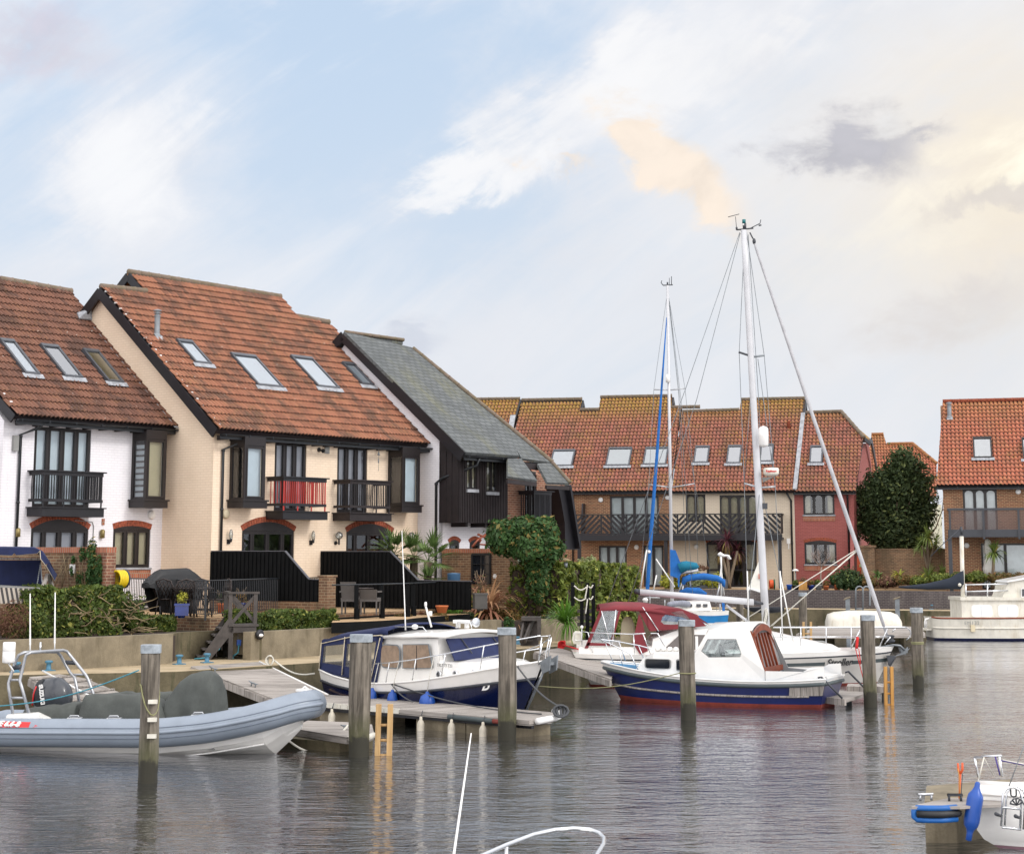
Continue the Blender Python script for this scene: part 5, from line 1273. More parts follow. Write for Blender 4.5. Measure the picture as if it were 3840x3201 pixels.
for k in range(5):
    cc =q[1].lerp(q[2],.10)+Vector((.12,0,.1));b.tube([cc+Vector((.09*math.cos(a)*(1-.1*k),.03*(k-2)+.02*math.sin(3*a),.11*math.sin(a))) for a in [2*math.pi*i/12 for i in range(12)]],.016,6,cyc=True)
a =cc+Vector((.1,0,0));c =atY(1180,2524,43);b.tube([a.lerp(c,i/10)-Vector((0,0,.14*math.sin(math.pi*i/10))) for i in range(11)],.02,6)
tag(b.build('mooring_rope',M['rope_w']),'white rope coiled on the wide gangway and led to the navy boat stern','rope')
g0,q =gangway([(110,2537),(270,2522),(560,2640),(330,2672)],.90,.35,'narrow old boarded gangway behind the inflatable arch, far left')
b =MB()
for i in range(6):
    f =.1+i*.15;b.bar(q[0].lerp(q[3],f)+Vector((0,0,.02)),q[1].lerp(q[2],f)+Vector((0,0,.02)),.05,.03)
b.build('grip_battens',M['deckx'],g0)
b =MB();b.tube([q[0].lerp(q[1],.3)+Vector((0,0,.1)),q[3].lerp(q[2],.3)+Vector((0,0,.1))],.02,6);b.build('white_edge_pipe',M['wpaint'],g0)
g2_,q =gangway([(2003,2442),(2100,2428),(2320,2500),(2290,2545)],.90,.55,'slim grey gangway from the quay corner towards the wheelhouse boat bow')
b =MB();cc =q[1].lerp(q[2],.03)+Vector((0,0,.1))
for k in range(5):b.tube([cc+Vector((.10*math.cos(a),.02*(k-2),.10*math.sin(a+.4*k))) for a in [2*math.pi*i/10 for i in range(10)]],.016,6,cyc=True)
b.tube([cc,atY(2205,2443,50)],.02,6)
tag(b.build('mooring_rope',M['rope_r']),'red rope coiled on the slim gangway at the quay corner','rope')
def bollard(x,y,label):
    p =atz(x,y,.9);b =MB();b.lathe(p,[(0,.10),(.02,.10),(.03,.055),(.16,.05),(.175,.085),(.205,.09),(.22,.07),(.225,.02)],16)
    b.box(Fr((p.x,p.y),35),-.13,.13,-.09,.09,p.z,p.z+.02);tag(b.build('bollard',M['bollard']),label,'bollard','light blue bollards on the quay')
for x,y,l in ((182,2514,'blue bollard by the concrete steps, seen through the inflatable arch'),(62,2520,'blue bollard at the far left, behind the white radar tube'),(672,2490,'blue bollard left of the dark wooden steps'),(776,2484,'blue bollard at the foot of the dark wooden steps'),(1942,2415,'blue bollard right of the pile before the navy bow'),(1988,2411,'blue bollard behind the navy boat pulpit')):bollard(x,y,l)
for x,y,l in ((3113,2276,'small blue bollard on the far quay left of the grey posts'),(3495,2284,'small blue bollard on the far quay near the old white motorboat')):bollard(x,y,l)
def quaylamp(x,y,fr_,t_,l):
    s,z =fr_.t(x,y,t_);b =MB();b.lathe(fr_.W(s,t_,z),[(0,.12),(.05,.12),(.07,.09)],20,(fr_.n[0],fr_.n[1],0));t =thing('bulkhead_lamp',l,'lamp',fr_.W(s,t_,z));b.build('lamp_body',M['black'],t)
    b =MB();b.ball(fr_.W(s,t_+.05,z-.02),.075,12,(1,1,.6));b.build('lamp_lens',M['wpaint'],t)
t6 =(Vector((-6.29-FA.o[0],32.30*1.4-FA.o[1],0)).dot(Vector((FA.n[0],FA.n[1],0))))
quaylamp(971,2378,FA,t6+.02,'round black bulkhead lamp on the planter wall beside the wooden steps')
quaylamp(2052,2325,FA,t6-.35,'round black bulkhead lamp on the fern-hung planter wall')
t =thing('concrete_steps','three concrete steps up to the garden behind the inflatable arch','steps',atz(130,2508,.9));a =atz(128,2508,.9);f_ =Fr((a.x,a.y),8)
for i in range(3):b =MB();b.box(f_,0,1.0-.12*i,-.2-.33*(i+1)-.002*i,0-.33*i,.9-.1*i,1.11+.2*i);b.build('step',M['conc'],t)
FSt =Fr((atz(790,2473,.9).x,atz(790,2473,.9).y),14)
ts =thing('timber_steps','dark brown timber steps with crossed rail landing, over the electricity cabinet','steps',atz(790,2473,.9))
def S2(x,y,t_):return FSt.t(x,y,t_)
b =MB();T1 =0.0
def P_(x,y,t_):s,z =FSt.t(x,y,t_);return FSt.W(s,t_,z)
zL =FSt.t(900,2340,T1)[1];sl0 =FSt.t(857,2340,T1)[0];sl1 =FSt.t(962,2340,T1)[0]
b.box(FSt,sl0,sl1+.05,-1.35,.03,zL-.05,zL);b.build('landing',M['stair'],ts)
b =MB();b.box(FSt,sl0,sl1,-.04,0,zL-.20,zL-.052);b.build('landing_fascia',M['stair'],ts)
for x in (857,938):
    for tt in (0,-1.25):
        b =MB();s =FSt.t(x,2400,0)[0];b.box(FSt,s,s+.11,tt-.11,tt-.002,.9,zL-.052);b.build('post',M['stair'],ts)
zR =FSt.t(900,2218,T1)[1]
for x in (857,951):
    for tt in (0,-1.25):
        if tt and x == 951:continue
        b =MB();s =FSt.t(x,2300,0)[0];b.box(FSt,s,s+.09,tt-.09,tt-.003,zL,zR-.05);b.build('rail_post',M['stair'],ts)
b =MB();b.box(FSt,sl0-.02,sl1+.06,-.11,.02,zR-.05,zR);b.box(FSt,sl0-.02,sl0+.09,-1.3,-.11,zR-.05,zR-.002);b.build('handrail',M['stair'],ts)
b =MB();a0 =FSt.W(sl0+.1,-.04,zL+.05);a1 =FSt.W(sl1-.04,-.04,zR-.1);c0 =FSt.W(sl0+.1,-.07,zR-.1);c1 =FSt.W(sl1-.04,-.07,zL+.05);b.bar(a0,a1,.03,.08);b.bar(c0,c1,.03,.08);b.build('cross_brace',M['stair'],ts);b =MB()
b.bar(FSt.W(sl1-.03,-1.25,zL+.05),FSt.W(sl0+.1,-1.25,zR-.1),.03,.08);b.build('cross_brace',M['stair'],ts)
sf =FSt.t(754,2470,0)[0]
for tt in (0,-1.2):
    b =MB();b.prism([FSt.W(sf-.05,tt,.9),FSt.W(sf+.22,tt,.9),FSt.W(sl0+.12,tt,zL-.18),FSt.W(sl0+.12,tt,zL+.12),FSt.W(sl0-.02,tt,zL+.12)],Vector((-FSt.n[0],-FSt.n[1],0))*.05);b.build('stringer',M['stair'],ts)
for i in range(5):
    f =(i+.25)/5.0;s =sf+(sl0-sf)*f;z =.92+(zL-.92)*f
    b =MB();b.box(FSt,s-.12,s+.22,-1.15,-.06,z,z+.035);b.build('tread',M['stair'],ts)
    b =MB();b.box(FSt,s+.2,s+.22,-1.15,-.06,z-.16,z);b.build('riser',M['brownblk'],ts)
eb =thing('electricity_cabinet','grey weathered electricity cabinet with blue plug under the timber steps','cabinet',FSt.W(sl0+.25,-.3,.9))
s0 =FSt.t(866,2400,-.3)[0];s1 =FSt.t(918,2400,-.3)[0];b =MB();b.box(FSt,s0,s1,-.6,-.3,1.0,FSt.t(890,2370,-.3)[1]);b.build('cabinet_body',M['conc'],eb)
b =MB();b.box(FSt,(s0+s1)/2-.01,(s0+s1)/2+.01,-.298,-.29,1.02,1.5);b.build('door_edge',M['mid'],eb)
b =MB();b.box(FSt,s1-.2,s1-.1,-.298,-.2,1.22,1.36);b.build('blue_plug',M['blufen'],eb)
b =MB();b.tube([FSt.W(s1-.15,-.2,1.25),FSt.W(s1-.18,-.1,1.05),FSt.W(s1-.35,-.05,.95),FSt.W(s0+.05,-.02,.93)],.018,6);
b.tube([FSt.W(s0-.2,-.1,1.45),FSt.W(s0-.3,-.05,1.15),FSt.W(s0-.6,.0,.95),FSt.W(s0-.9,.05,.93)],.018,6)
tag(b.build('blue_cable',M['rope_b']),'bright blue power cable trailing round the timber steps','cable')
tf =thing('pontoon','distant low pontoon carrying the upturned white dinghy','pontoon',atz(3200,2370,.5))
q =[atz(x,y,.55) for x,y in ((2985,2376),(3470,2372),(3440,2348),(3070,2346))];b =MB();b.prism([(p.x,p.y,.38) for p in q],(0,0,.17));b.build('deck',M['deckw'],tf)
q =[atz(x,y,.0) for x,y in ((3050,2404),(3130,2404),(3130,2396),(3050,2396))];b =MB();b.prism([(p.x,p.y,-.3) for p in q],(0,0,.67));b.build('concrete_float',M['concg'],tf)
q =[atz(x,y,.0) for x,y in ((3300,2404),(3390,2404),(3390,2396),(3300,2396))];b =MB();b.prism([(p.x,p.y,-.3) for p in q],(0,0,.67));b.build('concrete_float',M['concg'],tf)
fd_ =Fr((atz(3242,2352,.55).x,atz(3242,2352,.55).y),-3)
td =thing('upturned_dinghy','white rowing dinghy lying upside down on the distant pontoon','dinghy',fd_.W(0,0,.55))
secs =[]
LB =[(-1.50,.55,.30),(-1.44,.60,.52),(-1.2,.68,.60),(-.6,.72,.66),(0,.72,.66),(.6,.68,.64),(1.05,.6,.60),(1.3,.52,.50),(1.42,.45,.30)]
for s,hb_,hh in LB:secs.append([fd_.W(s,hb_*math.cos(a),.56+hh*(max(0,math.sin(a))**.55)) for a in [math.pi*i/14 for i in range(15)]])
b =MB();b.loft(secs);b.build('hull',M['gelold'],td)
b =MB();b.box(fd_,-1.56,1.48,.70,.76,.56,.62);b.build('gunwale',M['gelold'],td)
for x,l in ((3180,'grey steel post left of the hoop rails on the far quay'),(3366,'grey steel post right of the long inclined yacht stay on the far quay')):
    a =atY(x,2300,84.3);t =thing('steel_post',l,'post',(a.x,a.y,.3));f_ =Fr((a.x,a.y),-10);b =MB();b.box(f_,-.1,.1,-.1,.1,-.4,CAMH-(2245-2080)*84.3/7081);b.build('post_shaft',M['galv'],t)
    zt_ =CAMH-(2240-2080)*84.3/7081;b =MB();b.prism([f_.W(-.14,.12,zt_-.1),f_.W(.14,.12,zt_+.02),f_.W(.14,.12,zt_+.06),f_.W(-.14,.12,zt_-.04)],(0,.24,0));b.build('sloped_cap',M['conc'],t)
t =thing('hoop_ladder','galvanised double hoop handrail ladder on the far quay','ladder',atY(3235,2290,84.3))
for x0_,x1_ in ((3209,3236),(3236,3262)):
    pts =[]
    for f in range(11):a =math.pi*f/10;pts.append(atY((x0_+x1_)/2-(x1_-x0_)/2*math.cos(a),2212-14*math.sin(a),84.3+(0 if x0_ == 3209 else .6)))
    pts =[atY(x0_,2300,84.3)]+pts+[atY(x1_,2300 if x0_ == 3209 else 2270,84.3)];b =MB();b.tube(pts,.035,8);b.build('hoop',M['galv'],t)
b =MB();b.tube([atY(3209,2282,84.3),atY(3236,2282,84.3)],.03,8);b.build('rung',M['galv'],t)
def textmesh(s,size,at,right,up,mat,parent,name='lettering',ext=.004,shear=0.0,bold=0.0,spacing=1.0):
    cu =bpy.data.curves.new('t','FONT');cu.body =s;cu.size =size;cu.extrude =ext;cu.shear =shear;cu.offset =bold;cu.space_character =spacing;cu.resolution_u =3
    o =bpy.data.objects.new('t',cu);COL.objects.link(o);dg =bpy.context.evaluated_depsgraph_get();me =bpy.data.meshes.new_from_object(o.evaluated_get(dg))
    right =Vector(right).normalized();up =Vector(up).normalized();n =right.cross(up);at =Vector(at);b =MB()
    b.add([at+right*v.co.x+up*v.co.y+n*v.co.z for v in me.vertices],[tuple(p.vertices) for p in me.polygons])
    bpy.data.objects.remove(o);bpy.data.meshes.remove(me);bpy.data.curves.remove(cu)
    return b.build(name,mat,parent)
def hull(fr,st,bands,parent,deckmat,inset=.0,transom=True,deckdrop=.04,q=.8):
    """st: (s_deck, s_waterline, half beam deck, half beam waterline, sheer height, keel depth); bands: (name, f0, f1, material), f<0 below water"""
    def pt(e,f,sg):
        sd_,sw_,hb,hw,zs,zk =e
        if f >= 0:return fr.W(sw_+(sd_-sw_)*f,sg*(hw+(hb-hw)*f**q),f*zs)
        g =-f;return fr.W(sw_,sg*hw*(1-g)**.6,zk*g)
    for nm,f0,f1,mt in bands:
        b =MB();k =4 if f1-f0 > .2 else 2;fs =[f0+(f1-f0)*i/k for i in range(k+1)]
        for sg in (1,-1):b.loft([[pt(e,f,sg) for f in fs] for e in st],caps=False)
        if transom:
            for a,c in zip(fs[:-1],fs[1:]):e =st[0];b.add([pt(e,a,1),pt(e,a,-1),pt(e,c,-1),pt(e,c,1)],[(0,1,2,3)],smooth=False)
        b.build(nm,mt,parent)
    b =MB();secs =[]
    for e in st:secs.append([fr.W(e[0],e[2]*x*.985,e[4]-deckdrop+(1-abs(x))*.03) for x in (-1,-.5,0,.5,1)])
    b.loft(secs,caps=False);b.build('deck',deckmat,parent)
    return pt
def interp(st,n):
    out =[]
    for i in range(n):
        x =i/(n-1)*(len(st)-1);k =min(int(x),len(st)-2);f =x-k
        p0 =st[max(k-1,0)];p1 =st[k];p2 =st[k+1];p3 =st[min(k+2,len(st)-1)]
        out.append(tuple(.5*((2*b)+(c-a)*f+(2*a-5*b+4*c-d)*f*f+(3*b-a-3*c+d)*f**3) for a,b,c,d in zip(p0,p1,p2,p3)))
    return out
def cabin(fr,secs,parent,mat,name='cabin',nroof=7):
    """secs: (s_bottom, s_top, z_bottom, z_top, half_bottom, half_top, camber)"""
    b =MB();L_ =[]
    for sb,st_,zb,zt,hb,ht,cam_ in secs:
        ring =[fr.W(sb,-hb,zb),fr.W(sb+(st_-sb)*.5,-(hb+ht)/2,(zb+zt)/2)]
        for i in range(nroof):x =-1+2*i/(nroof-1);ring.append(fr.W(st_,ht*x,zt+cam_*(1-x*x)))
        ring += [fr.W(sb+(st_-sb)*.5,(hb+ht)/2,(zb+zt)/2),fr.W(sb,hb,zb)];L_.append(ring)
    b.loft(L_,caps=True,smooth=False);return b.build(name,mat,parent)
def pane(pts,mat,parent,name='window',th=.012,frame=None,fw=.03,n=None):
    """flat window in its own frame, outline as a polygon of points"""
    P =[Vector(p) for p in pts];c =sum(P,Vector())/len(P);nn =n or (P[1]-P[0]).cross(P[2]-P[0]).normalized()
    if (Vector((0,0,CAMH))-c).dot(nn) < 0:nn =-nn
    root =None
    if frame:
        b =MB();b.prism([c+(p-c)*(1+fw/max((p-c).length,.05)) for p in P],nn*th);root =b.build(name,frame,parent)
    b =MB();b.prism([p+nn*(th+.001 if frame else 0) for p in P],nn*.005);return b.build('glass' if frame else name,mat,root or parent),root
def rrect(fr,t,x0,y0,x1,y1,r=.05,skew=(0,0)):
    s0,z1 =fr.t(x0,y0,t);s1,z0 =fr.t(x1,y1,t);pts =[]
    for cx,cz,a0 in ((s1-r,z1-r,0),(s0+r,z1-r,90),(s0+r,z0+r,180),(s1-r,z0+r,270)):
        for k in range(4):a =R(a0+30*k);pts.append(fr.W(cx+r*math.cos(a),t,cz+r*math.sin(a)))
    return pts
def rail(pts,parent,name='guard_rail',r=.013,mat=None):
    b =MB()
    for p in pts:b.tube(p,r,6)
    return b.build(name,mat or M['steel'],parent)
def T(fr,t):return lambda x,y:fr.W(fr.t(x,y,t)[0],t,fr.t(x,y,t)[1])
def sag(a,c,d,n=10):return [Vector(a).lerp(Vector(c),i/n)-Vector((0,0,d*math.sin(math.pi*i/n))) for i in range(n+1)]
BF =Fr((-3.57,43.3),-49.8)
nb =thing('cabin_boat','navy hulled white cabin boat with navy canvas canopy and three portholes, at the finger pontoon','boat',BF.W(3,0,0))
st =interp([(0,.12,1.05,.85,.84,-.35),(.9,.9,1.17,1.0,.72,-.4),(2.2,2.2,1.25,1.1,.66,-.45),(3.6,3.5,1.25,1.08,.76,-.45),(4.8,4.55,1.08,.8,.93,-.45),(5.8,5.3,.68,.4,1.12,-.4),(6.35,5.65,.28,.12,1.22,-.3),(6.55,5.78,.03,.02,1.27,-.25)],26)
hull(BF,st,[('underbody',-1,0,M['navy']),('topsides',0,.72,M['navy']),('white_strake',.72,1,M['gel'])],nb,M['gel'])
b =MB()
for sg in (1,-1):b.tube([BF.W(e[1]+(e[0]-e[1])*.72,sg*(e[3]+(e[2]-e[3])*.72**.8+.01),e[4]*.72) for e in st],.03,6)
b.build('rubbing_strake',M['dgrey'],nb)
b =MB()
for sg in (1,-1):b.tube([BF.W(e[0],sg*e[2],e[4]) for e in st],.022,6)
b.build('gunwale',M['gel'],nb)
cabin(BF,[(2.15,2.32,.6,1.62,1.02,.93,.10),(4.30,4.22,.75,1.66,1.0,.93,.10)],nb,M['gel'],'wheelhouse')
cabin(BF,[(4.28,4.15,.78,1.62,.98,.90,.09),(4.62,4.30,.85,1.24,.95,.86,.06)],nb,M['gel'],'windscreen_frame')
cabin(BF,[(4.2,4.3,.72,1.18,.97,.84,.07),(5.3,5.25,.9,1.22,.72,.62,.06),(5.95,5.8,1.05,1.20,.32,.28,.03)],nb,M['gel'],'coachroof')
b =MB();b.loft([[BF.W(s,hw_*x,z+.10*(1-x*x)) for x in [i/4-1 for i in range(9)]]+[BF.W(s,hw_*x,z-.06+.10*(1-x*x)) for x in [1-i/4 for i in range(9)]] for s,z,hw_ in ((2.15,1.66,1.02),(3.2,1.70,1.04),(4.1,1.74,1.03),(4.5,1.74,.96))],close=True);b.build('cabin_roof',M['gel'],nb)
tS =1.01;TT =T(BF,tS)
def win(x0,y0,x1,y1,r=.08):
    pts =rrect(BF,tS,x0,y0,x1,y1,r);return pts
pane(win(1432,2417,1498,2503,.12),M['brownc'],nb,'side_window',frame=M['galv'],fw=.035)
q =[TT(1514,2417),TT(1606,2417),TT(1620,2495),TT(1614,2503),TT(1514,2503)];pane(q,M['brownc'],nb,'side_window',frame=M['galv'],fw=.035)
b =MB();b.box(BF,3.60,3.62,tS+.015,tS+.022,1.0,1.5);b.build('curtain_gap',M['brownblk'],nb)
wf =[BF.W(4.42,.86,1.24),BF.W(4.42,-.80,1.24),BF.W(4.30,-.78,1.64),BF.W(4.30,.84,1.62)]
b =MB();wf =[BF.W(4.66,.84,1.22),BF.W(4.66,-.82,1.23),BF.W(4.34,-.80,1.66),BF.W(4.34,.82,1.65)];b.prism(wf,Vector((BF.u[0],BF.u[1],.5))*.03);b.build('windscreen_cover',M['navyc'],nb)
b =MB()
for y1,y2 in ((.45,.36),(-.42,-.52)):b.bar(BF.W(4.40,y1,1.66),BF.W(4.66,y2,1.36),.02,.02)
b.build('wipers',M['dgrey'],nb)
cs =[(0.08,1.48,.98),(.5,1.58,1.02),(1.2,1.66,1.04),(1.9,1.73,1.04),(2.35,1.80,1.02),(2.5,1.78,.98)]
b =MB();b.loft([[BF.W(s,hw_*x,z+.13*(1-abs(x)**2.5)) for x in [i/5-1 for i in range(11)]]+[BF.W(s,hw_*1.0,z-.10),] for s,z,hw_ in cs],caps=False)
b.loft([[BF.W(s,-hw_,z),BF.W(s,-hw_,z-.10)] for s,z,hw_ in cs],caps=False)
o =b.build('canopy_roof',M['navyc'],nb);md =o.modifiers.new('s','SOLIDIFY');md.thickness =.02
for sg in (1,-1):
    b =MB();t_ =sg*1.03
    def frm(s0,s1,za0,za1,zb0,zb1,wdt):
        return
    z0a,z0b =.86,.72
    bars =[((.02,.84),(.10,1.42),.10),((.92,.74),(1.02,1.58),.10),((2.10,.70),(2.30,1.66),.22),((.02,.90),(2.2,.78),.16),((.1,1.42),(2.3,1.62),.12)]
    for (sa,za),(sb_,zb_),w2 in bars:
        b.bar(BF.W(sa,t_,za),BF.W(sb_,t_,zb_),.014,w2,Vector((0,0,1)) if abs(sb_-sa) > .5 else Vector((BF.u[0],BF.u[1],0)))
    b.add([BF.W(.0,t_,.78),BF.W(2.2,t_,.66),BF.W(2.2,t_,.9),BF.W(.02,t_,1.0)],[(0,1,2,3)]);b.build('canopy_side',M['navyc'],nb)
    b =MB();b.add([BF.W(.05,t_*.995,.95),BF.W(2.2,t_*.995,.85),BF.W(2.28,t_*.995,1.62),BF.W(.10,t_*.995,1.42)],[(0,1,2,3)]);b.build('clear_panel',M['pglass'],nb)
b =MB();b.add([BF.W(.02,-1.0,.8),BF.W(.02,1.0,.8),BF.W(.02,1.0,1.0),BF.W(.02,-1.0,1.0)],[(0,1,2,3)]);
for y in (-.98,-.3,.35,.98):b.bar(BF.W(.02,y,.85),BF.W(.09,y,1.5),.014,.12,Vector((BF.n[0],BF.n[1],0)))
b.bar(BF.W(.09,-1,1.46),BF.W(.09,1,1.46),.014,.12);b.build('canopy_back',M['navyc'],nb)
b =MB()
for a,c in (((.0,.83),(.08,1.44)),((.90,.76),(1.0,1.6)),((2.0,.72),(2.33,1.62))):b.tube([BF.W(a[0],1.05,a[1]),BF.W(c[0],1.05,c[1])],.012,5)
b.tube([BF.W(.08,1.05,1.42),BF.W(1.2,1.06,1.60),BF.W(2.4,1.05,1.68)],.01,5);b.build('canopy_piping',M['curtainc'],nb)
for x,y in ((1645,2528),(1706,2527),(1775,2525)):
    hwx =1.0-(BF.t(x,y,.9)[0]-4.2)*.17;s,z =BF.t(x,y,hwx);b =MB();ax =(BF.n[0],BF.n[1],.15)
    b.lathe(BF.W(s,hwx-.02,z),[(0,.075),(.035,.075),(.04,.055),(.03,.05)],20,ax);o =b.build('porthole',M['steel'],nb);b =MB();b.lathe(BF.W(s,hwx,z),[(0,.05),(.022,.05)],16,ax);b.build('glass',M['dkglass'],o)
def dk(s):
    for a,c in zip(st[:-1],st[1:]):
        if a[0] <= s <= c[0]:f =(s-a[0])/(c[0]-a[0]+1e-9);return a[2]+(c[2]-a[2])*f,a[4]+(c[4]-a[4])*f
    return st[-1][2],st[-1][4]
for sg in (1,-1):
    top =[];
    for s in (2.3,2.9,3.7,4.6,5.4,6.1,6.5):
        hb,z =dk(s);top.append(BF.W(s+.08,sg*(max(hb,.16)-.03),z+.42+.10*(s-2.3)/4))
    rl =[top]
    for s in (2.85,3.75,4.6,5.5,6.1):hb,z =dk(s);rl.append([BF.W(s-.06,sg*(hb-.04),z),BF.W(s+.08,sg*(hb-.03),z+.43+.10*(s-2.3)/4)])
    hb1,z1 =dk(5.5);hb2,z2 =dk(6.45);rl.append([BF.W(5.5,sg*(hb1-.03),z1+.25),BF.W(6.55,sg*.14,z2+.28)]);rl.append([BF.W(6.5,sg*.12,z2),BF.W(6.62,sg*.13,z2+.5)])
    rail(rl,nb)
hb,z =dk(6.5);rail([[BF.W(6.58,.13,z+.51),BF.W(6.68,0,z+.52),BF.W(6.58,-.13,z+.51)],[BF.W(2.4,.75,1.76),BF.W(2.5,.78,1.86),BF.W(3.5,.78,1.88),BF.W(3.6,.75,1.78)],[BF.W(3.9,.2,1.86),BF.W(3.95,.2,1.97),BF.W(4.4,.2,1.98),BF.W(4.45,.2,1.86)]],nb,'roof_rail',.011)
b =MB();p =BF.W(2.58,.55,1.78);q =p+Vector((-.10,.0,2.15));b.tube([p,p.lerp(q,.12),q],[.02,.014,.008],6);b.build('aerial',M['wpaint'],nb)
b =MB();p =BF.W(3.05,.2,1.85);q =p+Vector((-.13,0,.45));b.tube([p,q],.022,8);b.lathe(q,[(0,.03),(.06,.03),(.09,.02)],10);b.lathe(p.lerp(q,.65)+Vector((.06,-.02,0)),[(-.05,.04),(.05,.04)],10);b.build('light_mast',M['wpaint'],nb)
b =MB();b.ball(BF.W(2.85,.5,1.86),.075,12,(1,1,.75));b.build('gps_dome',M['wpaint'],nb)
b =MB();b.box(BF,3.65,4.1,-.1,.08,1.95,2.02);b.box(BF,3.7,3.74,-.06,.04,1.85,1.95);b.box(BF,4.0,4.04,-.06,.04,1.85,1.95);b.build('hailer_bar',M['wpaint'],nb)
b =MB();b.lathe(BF.W(4.2,.0,1.98),[(0,.06),(.14,.10),(.16,.10),(.17,.06)],16,(BF.u[0],BF.u[1],0));b.build('searchlight',M['steel'],nb)
b =MB();b.box(BF,6.35,6.78,-.10,.10,1.20,1.26);b.prism([BF.W(6.55,.11,1.26),BF.W(6.86,.11,1.40),BF.W(6.82,.11,1.10),BF.W(6.6,.11,1.02)],Vector((-BF.n[0],-BF.n[1],0))*.03);b.prism([BF.W(6.55,-.08,1.26),BF.W(6.86,-.08,1.40),BF.W(6.82,-.08,1.10),BF.W(6.6,-.08,1.02)],Vector((-BF.n[0],-BF.n[1],0))*.03);b.build('bow_roller',M['galv'],nb)
b =MB();b.tube([BF.W(6.52,0,1.05),BF.W(6.30,0,.7),BF.W(5.78,0,-.05)],.02,6);b.build('stem_band',M['galv'],nb)
b =MB();b.prism([BF.W(.05,1.08,.24),BF.W(1.5,1.17,.20),BF.W(1.5,1.17,.28),BF.W(.05,1.08,.34)],Vector((BF.n[0],BF.n[1],0))*.05);b.build('timber_strake',M['pine'],nb)
textmesh('TRUSTY T23',.095,BF.W(4.28,1.0,1.10),(BF.u[0]*1,BF.u[1],0),(0,0,1),M['mid'],nb)
hbx =Vector((BF.u[0]*.93-BF.n[0]*.36,BF.u[1]*.93-BF.n[1]*.36,.10))
textmesh('B',.30,BF.W(5.42,.735,.66),hbx,(0,0,1),M['wpaint'],nb,shear=.5,bold=.006);textmesh('2',.26,BF.W(5.98,.50,.74),hbx,(0,0,1),M['wpaint'],nb,shear=.5,bold=.006)
for i,(s,l,r_) in enumerate(((2.45,'blue fender hanging left on the navy hull, right of the thick pile',.10),(3.18,'blue fender hanging under the rail below the curtained window',.115),(4.28,'largest dark blue teardrop fender hanging by the middle porthole',.17))):
    hb,z =dk(s);c =BF.W(s,hb+.07,0);t =thing('fender',l,'fender',c,'blue fenders on the navy cabin boat');zt_ =.64 if i < 2 else .66
    b =MB();k =r_;b.lathe(c+Vector((0,0,zt_-.48)),[(0,.02),(.03,k*.7),(.1,k),(.22,k),(.33,k*.8),(.38,.04),(.42,.03)],14);b.build('fender_body',M['blufen'],t)
    b =MB();b.tube([c+Vector((0,0,zt_-.07)),BF.W(s,hb+.02,z+.05),BF.W(s+.08,hb-.03,z+.44)],.009,5);b.build('lanyard',M['rope_w'],t)
b =MB();a =BF.W(3.0,1.25,.70);b.tube(sag(a,fp.W(Lp*.93,-.8,ZD+.03),.12),.014,5);b.tube(sag(a,fp.W(Lp*.30,-1.0,ZD+.05),.06),.014,5)
tag(b.build('mooring_rope',M['rope_d']),'dark mooring line from the navy hull midships down to the pontoon','rope')
b =MB();a =BF.W(6.2,.42,1.16);c =fp.W(Lp*1.02,-.75,ZD+.18);b.tube(sag(a,c,.10),.018,6)
for k in range(7):b.tube([c+Vector((.15*math.cos(a_)*math.cos(k*.5),.10*math.sin(a_)*math.sin(k*.5+.4)+.03*(k-3)*.5,-.06+.12*math.sin(a_)*.9)) for a_ in [2*math.pi*i/10 for i in range(10)]],.02,5,cyc=True)
tag(b.build('mooring_rope',M['rope_d']),'dark grey bow rope with its coil lying at the pontoon tip','rope')
CF =Fr((2.15,45.3),-25.0)
wb =thing('fishing_boat','royal blue hulled boat with white wheelhouse and varnished doors, bow to the left','boat',CF.W(3,0,0))
st =[(0.0,.50,.03,.02,.88,-.2),(.15,.55,.22,.08,.87,-.25),(.6,.85,.55,.3,.82,-.3),(1.4,1.45,.86,.62,.72,-.35),(2.6,2.6,1.0,.85,.61,-.35),(3.9,3.85,1.0,.88,.57,-.35),(5.0,4.9,.92,.75,.60,-.3),(5.75,5.55,.80,.58,.66,-.2)]
st =interp(st,28);rst =[(-e[0]+5.75,-e[1]+5.75)+e[2:] for e in st][::-1]
CR =CF
stc =st[::-1]
pt =hull(CF,stc,[('antifouling',-1,0,M['antif']),('boot_stripe',0,.13,M['antif']),('topsides',.13,.80,M['blueh']),('white_strake',.86,1.0,M['gel'])],wb,M['bluec'] if False else plain('blue_deck_paint','2f6f99',.7))
b =MB()
for sg in (1,-1):b.tube([pt(e,.83,sg)+Vector((CF.n[0],CF.n[1],0))*sg*.01 for e in stc],.045,8)
b.tube([pt(stc[0],.83,1),pt(stc[0],.83,-1)],.045,8);b.build('rubber_fendering',M['rubber'],wb)
b =MB()
for sg in (1,-1):b.tube([pt(e,1.0,sg) for e in stc],.02,6)
b.build('gunwale',M['gel'],wb)
b =MB();b.tube([pt(e,.42,1)+Vector((CF.n[0],CF.n[1],0))*.012 for e in stc[2:-4]],.028,5);b.build('timber_strake',M['deckx'],wb)
b =MB();q =[pt(e,f,1)+Vector((CF.n[0],CF.n[1],0))*.02 for e,f in ((stc[0],.44),(stc[4],.44),(stc[4],.78),(stc[0],.78))];b.prism(q,Vector((CF.n[0],CF.n[1],0))*.02);b.build('timber_quarter_patch',M['deckx'],wb)
cabin(CF,[(1.02,1.22,.70,1.0,.40,.36,.05),(1.5,1.55,.66,1.12,.64,.54,.06),(2.55,2.5,.58,1.14,.76,.66,.06)],wb,M['gel'],'fore_cabin')
Tf =T(CF,.66)
pane(rrect(CF,.66,2422,2470,2512,2505,.05),M['dkglass'],wb,'side_window',frame=M['mid'],fw=.03)
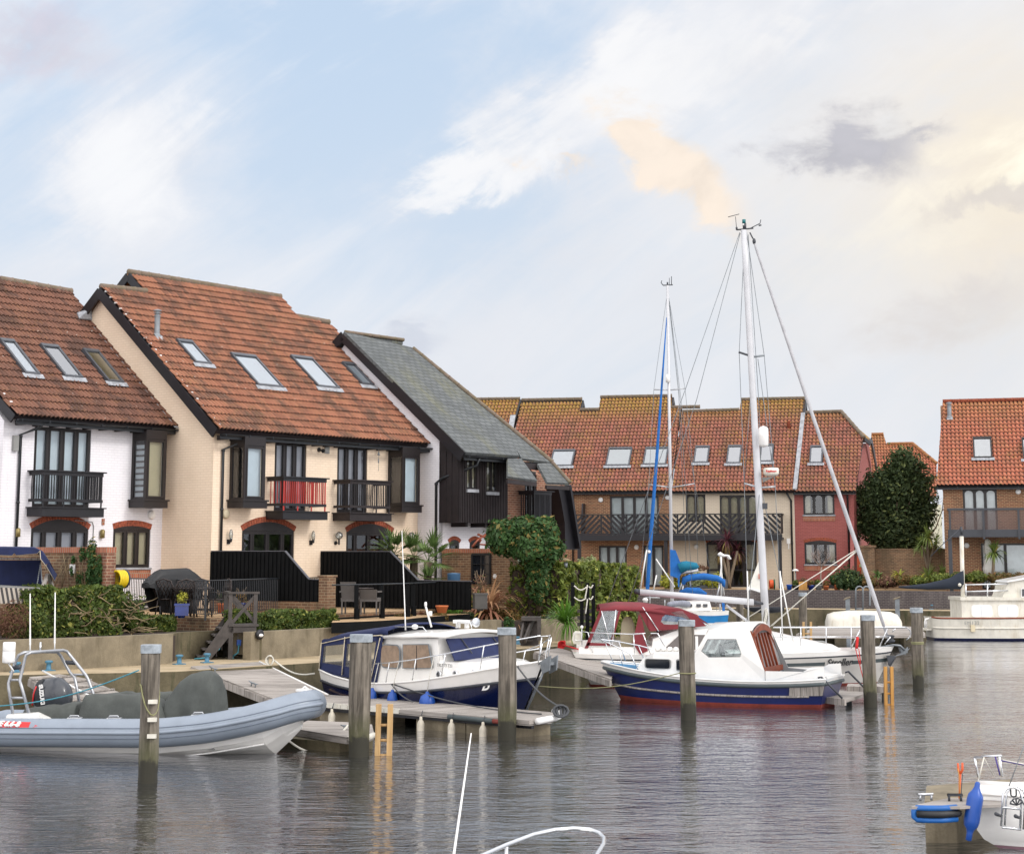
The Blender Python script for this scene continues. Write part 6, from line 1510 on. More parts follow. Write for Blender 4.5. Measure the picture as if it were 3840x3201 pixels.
pane(rrect(CF,.72,2538,2475,2552,2510,.03),M['dkglass'],wb,'side_window',frame=M['mid'],fw=.03)
b =MB();s0,z0 =CF.t(2460,2452,.3);s1,_ =CF.t(2550,2452,.3);b.box(CF,s0,s1,.25,.35,1.16,1.22);
for i in range(4):s =s0+(s1-s0)*(i+.1)/4;b.ball(CF.W(s+.06,.37,1.22),.06,8,(1.2,.6,.9))
b.build('roof_handrail',M['gel'],wb)
ZB =.56;tw_ =.78
sA,zA =CF.t(2603,2480,tw_);sB,zB_ =CF.t(2655,2362,tw_*.86);sC,zC =CF.t(2812,2372,tw_*.86);sD,zD =CF.t(2868,2515,tw_)
zt =zB_
b =MB();
def sd_(sg):
    q =[CF.W(sA-.1,sg*tw_,ZB),CF.W(sD,sg*tw_,ZB),CF.W(sD,sg*tw_,zD),CF.W(sC,sg*tw_*.86,zC+.06),CF.W(sB+.03,sg*tw_*.86,zt)]
    return q
win_px =[(2632,2440),(2655,2395),(2762,2395),(2782,2448),(2778,2462),(2660,2464)]
for sg in (1,-1):
    q =sd_(sg);
    wp =[CF.t(x,y,tw_*.92) for x,y in win_px];wq =[CF.W(s,sg*tw_*(.93 if z > 1.25 else .955),z) for s,z in wp]
    outer =[CF.W(sA-.1,sg*tw_,ZB),CF.W(sA-.02,sg*tw_*.98,zA+.12),CF.W(sB+.03,sg*tw_*.86,zt),CF.W(sC,sg*tw_*.86,zC+.06),CF.W(sD,sg*tw_,zD),CF.W(sD,sg*tw_,ZB)]
    inner =[wq[5],wq[0],wq[1],wq[2],wq[3],wq[4]]
    bb =MB();vs =outer+inner;n =6
    bb.add(vs,[(i,(i+1) % n,n+(i+1) % n,n+i) for i in range(n)],smooth=False);o =bb.build('wheelhouse_side',M['gel'],wb);md =o.modifiers.new('s','SOLIDIFY');md.thickness =.03;md.offset =0
    pane(inner,M['glass'],wb,'side_window',th=.0)
    bb =MB();bb.tube(inner,.016,6,cyc=True);bb.build('window_seal',M['mid'],wb)
b =MB();secs =[]
for s,z in ((sB-.02,zt),(sB+.5,zt+.02),(sC+.05,zC+.08)):
    secs.append([CF.W(s,tw_*.88*x,z+.16*(1-abs(x)**2.2)) for x in [i/6-1 for i in range(13)]]+[CF.W(s,tw_*.86*x,z-.05+.16*(1-abs(x)**2.2)) for x in [1-i/6 for i in range(13)]])
b.loft(secs,close=True);b.build('wheelhouse_roof',M['gel'],wb)
b =MB();f0 =CF.W(sA-.1,.7,ZB+.1);b.add([CF.W(sA-.05,tw_,zA-.05),CF.W(sA-.05,-tw_,zA-.05),CF.W(sA-.03,-tw_,zA+.12),CF.W(sA-.03,tw_,zA+.12)],[(0,1,2,3)])
b.prism([CF.W(sB,tw_*.86,zt),CF.W(sB,-tw_*.86,zt),CF.W(sB-.02,-tw_*.87,zt-.07),CF.W(sB-.02,tw_*.87,zt-.07)],(0,0,.01));
for y in (-.68,0,.68):b.bar(CF.W(sA-.02,y*1.05,zA+.1),CF.W(sB,y*.9,zt-.02),.05,.06)
b.build('windscreen_frame',M['gel'],wb)
b =MB();b.add([CF.W(sA-.02,tw_*.95,zA+.1),CF.W(sA-.02,-tw_*.95,zA+.1),CF.W(sB,-tw_*.84,zt-.05),CF.W(sB,tw_*.84,zt-.05)],[(0,1,2,3)]);b.build('windscreen_glass',M['glass'],wb)
b =MB();b.box(CF,sA,sB+.5,-.7,.68,zA-.1,zA+.05);b.lathe(CF.W(sB+.15,.2,zA+.22),[(0,.16),(.03,.16)],16,(CF.u[0],CF.u[1],.3));b.ball(CF.W(sA+.25,.5,zA+.12),.08,10);b.build('dashboard',M['mid'],wb)
b =MB();arc =[CF.W(sC+.07,tw_*.84*x,zC-.12+.16*(1-abs(x)**2.2)) for x in [i/6-1 for i in range(13)]];arc2 =[p+Vector((0,0,.14)) for p in arc]
b.loft([arc,arc2],caps=False,smooth=False)
o =b.build('door_lintel',M['varn'],wb);md =o.modifiers.new('s','SOLIDIFY');md.thickness =.04
b =MB()
for y in (-.62,-.34,-.08,.2,.5,.7):b.bar(CF.W(sD-.05,y,ZB+.02),CF.W(sC+.05,y*.85,zC-.02),.05,.05,Vector((CF.u[0],CF.u[1],0)))
b.bar(CF.W(sD-.04,-.7,ZB+.25),CF.W(sD-.04,.7,ZB+.25),.05,.12);b.build('varnished_doors',M['varn'],wb)
for sg in (1,-1):b =MB();b.bar(CF.W(sD+.01,sg*tw_*1.0,zD-.02),CF.W(sC+.02,sg*tw_*.86,zC+.04),.03,.04);b.build('teak_edge',M['varn'],wb)
b =MB();b.prism([CF.W(sC+.10,-.70,zC-.03),CF.W(sD+.10,-.74,zD),CF.W(sD+.62,-.76,zD-.04),CF.W(sD+.55,-.76,.6),CF.W(sD,-.74,.6)],Vector((CF.n[0],CF.n[1],0))*.02);b.build('bulkhead_panel',M['mid'],wb)
cm =[]
s1,z1 =CF.t(2870,2515,.80);s2,z2 =CF.t(3010,2518,.80);s3,z3 =CF.t(3040,2502,.80);s4,z4 =CF.t(3106,2500,.78)
for sg in (1,-1):
    b =MB();tt =sg*.80;b.prism([CF.W(s1,tt,.55),CF.W(s4-.1,tt*.93,.6),CF.W(s4-.12,tt*.93,z4),CF.W(s3,tt*.95,z3),CF.W(s2,tt*.98,z2),CF.W(s1,tt,z1)],Vector((-CF.n[0],-CF.n[1],0))*.04*sg);b.build('cockpit_coaming',M['gel'],wb)
b =MB();b.box(CF,5.35,5.72,-.6,.6,.62,.70);b.build('stern_locker',M['gel'],wb)
P =T(CF,.45);Pf =T(CF,-.3)
rail([[P(2252,2397),P(2300,2418),P(2365,2452),P(2393,2511)],[P(2252,2397),Pf(2300,2401),Pf(2400,2420),Pf(2450,2434)],[P(2272,2413),P(2300,2485)],[P(2318,2428),P(2336,2500)],[Pf(2320,2402),Pf(2345,2475)],[Pf(2395,2420),Pf(2415,2470)]],wb,'pulpit',.014)
pl_ =[atY(3060,2612,42.2),atY(3170,2622,41.6),atY(3262,2595,43.4),atY(3150,2585,44.2)]
z_ =.22;pq =[atz(x,y,z_) for x,y in ((3062,2610),(3170,2622),(3262,2594),(3150,2586))]
b =MB();b.prism([p-Vector((0,0,.07)) for p in pq],(0,0,.07));b.build('swim_platform',M['deckw'],wb)
b =MB();b.bar(pq[0]-Vector((0,0,.06)),pq[1]-Vector((0,0,.06)),.05,.14);b.build('platform_beam',M['deckx'],wb)
rail([[T(CF,.75)(3068,2540),T(CF,.75)(3080,2537),pq[1].lerp(pq[0],.1)+Vector((0,0,.02))],[T(CF,-.6)(3170,2520),T(CF,-.6)(3182,2517),pq[2]+Vector((-.05,0,.02))]],wb,'platform_strut',.024,M['dgrey'])
t =thing('pontoon','small low timber pontoon between the swim platform and the yellow ladder','pontoon',atz(3250,2600,.3))
q =[atz(x,y,.33) for x,y in ((3175,2572),(3322,2574),(3316,2562),(3180,2562))];b =MB();b.prism([p-Vector((0,0,.14)) for p in q],(0,0,.14));b.build('deck',M['deckx'],t)
b =MB()
for x in (3318,3180):p =atz(x,2568,.33);b.box(Fr((p.x,p.y),0),-.06,.06,-.1,.1,-.5,.2)
b.build('pontoon_legs',M['rubber'],t)
YF =Fr((1.75,50.2),0)
ya =thing('sailing_yacht','pale grey and white sailing yacht named Stroller with burgundy cockpit canopy and tall mast','yacht',YF.W(4,0,0))
st =interp([(-.15,.35,1.05,.8,.86,-.3),(.9,1.0,1.3,1.1,.84,-.4),(2.6,2.6,1.45,1.25,.84,-.5),(4.4,4.4,1.45,1.22,.86,-.5),(6.0,5.9,1.18,.85,.89,-.5),(7.3,7.05,.70,.42,.93,-.45),(8.1,7.72,.30,.15,.97,-.35),(8.45,7.95,.03,.02,1.0,-.3)],30)
pt =hull(YF,st,[('antifouling',-1,0,M['antif']),('boot_stripe',0,.07,M['antif']),('topsides',.07,.60,M['greyhull']),('grey_band',.60,.70,M['rubber']),('upper_topsides',.70,.82,M['greyhull']),('blue_stripe',.82,.865,M['dgrey']),('toe_rail_strake',.865,1,M['gel'])],ya,M['gel'],deckdrop=.0)
def on(s,f,off=.012):
    for a,c in zip(st[:-1],st[1:]):
        if a[0] <= s <= c[0]:
            g_ =(s-a[0])/(c[0]-a[0]+1e-9);p =pt(a,f,1).lerp(pt(c,f,1),g_);return p+Vector((0,-off,0))
    return pt(st[-1],f,1)
sN0 =YF.t(3102,2480,1.0)[0];sN1 =YF.t(3212,2480,.9)[0]
b =MB();k =8;b.loft([[on(sN0+(sN1-sN0)*i/k,f) for f in (.58,.72)] for i in range(k+1)],caps=False);b.build('name_panel',M['greyhull'],ya)
p0 =on(sN0+.05,.585,.07);p1 =on(sN1-.05,.585,.07)
textmesh('Stroller',.26,p0,p1-p0,(0,-.1,1),M['blackc'],ya,shear=.35,spacing=.98,bold=.004)
cabin(YF,[(1.9,1.95,.84,1.22,.95,.86,.06),(2.6,2.6,.84,1.45,1.02,.88,.08),(4.2,4.2,.86,1.50,1.02,.86,.08),(5.2,5.05,.88,1.36,.92,.76,.07),(6.4,6.2,.92,1.12,.62,.52,.05),(7.0,6.8,.94,1.02,.35,.3,.03)],ya,M['gel'],'coachroof')
Ys =T(YF,.99)
q =[YF.W(2.2,1.045,.95),YF.W(5.0,1.02,.97),YF.W(4.85,.94,1.32),YF.W(2.65,.955,1.34)];pane(q,plain('smoked_cabin_window','5b5350',.25,coat=.4),ya,'saloon_window')
b =MB();b.box(YF,3.05,3.12,1.0,1.06,.95,1.3);b.build('window_divider',M['gel'],ya)
b =MB();b.box(YF,6.1,6.6,-.25,.25,1.06,1.13);b.build('fore_hatch',M['mid'],ya)
b =MB();b.tube([YF.W(3.0,.7,1.5),YF.W(3.05,.7,1.56),YF.W(4.1,.68,1.56),YF.W(4.15,.68,1.5)],.012,6);b.build('roof_grab_rail',M['steel'],ya)
def YP(x,y,t_):s,z =YF.t(x,y,t_);return YF.W(s,t_,z)
tt =1.05
prof =[(2250,2277,.95),(2318,2268,1.0),(2412,2270,1.05),(2470,2278,1.05),(2560,2292,1.0),(2625,2316,.85)]
b =MB();secs =[]
for x,y,hw_ in prof:
    s,z =YF.t(x,y+8,hw_);secs.append([YF.W(s,hw_*q_,z+.12*(1-abs(q_)**2.4)) for q_ in [i/6-1 for i in range(13)]]+[YF.W(s,hw_*1.02,z-.09)])
b.loft(secs,caps=False)
b.loft([[s_[0],s_[0]-Vector((0,0,.1))] for s_ in secs],caps=False);o =b.build('canopy_roof',M['burg'],ya);md =o.modifiers.new('s','SOLIDIFY');md.thickness =.015
def panel(pxs,t_,mat,nm,th=.012):
    b =MB();b.prism([YP(x,y,t_) for x,y in pxs],(0,th,0));return b.build(nm,mat,ya)
fwd =[(2425,2290),(2475,2282),(2560,2296),(2625,2320),(2645,2348),(2440,2362)]
for sg in (1.03,-1.03):
    ov =[(2478,2330),(2484,2312),(2505,2298),(2545,2289),(2560,2290),(2590,2322),(2580,2334),(2530,2341),(2490,2340)]
    out_ =[(2432,2352),(2428,2310),(2436,2284),(2480,2278),(2562,2284),(2618,2312),(2648,2346),(2560,2356),(2440,2366)]
    A =[YP(x,y,sg) for x,y in out_];Bv =[YP(x,y,sg) for x,y in ov];b =MB();n =9
    b.add(A+Bv,[(i,(i+1) % n,n+(i+1) % n,n+i) for i in range(n)],smooth=False);o =b.build('canopy_side',M['burg'],ya);md =o.modifiers.new('s','SOLIDIFY');md.thickness =.012
    b =MB();b.add(Bv,[tuple(range(9))]);b.build('clear_window',M['pglass'],ya)
    for pxs in ([(2250,2286),(2262,2290),(2205,2430),(2192,2430)],[(2395,2290),(2432,2290),(2470,2360),(2436,2366)],[(2205,2408),(2300,2412),(2300,2420),(2196,2420)],[(2318,2290),(2328,2290),(2300,2400),(2290,2400)],[(2372,2410),(2396,2300),(2410,2330),(2430,2440),(2400,2452)]):
        b =MB();b.prism([YP(x,y,sg*.99) for x,y in pxs],(0,.012,0));b.build('canopy_side_strip',M['burg'],ya)
    b =MB();b.prism([YP(x,y,sg*.985) for x,y in [(2262,2290),(2322,2288),(2300,2410),(2208,2408)]],(0,.006,0));b.build('clear_window',M['pglass'],ya)
b =MB();b.add([YF.W(.5,0,0)],[]);
b =MB();q =[YP(2620,2312,.7),YP(2655,2345,.85)];b.add([YF.W(YF.t(2600,2300,.8)[0],.82,YF.t(2600,2300,.8)[1]),YF.W(YF.t(2600,2300,.8)[0],-.82,YF.t(2600,2300,.8)[1]),YF.W(YF.t(2668,2345,.8)[0],-.85,YF.t(2668,2345,.8)[1]),YF.W(YF.t(2668,2345,.8)[0],.85,YF.t(2668,2345,.8)[1])],[(0,1,2,3)]);b.build('front_window',M['pglass'],ya)
for sg in (1.05,-1.05):
    for a,c in (((2256,2290),(2290,2420)),((2410,2275),(2470,2365)),((2310,2286),(2296,2415))):b =MB();b.tube([YP(*a,sg),YP(*c,sg)],.016,6);b.build('canopy_pole',M['steel'],ya)
b =MB();secs =[]
cst =YF.t(2355,2400,.2)[0]
for z,r1,r2 in ((.9,.20,.16),(1.3,.20,.16),(1.6,.17,.13),(1.75,.10,.07),(1.78,.02,.02)):secs.append([YF.W(cst+r1*math.cos(a),.2+r2*math.sin(a),z) for a in [2*math.pi*i/14 for i in range(14)]])
b.loft(secs,close=True);b.build('covered_wheel',M['blind'],ya)
b =MB();b.box(YF,.0,2.0,-.9,-.7,.84,1.12);b.box(YF,.0,2.0,.80,.98,.84,1.02);b.box(YF,1.5,2.0,-.7,.8,.84,1.05);b.build('cockpit_coaming',M['gel'],ya)
def at50(x,y,d=50.2):return atY(x,y,d)
mb_ =at50(2873,2352);mt_ =at50(2789,862)
b =MB();n =14;secs =[]
for f in [i/10 for i in range(11)]:
    c =mb_.lerp(mt_,f);k =1-.22*f;secs.append([c+Vector((.105*k*math.cos(a),.075*k*math.sin(a),0)) for a in [2*math.pi*i/n for i in range(n)]])
b.loft(secs,close=True);mast =b.build('mast',M['mast'],ya)
b =MB()
b.tube([at50(2792,858),at50(2792,838)],.05,10);b.tube([at50(2762,862),at50(2825,856)],.022,6);b.tube([at50(2763,862),at50(2762,852)],.03,6);b.build('masthead_fitting',M['dgrey'],mast)
b =MB();b.lathe(at50(2790,846),[(0,.045),(.05,.045)],12);b.build('white_lamp_ring',M['wpaint'],mast)
b =MB();b.lathe(at50(2790,838),[(0,.05),(.11,.05)],12);b.build('green_lamp',plain('green_glass','0d6a6e',.2),mast)
b =MB();b.tube([at50(2762,855),at50(2758,812)],.008,4);b.tube([at50(2730,814),at50(2772,803)],.01,4);b.build('wind_vane',M['dgrey'],mast);b =MB();b.tube([at50(2810,858),at50(2850,838),at50(2853,824)],.012,4);b.tube([at50(2845,846),at50(2855,844)],.02,4);b.build('wind_vane',M['dgrey'],mast)
for (xa,ya_),(xb,yb),mt2 in (((2770,1320),(2825,1338),M['dgrey']),((2825,1338),(2867,1332),M['galv']),((2790,1812),(2850,1828),M['alu']),((2850,1828),(2908,1824),M['alu'])):
    b =MB();b.tube([at50(xa,ya_),at50(xb,yb)],.03,6);b.build('spreader',mt2,mast)
b =MB();b.lathe(at50(2864,1676,49.9),[(0,.03),(.03,.11),(.06,.13),(.30,.135),(.32,.14),(.34,.135),(.50,.13),(.54,.09),(.57,.02)],16);b.build('radar_reflector',M['wpaint'],mast)
c =at50(2892,1778,49.9);b =MB();b.lathe(c,[(-.04,.15),(0,.20),(.03,.21),(.14,.21),(.17,.19),(.18,.05)],20);rd =b.build('radar_dome',M['gelold'],mast)
b =MB();b.prism([at50(2858,1790),at50(2905,1786),at50(2862,1808)],(0,.03,0));b.build('radar_bracket',M['mid'],mast)
textmesh('Raytheon',.075,c+Vector((-.17,-.215,.055)),(1,0,0),(0,0,1),M['rope_r'],rd,bold=.003)
b =MB();c =at50(2868,1897,49.9);b.box(Fr((c.x,c.y),0),-.06,.06,-.05,.1,c.z-.08,c.z+.08);b.build('steaming_light',M['dgrey'],mast)
b =MB();secs =[]
ba,bb_ =at50(2400,2219,50.0),at50(2826,2257,50.0)
for f in (0,1):c =ba.lerp(bb_,f);secs.append([c+Vector((0,.07*math.cos(a),.085*math.sin(a))) for a in [2*math.pi*i/12 for i in range(12)]])
b.loft(secs,close=True);bm =b.build('boom',M['mast'],ya)
b =MB();b.tube([bb_,at50(2868,2264)],[.06,.03],8);b.tube([at50(2385,2216),ba],.07,8);b.build('boom_end',M['dgrey'],bm)
b =MB();b.tube([at50(2722,2268),at50(2835,2352)],.035,8);b.build('vang_strut',M['mast'],ya)
b =MB();fa,fb =at50(2822,892),at50(3332,2398);b.tube([fa.lerp(fb,f) for f in (0,.03,.3,.6,.9,1.0)],[.015,.035,.045,.055,.06,.03],8);b.build('furled_genoa',plain('pale_grey_sail_cover','b9b9bd',.8,bump=.4,bs=14),ya)
b =MB();b.lathe(at50(3340,2392),[(-.12,.03),(-.1,.10),(-.06,.12),(0,.05),(.04,.11),(.08,.10),(.09,.03)],14);b.build('furling_drum',M['dgrey'],ya)
b =MB();b.ball(at50(2828,905),.05,8,(1,1,1.8));b.tube([at50(2812,872),at50(2826,900)],.02,6);b.build('top_swivel',M['dgrey'],ya)
def wires(lst,parent,name='stay',r=.009,mat=None,d=50.2):
    for q in lst:
        b =MB();b.tube([atY(x,y,d+dd) for x,y,dd in q],r,4);b.build(name,mat or M['galv'],parent)
wires([[(2774,872,0),(2570,1460,0),(2210,2440,0)],[(2776,874,0),(2612,1500,0),(2345,2290,0)],[(2793,870,0),(2772,1322,0),(2791,1812,0),(2806,2350,-1.2)],
       [(2800,870,0),(2866,1334,0),(2907,1824,0),(2935,2400,-.9)],[(2826,1340,0),(2790,1812,0)],[(2842,1345,0),(2907,1824,0)],[(2850,1830,0),(2798,2355,-1.3)],[(2855,1830,0),(2975,2406,-.8)],[(2806,880,0),(2845,1500,.05),(2872,2340,.05)]],ya)
wires([[(2802,2140,-1.2),(2808,2352,-1.2)],[(2925,2140,-.9),(2935,2400,-.9)],[(2925,2150,-.9),(2975,2406,-.9)]],ya,'turnbuckle',.018,M['wpaint'])
wires([[(2895,2345,0),(3215,2060,0)],[(2885,2350,0),(3218,2062,0)],[(2740,2355,0),(3215,2058,0)]],ya,'sheet_line',.012,M['rope_w'])
b =MB();
for k in range(6):c =at50(2866+k,2320-k*6,50.0);b.tube([c+Vector((.05*math.cos(a),-.08,.18*math.sin(a)-.1)) for a in [2*math.pi*i/10 for i in range(10)]],.014,5,cyc=True)
b.build('coiled_halyards',M['rope_w'],ya)
Y1 =lambda x,y:YP(x,y,1.1)
rails =[[YP(2900,2352,.95),YP(3230,2352,.7),YP(3400,2352,.25)],[YP(2900,2387,.95),YP(3230,2387,.7)]]
for x,t_,yb in ((2927,.95,2402),(3003,1.1,2436),(3098,.9,2416),(3192,.75,2430)):rails.append([YP(x,2352,t_),YP(x,yb,t_)])
for x,t_ in ((2927,-1.0),(3098,-.7)):rails.append([YP(x,2350,t_),YP(x,2400,t_)])
rails.append([YP(2900,2350,-1.0),YP(3098,2350,-.8),YP(3395,2350,-.2)])
rails.append([YP(3225,2353,.6),YP(3400,2352,.2),YP(3412,2362,.15),YP(3416,2375,.12),YP(3408,2392,.1),YP(3398,2399,.08)]);rails.append([YP(3225,2388,.55),YP(3338,2386,.35)]);rails.append([YP(3225,2360,.6),YP(3190,2432,.6)]);rails.append([YP(3328,2356,.3),YP(3298,2425,.3)])
rails.append([YP(3340,2386,.3),YP(3318,2414,.3)]);rails.append([YP(3358,2356,.2),YP(3345,2368,.2)])
rail(rails,ya,'guard_rail',.016)
rail([[YP(2210,2371,1.15),YP(2380,2377,1.3),YP(2420,2373,1.35)],[YP(2182,2367,.9),YP(2205,2370,1.0),YP(2224,2446,1.0)],[YP(2372,2376,1.35),YP(2410,2374,1.35),YP(2440,2454,1.35)],[YP(2376,2376,1.3),YP(2380,2465,1.3)],[YP(2440,2374,1.35),YP(2466,2374,1.3),YP(2498,2434,1.3)],[YP(2182,2350,.9),YP(2182,2445,.9)]],ya,'pushpit',.016)
b =MB();c =YP(2182,2350,.9);b.ball(c,.045,8);b.build('gps_dome',M['wpaint'],ya)
lbm =[YP(x,y,.9) for x,y in ((2150,2372),(2158,2365),(2176,2366),(2182,2374),(2182,2405),(2172,2416),(2152,2412),(2145,2398))];b =MB();b.prism(lbm,(0,.12,0));o =b.build('horseshoe_lifebuoy',M['gelold'],ya)
b =MB();b.tube([YP(x,y,.93) for x,y in ((2154,2372),(2182,2372),(2182,2400),(2156,2400))],.01,5,cyc=True);b.build('lifebuoy_frame',M['steel'],ya)
b =MB();b.tube([YP(3300,2425,.1),YP(3350,2417,.1),YP(3375,2420,.05),YP(3392,2436,0)],[.02,.03,.035,.03],6);b.prism([YP(3352,2460,.06),YP(3395,2440,.06),YP(3412,2428,.06),YP(3396,2450,.06)],(0,-.03,0));b.prism([YP(3370,2415,.0),YP(3392,2440,.0),YP(3398,2455,-.0),YP(3380,2446,0)],(0,.2,0));b.prism([YP(3390,2442,-.1),YP(3405,2425,-.1),YP(3404,2448,-.1)],(0,.1,0));b.build('plough_anchor',M['galv'],ya)
b =MB();b.prism([YP(3325,2456,.25),YP(3362,2458,.05),YP(3340,2500,.05),YP(3332,2492,.2)],(0,.05,0));b.build('stem_guard',M['dgrey'],ya)
b =MB();q =YP(3216,2388,.72);b.tube(sag(q,YP(3212,2430,.82),0,4),.04,6);b.tube(sag(YP(3208,2430,.83),YP(3236,2540,.9),.0,4),.012,5);b.tube(sag(YP(3220,2430,.83),YP(3228,2490,.9),.0,4),.012,5);tag(b.build('red_rope_coil',M['rope_r']),'red rope hanging in a coil from the yacht guard rail by the pile','rope')
ds =thing('dinghy_sail','small cream triangular dinghy sail with orange mark, behind the tall mast','sail',atY(2830,2215,60))
b =MB();b.prism([atY(2807,2202,60),atY(2860,2217,60),atY(2862,2060,60)],(0,.015,0));b.build('sailcloth',M['sail'],ds)
b =MB();c =atY(2852,2160,59.97);b.box(Fr((c.x,c.y),0),-.06,.06,0,.01,c.z-.08,c.z+.08);b.build('orange_mark',M['orangep'],ds)
b =MB();c =atY(2805,2208,60);b.ball(c,.06,8);b.tube([atY(2807,2205,60),atY(2862,2222,60)],.035,6);b.build('sprit',M['wpaint'],ds)
b =MB();secs =[]
for s,h_,w2,z in ((-.35,.02,.05,.95),(-.1,.15,.3,.95),(.4,.2,.4,.95),(.9,.15,.3,.95)):
    c =atY(2830,2250,60);secs.append([Vector((c.x+s,c.y+w2*math.cos(a),z-h_*math.sin(a)*1.0+.8)) for a in [math.pi*i/8 for i in range(9)]])
b.loft(secs);b.build('dinghy_hull',M['dgrey'],ds)
RF =Fr((-3.38,32.7),-17)
rb =thing('inflatable_boat','grey rigid inflatable boat with aluminium arch and grey covers, nearest at the left','inflatable boat',RF.W(-3,0,0))
r0 =.245
path =[]
for x,y,t_ in ((-260,2742,.93),(-100,2744,.93),(100,2746,.93),(350,2747,.93),(571,2747,.93),(700,2738,.92),(800,2726,.88),(914,2704,.78),(1000,2682,.64),(1060,2664,.48),(1110,2650,.32),(1145,2643,.16)):
    s_,z_ =RF.t(x,y,t_);path.append((s_,t_,z_))
s_,z_ =RF.t(1150,2640,0);path.append((s_+.04,0.0,z_))
def dens(P,k=4):
    out =[]
    for i in range(len(P)-1):
        p0 =P[max(i-1,0)];p1 =P[i];p2 =P[i+1];p3 =P[min(i+2,len(P)-1)]
        for j in range(k):f =j/k;out.append(tuple(.5*((2*b_)+(c_-a_)*f+(2*a_-5*b_+4*c_-d_)*f*f+(3*b_-a_-3*c_+d_)*f**3) for a_,b_,c_,d_ in zip(p0,p1,p2,p3)))
    return out+[P[-1]]
path =dens(path)
half =[RF.W(*q) for q in path];full =half+[RF.W(s,-t_,z) for s,t_,z in path[::-1][1:]]
rad =[r0*(.75+.25*min(1,i/2)) for i in range(len(full))];rad =[r0 if 1 < i < len(full)-2 else r0*.8 for i in range(len(full))]
b =MB();b.tube(full,rad,24);b.build('inflatable_tube',M['hyp'],rb)
b =MB();k =len(half)
for dz,rr in ((.02,.032),):
    pts =[]
    for i,(s,t_,z) in enumerate(path):
        a =half[max(i-1,0)];c =half[min(i+1,k-1)];d =(c-a).normalized();n =d.cross(Vector((0,0,1))).normalized();
        if i == k-1:n =Vector((RF.u[0],RF.u[1],0))
        pts.append(half[i]+n*(r0+.004)+Vector((0,0,dz)))
    b.tube(pts,rr,8)
b.build('rub_strake',M['hyp'],rb)
b =MB()
for dz,ex in ((-.075,.95),(.10,.92)):
    pts =[]
    for i in range(k):
        a =half[max(i-1,0)];c =half[min(i+1,k-1)];d =(c-a).normalized();n =d.cross(Vector((0,0,1))).normalized()
        if i == k-1:n =Vector((RF.u[0],RF.u[1],0))
        pts.append(half[i]+n*(math.sqrt(r0*r0-dz*dz)+.0)+Vector((0,0,dz)))
    b.tube(pts,.010,5)
b.build('tube_seam',M['hypd'],rb)
b =MB()
def keel(x,y):return RF.t(x,y,0)
k1,k2,k3,k4 =keel(900,2838),keel(1030,2832),keel(1085,2775),keel(1130,2728)
hs_ =[(-7.5,.60,.12,-.3),(-5,.66,.14,-.32),(k1[0]-1.2,.74,.20,-.25),(k1[0]-.3,.72,.30,-.14),(k1[0]+.1,.66,.38,-.08),(k2[0],.50,.52,-.01),(k3[0],.34,.62,k3[1]),(k4[0],.12,.72,k4[1])]
secs =[]
for s,hw_,zt_,zk in hs_:secs.append([RF.W(s,hw_*1.15,zt_),RF.W(s,hw_*1.02,zt_*.6+zk*.4),RF.W(s,hw_*.75,zt_*.35+zk*.65),RF.W(s,hw_*.45,zt_*.2+zk*.8),RF.W(s+.02,0,zk),RF.W(s,-hw_*.45,zt_*.2+zk*.8),RF.W(s,-hw_*.75,zt_*.35+zk*.65),RF.W(s,-hw_*1.15,zt_)])
b.loft(secs,smooth=False);b.build('hull',M['gel'],rb)
b =MB()
for f in (.3,.6):b.tube([RF.W(s,hw_*(1.06-.3*f)+.01,zt_*(1-f)+zk*f) for s,hw_,zt_,zk in hs_[:6]],.016,5)
b.build('spray_rail',M['wpaint'],rb)
b =MB();b.box(RF,-7.5,-1.6,-.7,.7,.10,.16);b.build('floor',M['mid'],rb)
def cover(pxs,t0,t1,nm,seed,taper=.85,zb=.35):
    b =MB();rs =random.Random(seed);P =[RF.t(x,y,(t0+t1)/2) for x,y in pxs];secs =[]
    n =18;ss =[P[0][0]+(P[-1][0]-P[0][0])*i/n for i in range(n+1)]
    for s in ss:
        for a,c in zip(P[:-1],P[1:]):
            if a[0]-1e-6 <= s <= c[0]+1e-6:z =a[1]+(c[1]-a[1])*(s-a[0])/(c[0]-a[0]+1e-9)
        ring =[]
        for i in range(15):
            a =math.pi*i/14;w2 =(t1-t0)/2;cx =(t0+t1)/2;sq =abs(math.cos(a))**.35*(1 if math.cos(a) > 0 else -1);h =math.sin(a)**.35
            wr =.030*math.sin(13*s+seed+.7*i)*abs(math.sin(2.3*s+i*.5))+.012*rs.uniform(-1,1);ring.append(RF.W(s+wr*.5,cx+w2*sq*(1-(1-taper)*h)+wr*(1-h),zb+(z-zb)*h+wr*.6))
        secs.append(ring)
    b.loft(secs);return b.build(nm,M['greyc'],rb)
cover([(122,2692),(126,2650),(240,2637),(322,2630),(330,2630)],-.45,.6,'stern_seat_cover',1)
cover([(322,2690),(330,2604),(345,2600),(520,2601),(560,2606),(600,2630),(636,2672),(640,2690)],-.1,.62,'jockey_seat_cover',2)
cover([(420,2600),(430,2594),(640,2592),(650,2600)],-.6,-.1,'far_seat_cover',3)
cover([(632,2690),(640,2622),(690,2552),(735,2520),(760,2514),(800,2522),(822,2548),(832,2690)],-.25,.45,'console_cover',4,taper=.8)
def RP(x,y,t_):s,z =RF.t(x,y,t_);return RF.W(s,t_,z)
near =[(92+17,2674),(78,2560),(74,2550),(94,2462),(102,2452),(116,2447),(232,2437),(246,2440),(258,2448),(324,2533),(330,2545),(350,2600),(352,2625)]
b =MB();
